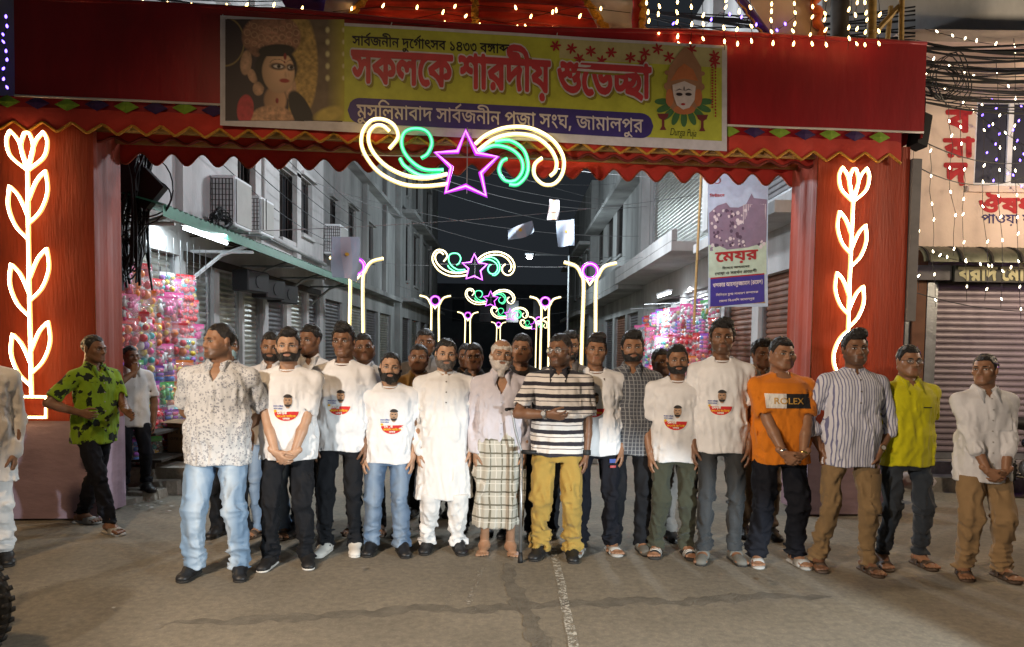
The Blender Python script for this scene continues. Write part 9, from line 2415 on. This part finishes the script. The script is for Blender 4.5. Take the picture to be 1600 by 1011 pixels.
    cz = .050 if kindl != 'slim' else .085
    t.apply((lo[0], lo[1], 0), (hi[0], hi[1], cz), lambda x, y, z: (z - cz) + 0 * x + 0 * y, .0, 's')
  if kindl != 'lungi':
    for s in (-1, 1):
      t.cone(HP[s], K[s], .066 * (1 + .5 * fat), .046 * (1 + .4 * fat), .01)
      t.cone(K[s], A[s], .045, .040, .01)
    t.apply((lo[0], lo[1], 0), (hi[0], hi[1], cz), lambda x, y, z: (z - cz) + 0 * x + 0 * y, .0, 's')
    t.apply((lo[0], lo[1], hemz + .045), (hi[0], hi[1], .62 * H), lambda x, y, z: (hemz + .045 - z) + 0 * x + 0 * y, .0, 's')
  P_, Q_ = t.mesh()
  leg_o = part('lungi' if kindl == 'lungi' else 'trousers', P_, Q_, lm)
  # ---- shoes
  for s in (-1, 1):
    R, T3 = footv[s]
    g = Vol((A[s].x - .17, A[s].y - .28, -.005), (A[s].x + .17, A[s].y + .15, .15), .0075 if fine else .012)
    if shoes == 'bare':
      continue
    if shoes in ('shoe', 'sneaker', 'croc', 'clog_dark', 'strap'):
      g.cone(T3(0, .045, .040), T3(0, -.03, .055), .040, .040, .03)
      g.cone(T3(0, -.03, .052), T3(0, -.145, .030), .042, .028, .03, sq=(.80, 1, 1))
      g.cone(T3(0, -.13, .028), T3(0, -.165, .026), .030, .024, .02, sq=(.62, 1, 1.15))
      if shoes in ('croc', 'clog_dark'):
        g.cone(T3(0, .02, .13), T3(0, -.02, .06), .045, .042, .008, 's')
      if shoes == 'strap':
        for yy in (-.075, -.005):
          g.apply((A[s].x - .15, A[s].y - .2, .03), (A[s].x + .15, A[s].y + .1, .14), lambda x, y, z, yy=yy: np.maximum(np.abs((y - A[s].y) - yy) - .010, .035 - z), .004, 's')
      m = {'shoe': M_SHOEB, 'sneaker': M_SHOEB, 'croc': M_CROCW, 'clog_dark': M_BLACK, 'strap': M_GREYSH}[shoes]
      a, b = g.mesh()
      sh = part('shoe' if shoes in ('shoe', 'sneaker') else ('sandal' if shoes == 'strap' else 'clog'), a, b, m)
      sole = Vol((A[s].x - .17, A[s].y - .28, -.012), (A[s].x + .17, A[s].y + .15, .06), .0075 if fine else .012)
      sole.cone(T3(0, .045, .010), T3(0, -.15, .010), .036, .039, .02, sq=(.86, 1, 2.6))
      a, b = sole.mesh()
      a[:, 2] = np.maximum(a[:, 2], .0)
      part('sole', a, b, M_CROCW if shoes in ('croc', 'clog_dark') else M_SOLE, sh)
      if shoes in ('croc', 'clog_dark'):
        mb = MB()
        for (hx, hy) in ((-.018, -.135), (.018, -.135), (-.026, -.108), (0, -.115), (.026, -.108), (-.014, -.085), (.014, -.085)):
          q = Vector(T3(hx, hy, .054 + (-.10 - hy) * -.28)); mb.sphere(q, .006, 6, 4)
        obj('holes', mb, M_BLACK if shoes == 'croc' else M_CROCW, sh)
    else:
      sole = Vol((A[s].x - .17, A[s].y - .28, -.012), (A[s].x + .17, A[s].y + .15, .06), .0075 if fine else .012)
      sole.cone(T3(0, .045, .010), T3(0, -.15, .010), .038, .042, .02, sq=(.86, 1, 2.3))
      a, b = sole.mesh(); a[:, 2] = np.maximum(a[:, 2], .0)
      sh = part('sandal', a, b, {'slide': M_SLIDEW, 'stripe_slide': M_SOLE, 'sandal': M_SANDBR}[shoes])
      sm_ = {'slide': M_SLIDEW, 'stripe_slide': M_BLACK, 'sandal': M_SANDBR}[shoes]
      def strapm(y0, y1, m, nm, zc=.052, lift=.0):
        mb = MB(); rows = []
        for yy in (y0, y1):
          rows.append([T3(.052 * math.cos(tt), yy, .012 + (zc + lift - (yy + .06) * -.22) * math.sin(tt) * 1.02) for tt in [PI * k / 10 for k in range(11)]])
        rows2 = [[tuple(Vector(p) + Vector((0, 0, .005))) for p in rw] for rw in rows]
        allr = [rows[0], rows2[0], rows2[1], rows[1]]
        mb.add([p for rw in allr for p in rw], [(j * 11 + i, j * 11 + i + 1, (j + 1) * 11 + i + 1, (j + 1) * 11 + i) for j in range(3) for i in range(10)])
        obj(nm, mb, m, sh, True)
      if shoes == 'sandal':
        strapm(-.135, -.085, sm_, 'strap', lift=.006); strapm(-.045, -.005, sm_, 'strap', .068, .008)
      else:
        strapm(-.138, -.050, sm_, 'strap', lift=.006)
        if shoes == 'stripe_slide':
          for yy in (-.118, -.098, -.078): strapm(yy, yy + .009, M_CROCW, 'stripe', lift=.009)
  return dict(o=O, H=H, fronty=fronty, arms=arms, HM=HM, bvh=bvh, K=K, A=A, um=um, fat=fat, hp=HP, sk=sm)


# ------------------------------------------------------------------ things people wear or carry


def chest_print(d, cx=0.0, cz=.66, sc=1.12):
  """the portrait badge on the white tees"""
  f, H = d['fronty'], d['H']
  z0 = cz * H
  def fn(x, y, l): return f(cx + x * sc, z0 + y * sc, .0035 + .0012 * l)
  P = link('printed_badge', None, None)
  bpy.data.objects.remove(P)
  def ring(mb, x, y, rx, ry, l, t0=0, t1=2 * PI, n=20):
    c = fn(x, y, l); rows = [c] + [fn(x + rx * q * math.cos(t0 + (t1 - t0) * k / n), y + ry * q * math.sin(t0 + (t1 - t0) * k / n), l) for q in (.5, 1) for k in range(n + 1)]
    fs = [(0, 1 + k, 2 + k) for k in range(n)] + [(1 + k, n + 2 + k, n + 3 + k, 2 + k) for k in range(n)]
    mb.add(rows, fs)
  mb = MB(); ring(mb, 0, -.012, .083, .066, 0, PI, 2 * PI)
  badge = obj('printed_badge', mb, ink('badge_white', (.72, .70, .66), .8), d['o'])
  mb = MB(); ring(mb, 0, -.016, .075, .057, 1, PI, 2 * PI); obj('red_bowl', mb, ink('badge_red', (.52, .02, .025), .8), badge)
  mb = MB(); ring(mb, .01, .052, .026, .036, 1); ring(mb, .01, .026, .016, .022, .8); obj('face_print', mb, ink('badge_skin', (.42, .26, .16), .8), badge)
  mb = MB(); ring(mb, .01, .070, .028, .024, 2, .05 * PI, .95 * PI, 12); ring(mb, .01, .030, .021, .017, 2, PI, 2 * PI, 12)
  for s in (-1, 1): ring(mb, .01 + s * .010, .057, .0065, .0032, 2, n=8)
  ring(mb, .01, .038, .010, .003, 2, n=8)
  obj('hair_print', mb, ink('badge_dark', (.03, .025, .025), .8), badge)
  mb = MB(); lettering(mb, 'tee1', lambda x, y: fn(x, y, 3), -.055, .005, -.036, -.014); lettering(mb, 'tee1', lambda x, y: fn(x, y, 3), -.020, .022, -.067, -.054)
  obj('white_lettering', mb, ink('badge_white', (.72, .70, .66)), badge)
  mb = MB(); lettering(mb, 'tee2', lambda x, y: fn(x, y, 3), -.058, .060, -.052, -.033); ring(mb, -.068, -.012, .009, .009, 3, n=8); obj('yellow_lettering', mb, ink('badge_yellow', (.72, .42, .02), .8), badge)
  mb = MB(); lettering(mb, 'tee2', lambda x, y: fn(x, y, 3), -.080, -.018, .014, .026); lettering(mb, 'tee2', lambda x, y: fn(x, y, 3), -.078, -.022, -.001, .010); obj('blue_lettering', mb, ink('badge_blue', (.05, .09, .32), .8), badge)


def bracelet(d, s, m, name, f=.93, r=.031, w=.008, face=None):
  E, Wp = d['arms'][s][0], d['arms'][s][1]
  c = E.lerp(Wp, f); ax = (Wp - E).normalized(); a = ax.orthogonal().normalized(); b = ax.cross(a)
  mb = MB()
  n = 16
  rows = [[c + ax * o_ + (a * math.cos(2 * PI * k / n) + b * math.sin(2 * PI * k / n)) * (r + e) for k in range(n)] for o_, e in ((-w, 0), (-w * .8, .003), (w * .8, .003), (w, 0))]
  mb.add([p for rw in rows for p in rw], [(j * n + k, j * n + (k + 1) % n, (j + 1) * n + (k + 1) % n, (j + 1) * n + k) for j in range(3) for k in range(n)])
  o = obj(name, mb, m, d['o'], True)
  if face:
    dirv = Vector((0, -1, .25)); dirv = (dirv - ax * dirv.dot(ax)).normalized()
    mb = MB(); mb.tube([c + dirv * (r + .001), c + dirv * (r + .011)], .021, 14); obj('dial', mb, face, o)
    mb = MB(); mb.tube([c + dirv * (r + .0112), c + dirv * (r + .0122)], .016, 14); obj('dial_face', mb, M_SLIDEW, o)
  return o


def glasses(d, m=None):
  m = m or M_STEEL
  mb = MB()
  for s in (-1, 1):
    mb.tube([(s * .032 + .023 * math.cos(t), -.098 + .004 * abs(math.cos(t)), .0 + .017 * math.sin(t)) for t in [2 * PI * k / 14 for k in range(14)]], .0016, 5, True)
    mb.tube([(s * .055, -.094, .006), (s * .074, -.02, .008), (s * .076, .012, .004)], .0016, 4)
  mb.tube([(-.009, -.099, .003), (0, -.101, .006), (.009, -.099, .003)], .0016, 4)
  o = obj('spectacles', mb, m, d['o'], True); o.matrix_local = d['HM']
  mb = MB()
  for s in (-1, 1): mb.poly([(s * .032 + .022 * math.cos(t), -.097, .016 * math.sin(t)) for t in [2 * PI * k / 14 for k in range(14)]])
  obj('lens', mb, mat('spectacle_lens', (.8, .85, .9), .05, alpha=.14, spec=.8), o)
  return o
# ================================================================== THE CROWD, left to right
FULL = dict(len=.0055); SHORTB = dict(len=.003); LONGB = dict(len=.008, drop=.010); MUST = dict(len=-.02); GREYB = dict(len=.0055, col='grey', drop=.004); WHITEB = dict(len=.010, col='white', drop=.055)
GF = 'men standing in the front row'
GB = 'men standing behind the front row'
# front row
p3 = person(340, 897, 503, 'man in grey floral short sleeved shirt and pale blue jeans, head turned aside', ('shirt', 'floral'), ('loose', 'lightjean'), 'shoe', 'back', 3, -42, 0, 'brown', 'buzz', 'stubble', 2, .16, stance=.155, group=GF, cut=.13, shoulder=1.08)
p6 = person(452, 882, 513, 'bearded man in white printed tee and black track pants, hands clasped, beside the floral shirt', ('tee', 'tee'), ('track', 'black'), 'clog_dark', 'clasp', 3, 6, 0, 'light', 'quiff', FULL, 0, .04, stance=.125, group=GF, shoulder=1.05)
p8 = person(533, 862, 506, 'slim tall man in white printed tee, black trousers and white clogs', ('tee', 'tee'), ('track', 'black'), 'croc', 'down', -3, -4, 0, 'dark', 'tall', None, 1, -.04, stance=.11, group=GF)
p10 = person(604, 862, 549, 'short man with thick black beard, white printed tee and blue jeans', ('tee', 'tee'), ('jeans', 'jean'), 'shoe', 'down', 8, 4, 0, 'light', 'thin', LONGB, 0, .07, stance=.115, group=GF, headsc=1.04)
p13 = person(692, 860, 528, 'man with grey beard in long white kurta and white trousers', ('kurta', 'kurta'), ('loose', 'whitep'), 'shoe', 'down', 6, 2, 0, 'light', 'neat', GREYB, 0, .10, stance=.115, group=GF, sleeve='long', shoulder=1.04)
p15 = person(777, 862, 528, 'bald old man with white beard in open pale shirt and checked lungi, barefoot', ('shirt', 'lilac'), ('lungi', 'lungi'), 'bare', 'down', 4, 4, 0, 'mid', 'bald', WHITEB, 4, .0, stance=.10, group=GF, sleeve='long', cut=.17, hem=.47)
arm_r = {-1: ((-.055, -.245, .655 * 1.70), (-1, .2, -.25), (.9, -.25, -.12), (-.15, .8, .55), (.2, -.5, .8), .45), 1: ((.215, -.02, .465 * 1.70), (1, .6, 0), (-.05, -.15, -1), (-1, .2, 0), (0, -1, 0), .3)}
p17 = person(868, 871, 520, 'man with spectacles in black and white striped polo and mustard trousers holding a crutch', ('polo', 'stripe'), ('loose', 'khaki'), 'sneaker', arm_r, -4, -22, 0, 'dark', 'short', 'stubble', 4, .08, stance=.12, group=GF, shoulder=1.08, headsc=1.05)
p19 = person(930, 862, 521, 'man in white printed tee with brown collar showing and dark track pants', ('tee', 'tee'), ('track', 'navy'), 'slide', 'down', -4, -2, 0, 'brown', 'cap', None, 1, .02, stance=.125, group=GF)
p22 = person(1050, 868, 537, 'man with chin beard in white printed tee, olive trousers and striped slides', ('tee', 'tee'), ('jeans', 'olive'), 'stripe_slide', 'down', -3, 0, 0, 'brown', 'neat', SHORTB, 0, .03, stance=.115, group=GF, shoulder=1.03)
p23 = person(1122, 874, 498, 'tallest man, in white printed tee and dark grey jeans with strapped sandals', ('tee', 'tee'), ('slim', 'greyjean'), 'strap', 'down', -6, -2, 0, 'dark', 'curly', 'stubble', 1, -.03, stance=.115, group=GF)
p25 = person(1212, 880, 526, 'stout man in orange tee with black and white chest panel, hands clasped', ('tee', 'orange'), ('loose', 'navy'), 'slide', 'clasp', 2, 6, 0, 'brown', 'fringe', None, 3, .24, stance=.145, group=GF, shoulder=1.02)
pocket = {1: ((.185, -.06, .50 * 1.76), (1, .5, 0), (-.25, -.05, -1), (-1, .1, 0), (0, -1, 0), .5), -1: ((-.20, .0, .49 * 1.76), (-1, .5, 0), (.1, -.1, -1), (1, .2, 0), (0, -1, 0), .35)}
p26 = person(1318, 888, 517, 'man in blue pinstriped kurta shirt and brown cargo trousers before the neon flower', ('kurta_short', 'pin'), ('jeans', 'cargo'), 'sandal', pocket, -2, -4, 0, 'dark', 'tall', 'stubble', 0, .04, stance=.15, group=GF, sleeve='rolled', shoulder=1.05, feet={-1: (-.19, .02), 1: (.14, -.05)})
p27 = person(1408, 884, 538, 'man in bright yellow polo and slate jeans with hands behind his back', ('polo', 'yellow'), ('slim', 'slate'), 'sandal', 'back', 0, -4, 0, 'brown', 'neat', None, 2, .08, stance=.15, group=GF)
p28 = person(1531, 899, 551, 'man in white long sleeved shirt and tan trousers at the right end, looking aside', ('shirt', 'white'), ('loose', 'tan'), 'sandal', 'clasp', -8, -46, 0, 'brown', 'short', None, 1, .0, stance=.125, group=GF, sleeve='rolled', hem=.43)
# second row: mostly heads and shoulders
LB = dict(fine=False, group=GB)
person(362, 838, 516, 'man with pale blue face mask partly hidden behind the floral shirt', ('shirt', 'white'), ('jeans', 'black'), 'shoe', 'down', 0, 25, 0, 'brown', 'neat', None, 1, **LB)
_mask = PEOPLE[-1]
person(424, 836, 517, 'man in pale shirt and jeans looking down behind the white tees', ('shirt', 'white'), ('jeans', 'jean'), 'sandal', 'down', 0, 10, 8, 'brown', 'neat', SHORTB, 0, **LB)
person(487, 835, 506, 'tall man peering over the shoulder of the bearded tee wearer', ('shirt', 'white'), ('jeans', 'black'), 'shoe', 'down', 0, -20, 0, 'dark', 'neat', None, 1, **LB)
person(573, 832, 520, 'man in light shirt behind the short bearded man', ('shirt', 'white'), ('jeans', 'black'), 'sandal', 'down', 0, 12, 0, 'dark', 'neat', None, 3, .1, **LB)
person(647, 836, 536, 'man in mustard brown shirt behind the white kurta', ('shirt', 'brownshirt'), ('jeans', 'black'), 'shoe', 'down', 0, 4, 0, 'dark', 'short', None, 2, **LB)
person(664, 806, 513, 'tall dark man at the very back, left of the grey bearded man', ('shirt', 'grey'), ('jeans', 'black'), 'shoe', 'down', 0, 10, 0, 'dark', 'neat', None, 2, **LB)
person(742, 830, 536, 'shadowed man between the white kurta and the old man', ('shirt', 'dark'), ('jeans', 'black'), 'shoe', 'down', 0, 0, 0, 'dark', 'neat', None, 0, **LB)
person(722, 806, 536, 'barely lit man at the back beside the white kurta', ('shirt', 'dark'), ('jeans', 'black'), 'shoe', 'down', 0, 0, 0, 'dark', 'neat', None, 1, **LB)
person(811, 838, 521, 'man in black top between the old man and the striped polo', ('tee', 'dark'), ('jeans', 'black'), 'shoe', 'down', 0, -4, 0, 'brown', 'neat', None, 3, **LB)
person(881, 838, 516, 'young man with moustache behind the striped polo', ('shirt', 'grey'), ('jeans', 'black'), 'shoe', 'down', 0, 4, 0, 'mid', 'fringe', SHORTB, 1, **LB)
p20 = person(980, 860, 517, 'man in dark grey checked long sleeved shirt beside the track pants', ('shirt', 'plaid'), ('jeans', 'black'), 'strap', 'down', -4, -3, 0, 'brown', 'curly', SHORTB, 0, fine=False, group=GB, sleeve='long')
person(1026, 842, 543, 'dark man looking sideways behind the olive trousers', ('shirt', 'dark'), ('jeans', 'greytr'), 'shoe', 'down', 0, 12, 0, 'dark', 'short', None, 0, **LB)
person(1181, 838, 530, 'man in dark shirt half hidden behind the orange tee', ('shirt', 'grey'), ('jeans', 'brownp'), 'shoe', 'down', 0, 8, 0, 'dark', 'curly', None, 1, **LB)
# at the left edge
walkarm = {1: ((.05, -.32, .60 * 1.68), (.6, .6, -.5), (0, -.9, -.35), (-1, 0, 0), (0, -.2, 1), .5), -1: ((-.20, -.10, .60 * 1.68), (-1, .6, -.2), (.3, -.9, -.2), (1, 0, 0), (0, -.2, 1), .5)}
p1 = person(152, 826, 522, 'youth in green and black printed shirt striding past the left pillar', ('shirt', 'green'), ('slim', 'navy'), 'slide', walkarm, 62, 10, 0, 'dark', 'short', None, 1, -.05, group=None, feet={-1: (-.05, -.22), 1: (.07, .30)})
facearm = {-1: ((-.03, -.20, .82 * 1.48), (-1, .2, -.6), (.1, .1, 1), (.3, .9, 0), (1, 0, 0), .6), 1: ((.19, -.03, .47 * 1.48), (1, .5, 0), (0, -.1, -1), (-1, 0, 0), (0, -1, 0), .3)}
p2 = person(208, 772, 546, 'youth in white shirt with a hand at his mouth beside the toy stall', ('shirt', 'white'), ('slim', 'navy'), 'shoe', facearm, 40, 14, 0, 'dark', 'short', None, 1, -.05, fine=False, loc=tuple(atY(208, 700, 7.4)), height=1.48, ground=.08)
p0 = person(-18, 892, 500, 'man in white kurta and trousers walking in at the left edge of the frame', ('kurta', 'kurta'), ('loose', 'whitep'), 'shoe', 'down', 35, 0, 0, 'brown', 'short', None, 0, .03, loc=tuple(gp(-26, 888)), height=1.70, sleeve='long', feet={-1: (-.09, -.1), 1: (.12, .12)}, hem=.36)

# prints, panels, watches, spectacles
for d, cx, cz in ((p6, .012, .668), (p8, -.0, .658), (p10, .03, .655), (p19, -.03, .675), (p22, -.015, .655), (p23, -.02, .655)):
  chest_print(d, cx, cz)
f, H = p25['fronty'], p25['H']
for nm, x0, x1, m in (('white_panel', -.165, -.02, ink('panel_white', (.66, .64, .60), .8)), ('black_panel', -.02, .16, ink('panel_black', (.012, .012, .014), .8))):
  mb = MB(); mb.grid(lambda a, b: f(x0 + (x1 - x0) * a, .695 * H + .105 * b, .004), 12, 6); obj(nm, mb, m, p25['o'])
mb = MB(); latin(mb, 'ROLEX', lambda x, y: f(x, y, .0065), -.105, .108, .695 * H + .030, .695 * H + .076, 0, .012); obj('gold_lettering', mb, mat('gold_embroidery', (.50, .28, .06), .5), p25['o'])
bracelet(p25, -1, M_SILV, 'bracelet'); bracelet(p25, 1, M_GOLDW, 'bracelet', .97)
bracelet(p26, 1, M_GOLDW, 'wrist_watch', .9, .032, .010, M_GOLDW)
bracelet(p17, -1, M_STEELW, 'wrist_watch', .90, .032, .012, M_STEELW); bracelet(p17, 1, M_BAND, 'wristband', .90, .032, .020)
glasses(p17); glasses(p27, M_SOLE)
# tucked details: brown collar under one tee, pocket flap on the cargo trousers, badges
o = p19['o']; H = p19['H']
mb = MB()
nC = 20
rows = [[(r_ * math.sin(t), .010 - r_ * .9 * math.cos(t), z_c - .03 * max(0, math.cos(t))) for t in [(.35 + (2 * PI - .7) * i / nC) for i in range(nC + 1)]] for r_, z_c in ((.064, .832 * H), (.060, .85 * H), (.070, .847 * H), (.088, .822 * H))]
mb.add([p for rw in rows for p in rw], [(j * (nC + 1) + i, j * (nC + 1) + i + 1, (j + 1) * (nC + 1) + i + 1, (j + 1) * (nC + 1) + i) for j in range(3) for i in range(nC)])
for s in (-1, 1):
  tip = Vector(p19['fronty'](s * .055, .79 * H, .012)); mb.add([(s * .02, -.055, .825 * H - .01), (s * .07, -.03, .835 * H), tip], [(0, 1, 2)])
obj('shirt_collar', mb, FB['maroonchk'], o, True)


def leg_patch(d, name, m, s, zf, w, hgt, dx=.02, lift=.012):
  K, A, HPs = d['K'][s], d['A'][s], d['hp'][s]
  H = d['H']; z = zf * H
  a = (HPs.z - z) / max(.01, HPs.z - K.z)
  c = HPs.lerp(K, min(a, 1)) if a < 1 else K.lerp(A, (K.z - z) / (K.z - A.z))
  mb = MB(); rad = .088 * (1 + .4 * d['fat'])
  mb.grid(lambda p, q: (c.x + dx + (p - .5) * w, c.y - math.sqrt(max(.0004, rad ** 2 - (dx + (p - .5) * w) ** 2)) - lift, z + (q - .5) * hgt), 6, 4)
  return obj(name, mb, m, d['o'], True)


leg_patch(p26, 'cargo_pocket', LEGS['cargo'], 1, .37, .10, .17, .035, .006); leg_patch(p26, 'pocket_flap', LEGS['cargo'], 1, .425, .105, .05, .035, .011)
leg_patch(p19, 'red_badge', I_CRIM, 1, .405, .045, .018, .02, .004); leg_patch(p19, 'blue_badge', ink('badge_blue', (.05, .09, .32)), 1, .43, .05, .03, .02, .004)
# polo and shirt pockets
for d, cx, cz, w, hh_, nm, m in ((p28, .075, .70, .11, .12, 'chest_pocket', FB['white']), (p17, .045, .725, .012, .014, 'chest_emblem', I_BLACK), (p27, .075, .725, .07, .008, 'chest_emblem', I_BLACK)):
  f, H = d['fronty'], d['H']
  mb = MB(); mb.grid(lambda a, b: f(cx - w / 2 + w * a, cz * H - hh_ / 2 + hh_ * b, .006), 8, 8); obj(nm, mb, m, d['o'], True)
# face mask
H_ = [c for c in _mask.children if c.name.startswith('eyebrow')][0].matrix_local
mb = MB(); mb.grid(lambda a, b: (.062 * math.sin((a - .5) * 2.3), -.020 - .078 * math.cos((a - .5) * 2.3) * (1 - .12 * (2 * b - 1) ** 2) , -.105 + .085 * b), 12, 8)
o = obj('face_mask', mb, mat('mask_blue', (.35, .55, .62), .8, bump=.3, bscale=60), _mask, True); o.matrix_local = H_

# the forearm crutch
W_ = p17['o'].matrix_basis if False else Matrix.Translation(p17['o'].location) @ Matrix.Rotation(p17['o'].rotation_euler[2], 4, 'Z')
foot = gp(813, 879); tp = atY(800, 640, foot.y + .06); gr = atY(815, 706, foot.y + .02)
T = thing('crutch', 'dark metal forearm crutch with side grip standing before the striped polo man', 'crutch', foot)
mb = MB(); L_ = [(Vector(p) - foot) for p in (foot + Vector((0, 0, .03)), gr, tp)]
mb.tube([L_[0], L_[1]], .011, 8); mb.tube(spline([L_[1], L_[1].lerp(L_[2], .5) + Vector((-.01, 0, 0)), L_[2]]), .010, 8); obj('shaft', mb, M_STEEL, T, True)
mb = MB(); mb.tube([(0, 0, 0), (0, 0, .02), L_[0].lerp(L_[1], .06)], [.020, .019, .014], 8); obj('rubber_tip', mb, M_BLACK, T, True)
mb = MB(); mb.tube([L_[1], L_[1] + Vector((.11, -.02, 0))], .016, 8); obj('grip', mb, M_BLACK, T, True)
mb = MB(); mb.tube([L_[2] + Vector((.045 * math.cos(t), .045 * math.sin(t), 0)) for t in [-.6 + (PI + 1.2) * k / 10 for k in range(11)]], .012, 6); obj('cuff', mb, M_BLACK, T, True)

# ================================================================== MOTORCYCLES
M_CHROME = mat('chrome', (.6, .6, .6), .15, 1.0); M_PAINTB = mat('dark_blue_paint', (.02, .03, .06), .25, coat=.6); M_HEADL = mat('lit_headlight', (1, 1, 1), .3, emit=(.9, .96, 1.0), estr=9)


def motorcycle(loc, rz, label, lit=False):
  T = thing('motorcycle', label, 'motorcycle', loc, rz)
  for y, nm in ((-.64, 'front_wheel'), (.64, 'rear_wheel')):
    mb = MB(); mb.tube([(0, y + .255 * math.cos(t), .30 + .255 * math.sin(t)) for t in [2 * PI * k / 36 for k in range(36)]], .050, 10, True)
    for k in range(36):
      t = 2 * PI * k / 36
      for sx_ in (-1, 1): mb.obox((sx_ * .022, y + .300 * math.cos(t + .05 * sx_), .30 + .300 * math.sin(t + .05 * sx_)), (.016, 0, 0), (0, -.012 * math.sin(t), .012 * math.cos(t)), (0, .006 * math.cos(t), .006 * math.sin(t)))
    o = obj('tyre', mb, M_BLACK, T, True)
    mb = MB(); mb.tube([(0, y + .205 * math.cos(t), .30 + .205 * math.sin(t)) for t in [2 * PI * k / 28 for k in range(28)]], .022, 6, True)
    for k in range(6): mb.tube([(0, y, .3), (0, y + .2 * math.cos(k * PI / 3), .3 + .2 * math.sin(k * PI / 3))], .014, 5)
    mb.tube([(-.06, y, .3), (.06, y, .3)], .045, 10); obj('rim', mb, M_STEEL, o, True)
  mb = MB()
  for sx_ in (-1, 1): mb.tube([(sx_ * .085, -.64, .3), (sx_ * .09, -.50, .62), (sx_ * .09, -.38, .95)], .022, 7); mb.tube([(sx_ * .1, .64, .32), (sx_ * .1, .45, .72)], .026, 7)
  obj('fork', mb, M_CHROME, T, True)
  mb = MB(); n = 12; rows = [[(.062 * sx_, -.64 + .335 * math.cos(t), .3 + .335 * math.sin(t)) for t in [.25 + 1.9 * k / n for k in range(n + 1)]] for sx_ in (-1, -.7, .7, 1)]
  rows[1] = [(p[0], p[1], p[2] + .02) for p in rows[1]]; rows[2] = [(p[0], p[1], p[2] + .02) for p in rows[2]]
  mb.add([p for rw in rows for p in rw], [(j * (n + 1) + i, j * (n + 1) + i + 1, (j + 1) * (n + 1) + i + 1, (j + 1) * (n + 1) + i) for j in range(3) for i in range(n)]); obj('mudguard', mb, M_CHROME if lit else M_PAINTB, T, True)
  v = Vol((-.2, -.5, .5), (.2, .4, 1.05), .02); v.ell((0, -.1, .83), (.15, .27, .13), .02); v.cone((0, -.15, .6), (0, .25, .62), .07, .06, .04); P_, Q_ = v.mesh(); link('fuel_tank', arr_mesh('fuel_tank', P_, Q_, M_PAINTB), T)
  v = Vol((-.2, .0, .6), (.2, .85, 1.0), .02); v.cone((0, .15, .82), (0, .70, .86), .075, .06, .03, sq=(.6, 1, 1)); P_, Q_ = v.mesh(); link('seat', arr_mesh('seat', P_, Q_, M_BLACK), T)
  v = Vol((-.25, -.4, .1), (.25, .4, .7), .022); v.cone((0, -.12, .34), (0, .2, .34), .13, .12, .05); v.cone((0, -.1, .36), (0, -.2, .58), .085, .08, .02); P_, Q_ = v.mesh(); link('engine', arr_mesh('engine', P_, Q_, M_STEEL), T)
  mb = MB(); mb.tube([(.13, -.15, .3), (.15, .1, .2), (.15, .75, .3)], [.022, .024, .04], 8); obj('exhaust', mb, M_CHROME, T, True)
  mb = MB(); mb.tube(spline([(-.36, -.22, 1.02), (-.2, -.32, 1.06), (0, -.36, 1.0), (.2, -.32, 1.06), (.36, -.22, 1.02)]), .014, 7); obj('handlebar', mb, M_CHROME, T, True)
  mb = MB(); mb.tube([(0, -.36, .86), (0, -.50, .86)], [.06, .098], 16); hl = obj('headlight', mb, M_CHROME, T, True)
  mb = MB(); mb.sphere((0, -.50, .86), .088, 14, 8, .088, .03); obj('lens', mb, M_HEADL if lit else M_GLASS, hl, True)
  for sx_ in (-1, 1):
    mb = MB(); mb.tube([(sx_ * .22, -.3, 1.05), (sx_ * .30, -.33, 1.22)], .007, 5); mb.sphere((sx_ * .31, -.33, 1.25), .06, 10, 6, .04, .012); obj('mirror', mb, M_BLACK, T, True)
  mb = MB(); mb.tube([(.1, .05, .25), (.22, .1, .02)], .012, 5); obj('side_stand', mb, M_STEEL, T)
  return T


motorcycle((-3.36, 3.62, 0), math.radians(84), 'motorcycle whose front wheel enters at the lower left corner', True)
p = gp(1612, 786)
motorcycle((p.x + .32, p.y + .15, 0), math.radians(70), 'dark parked motorcycle at the right edge before the lilac shutter')
T = thing('sack', 'pale crumpled sack lying on the shop step behind the yellow polo', 'sack', tuple(gp(1452, 772, .17) + Vector((0, .3, 0))))
v = Vol((-.3, -.2, -.02), (.3, .2, .25), .02); v.ell((0, 0, .08), (.2, .12, .09), .02); v.ell((.12, .02, .07), (.12, .1, .07), .03); folds(v, 3, .02, 14, 10); P_, Q_ = v.mesh(); P_[:, 2] = np.maximum(P_[:, 2], 0)
link('cloth', arr_mesh('cloth', P_, Q_, fabric('sack', (.35, .33, .33))), T)
r = random.Random(12)
for k in range(26):
  px, py = r.choice([(r.uniform(180, 300), r.uniform(785, 802)), (r.uniform(20, 1560), r.uniform(830, 1000))])
  q = gp(px, py)
  mb = MB(); s = r.uniform(.012, .035)
  mb.add([(s * r.uniform(.6, 1) * math.cos(t), s * r.uniform(.5, 1) * math.sin(t), .022 + r.uniform(0, .006)) for t in [k2 * PI / 3 for k2 in range(6)]], [tuple(range(6))])
  o = obj('litter_scrap', mb, [M_SLIDEW, M_TAR, M_CONC][k % 3], None, label='small scrap of litter lying on the dusty junction', category='litter', group='litter scraps on the road'); o.location = (q.x, q.y, 0)
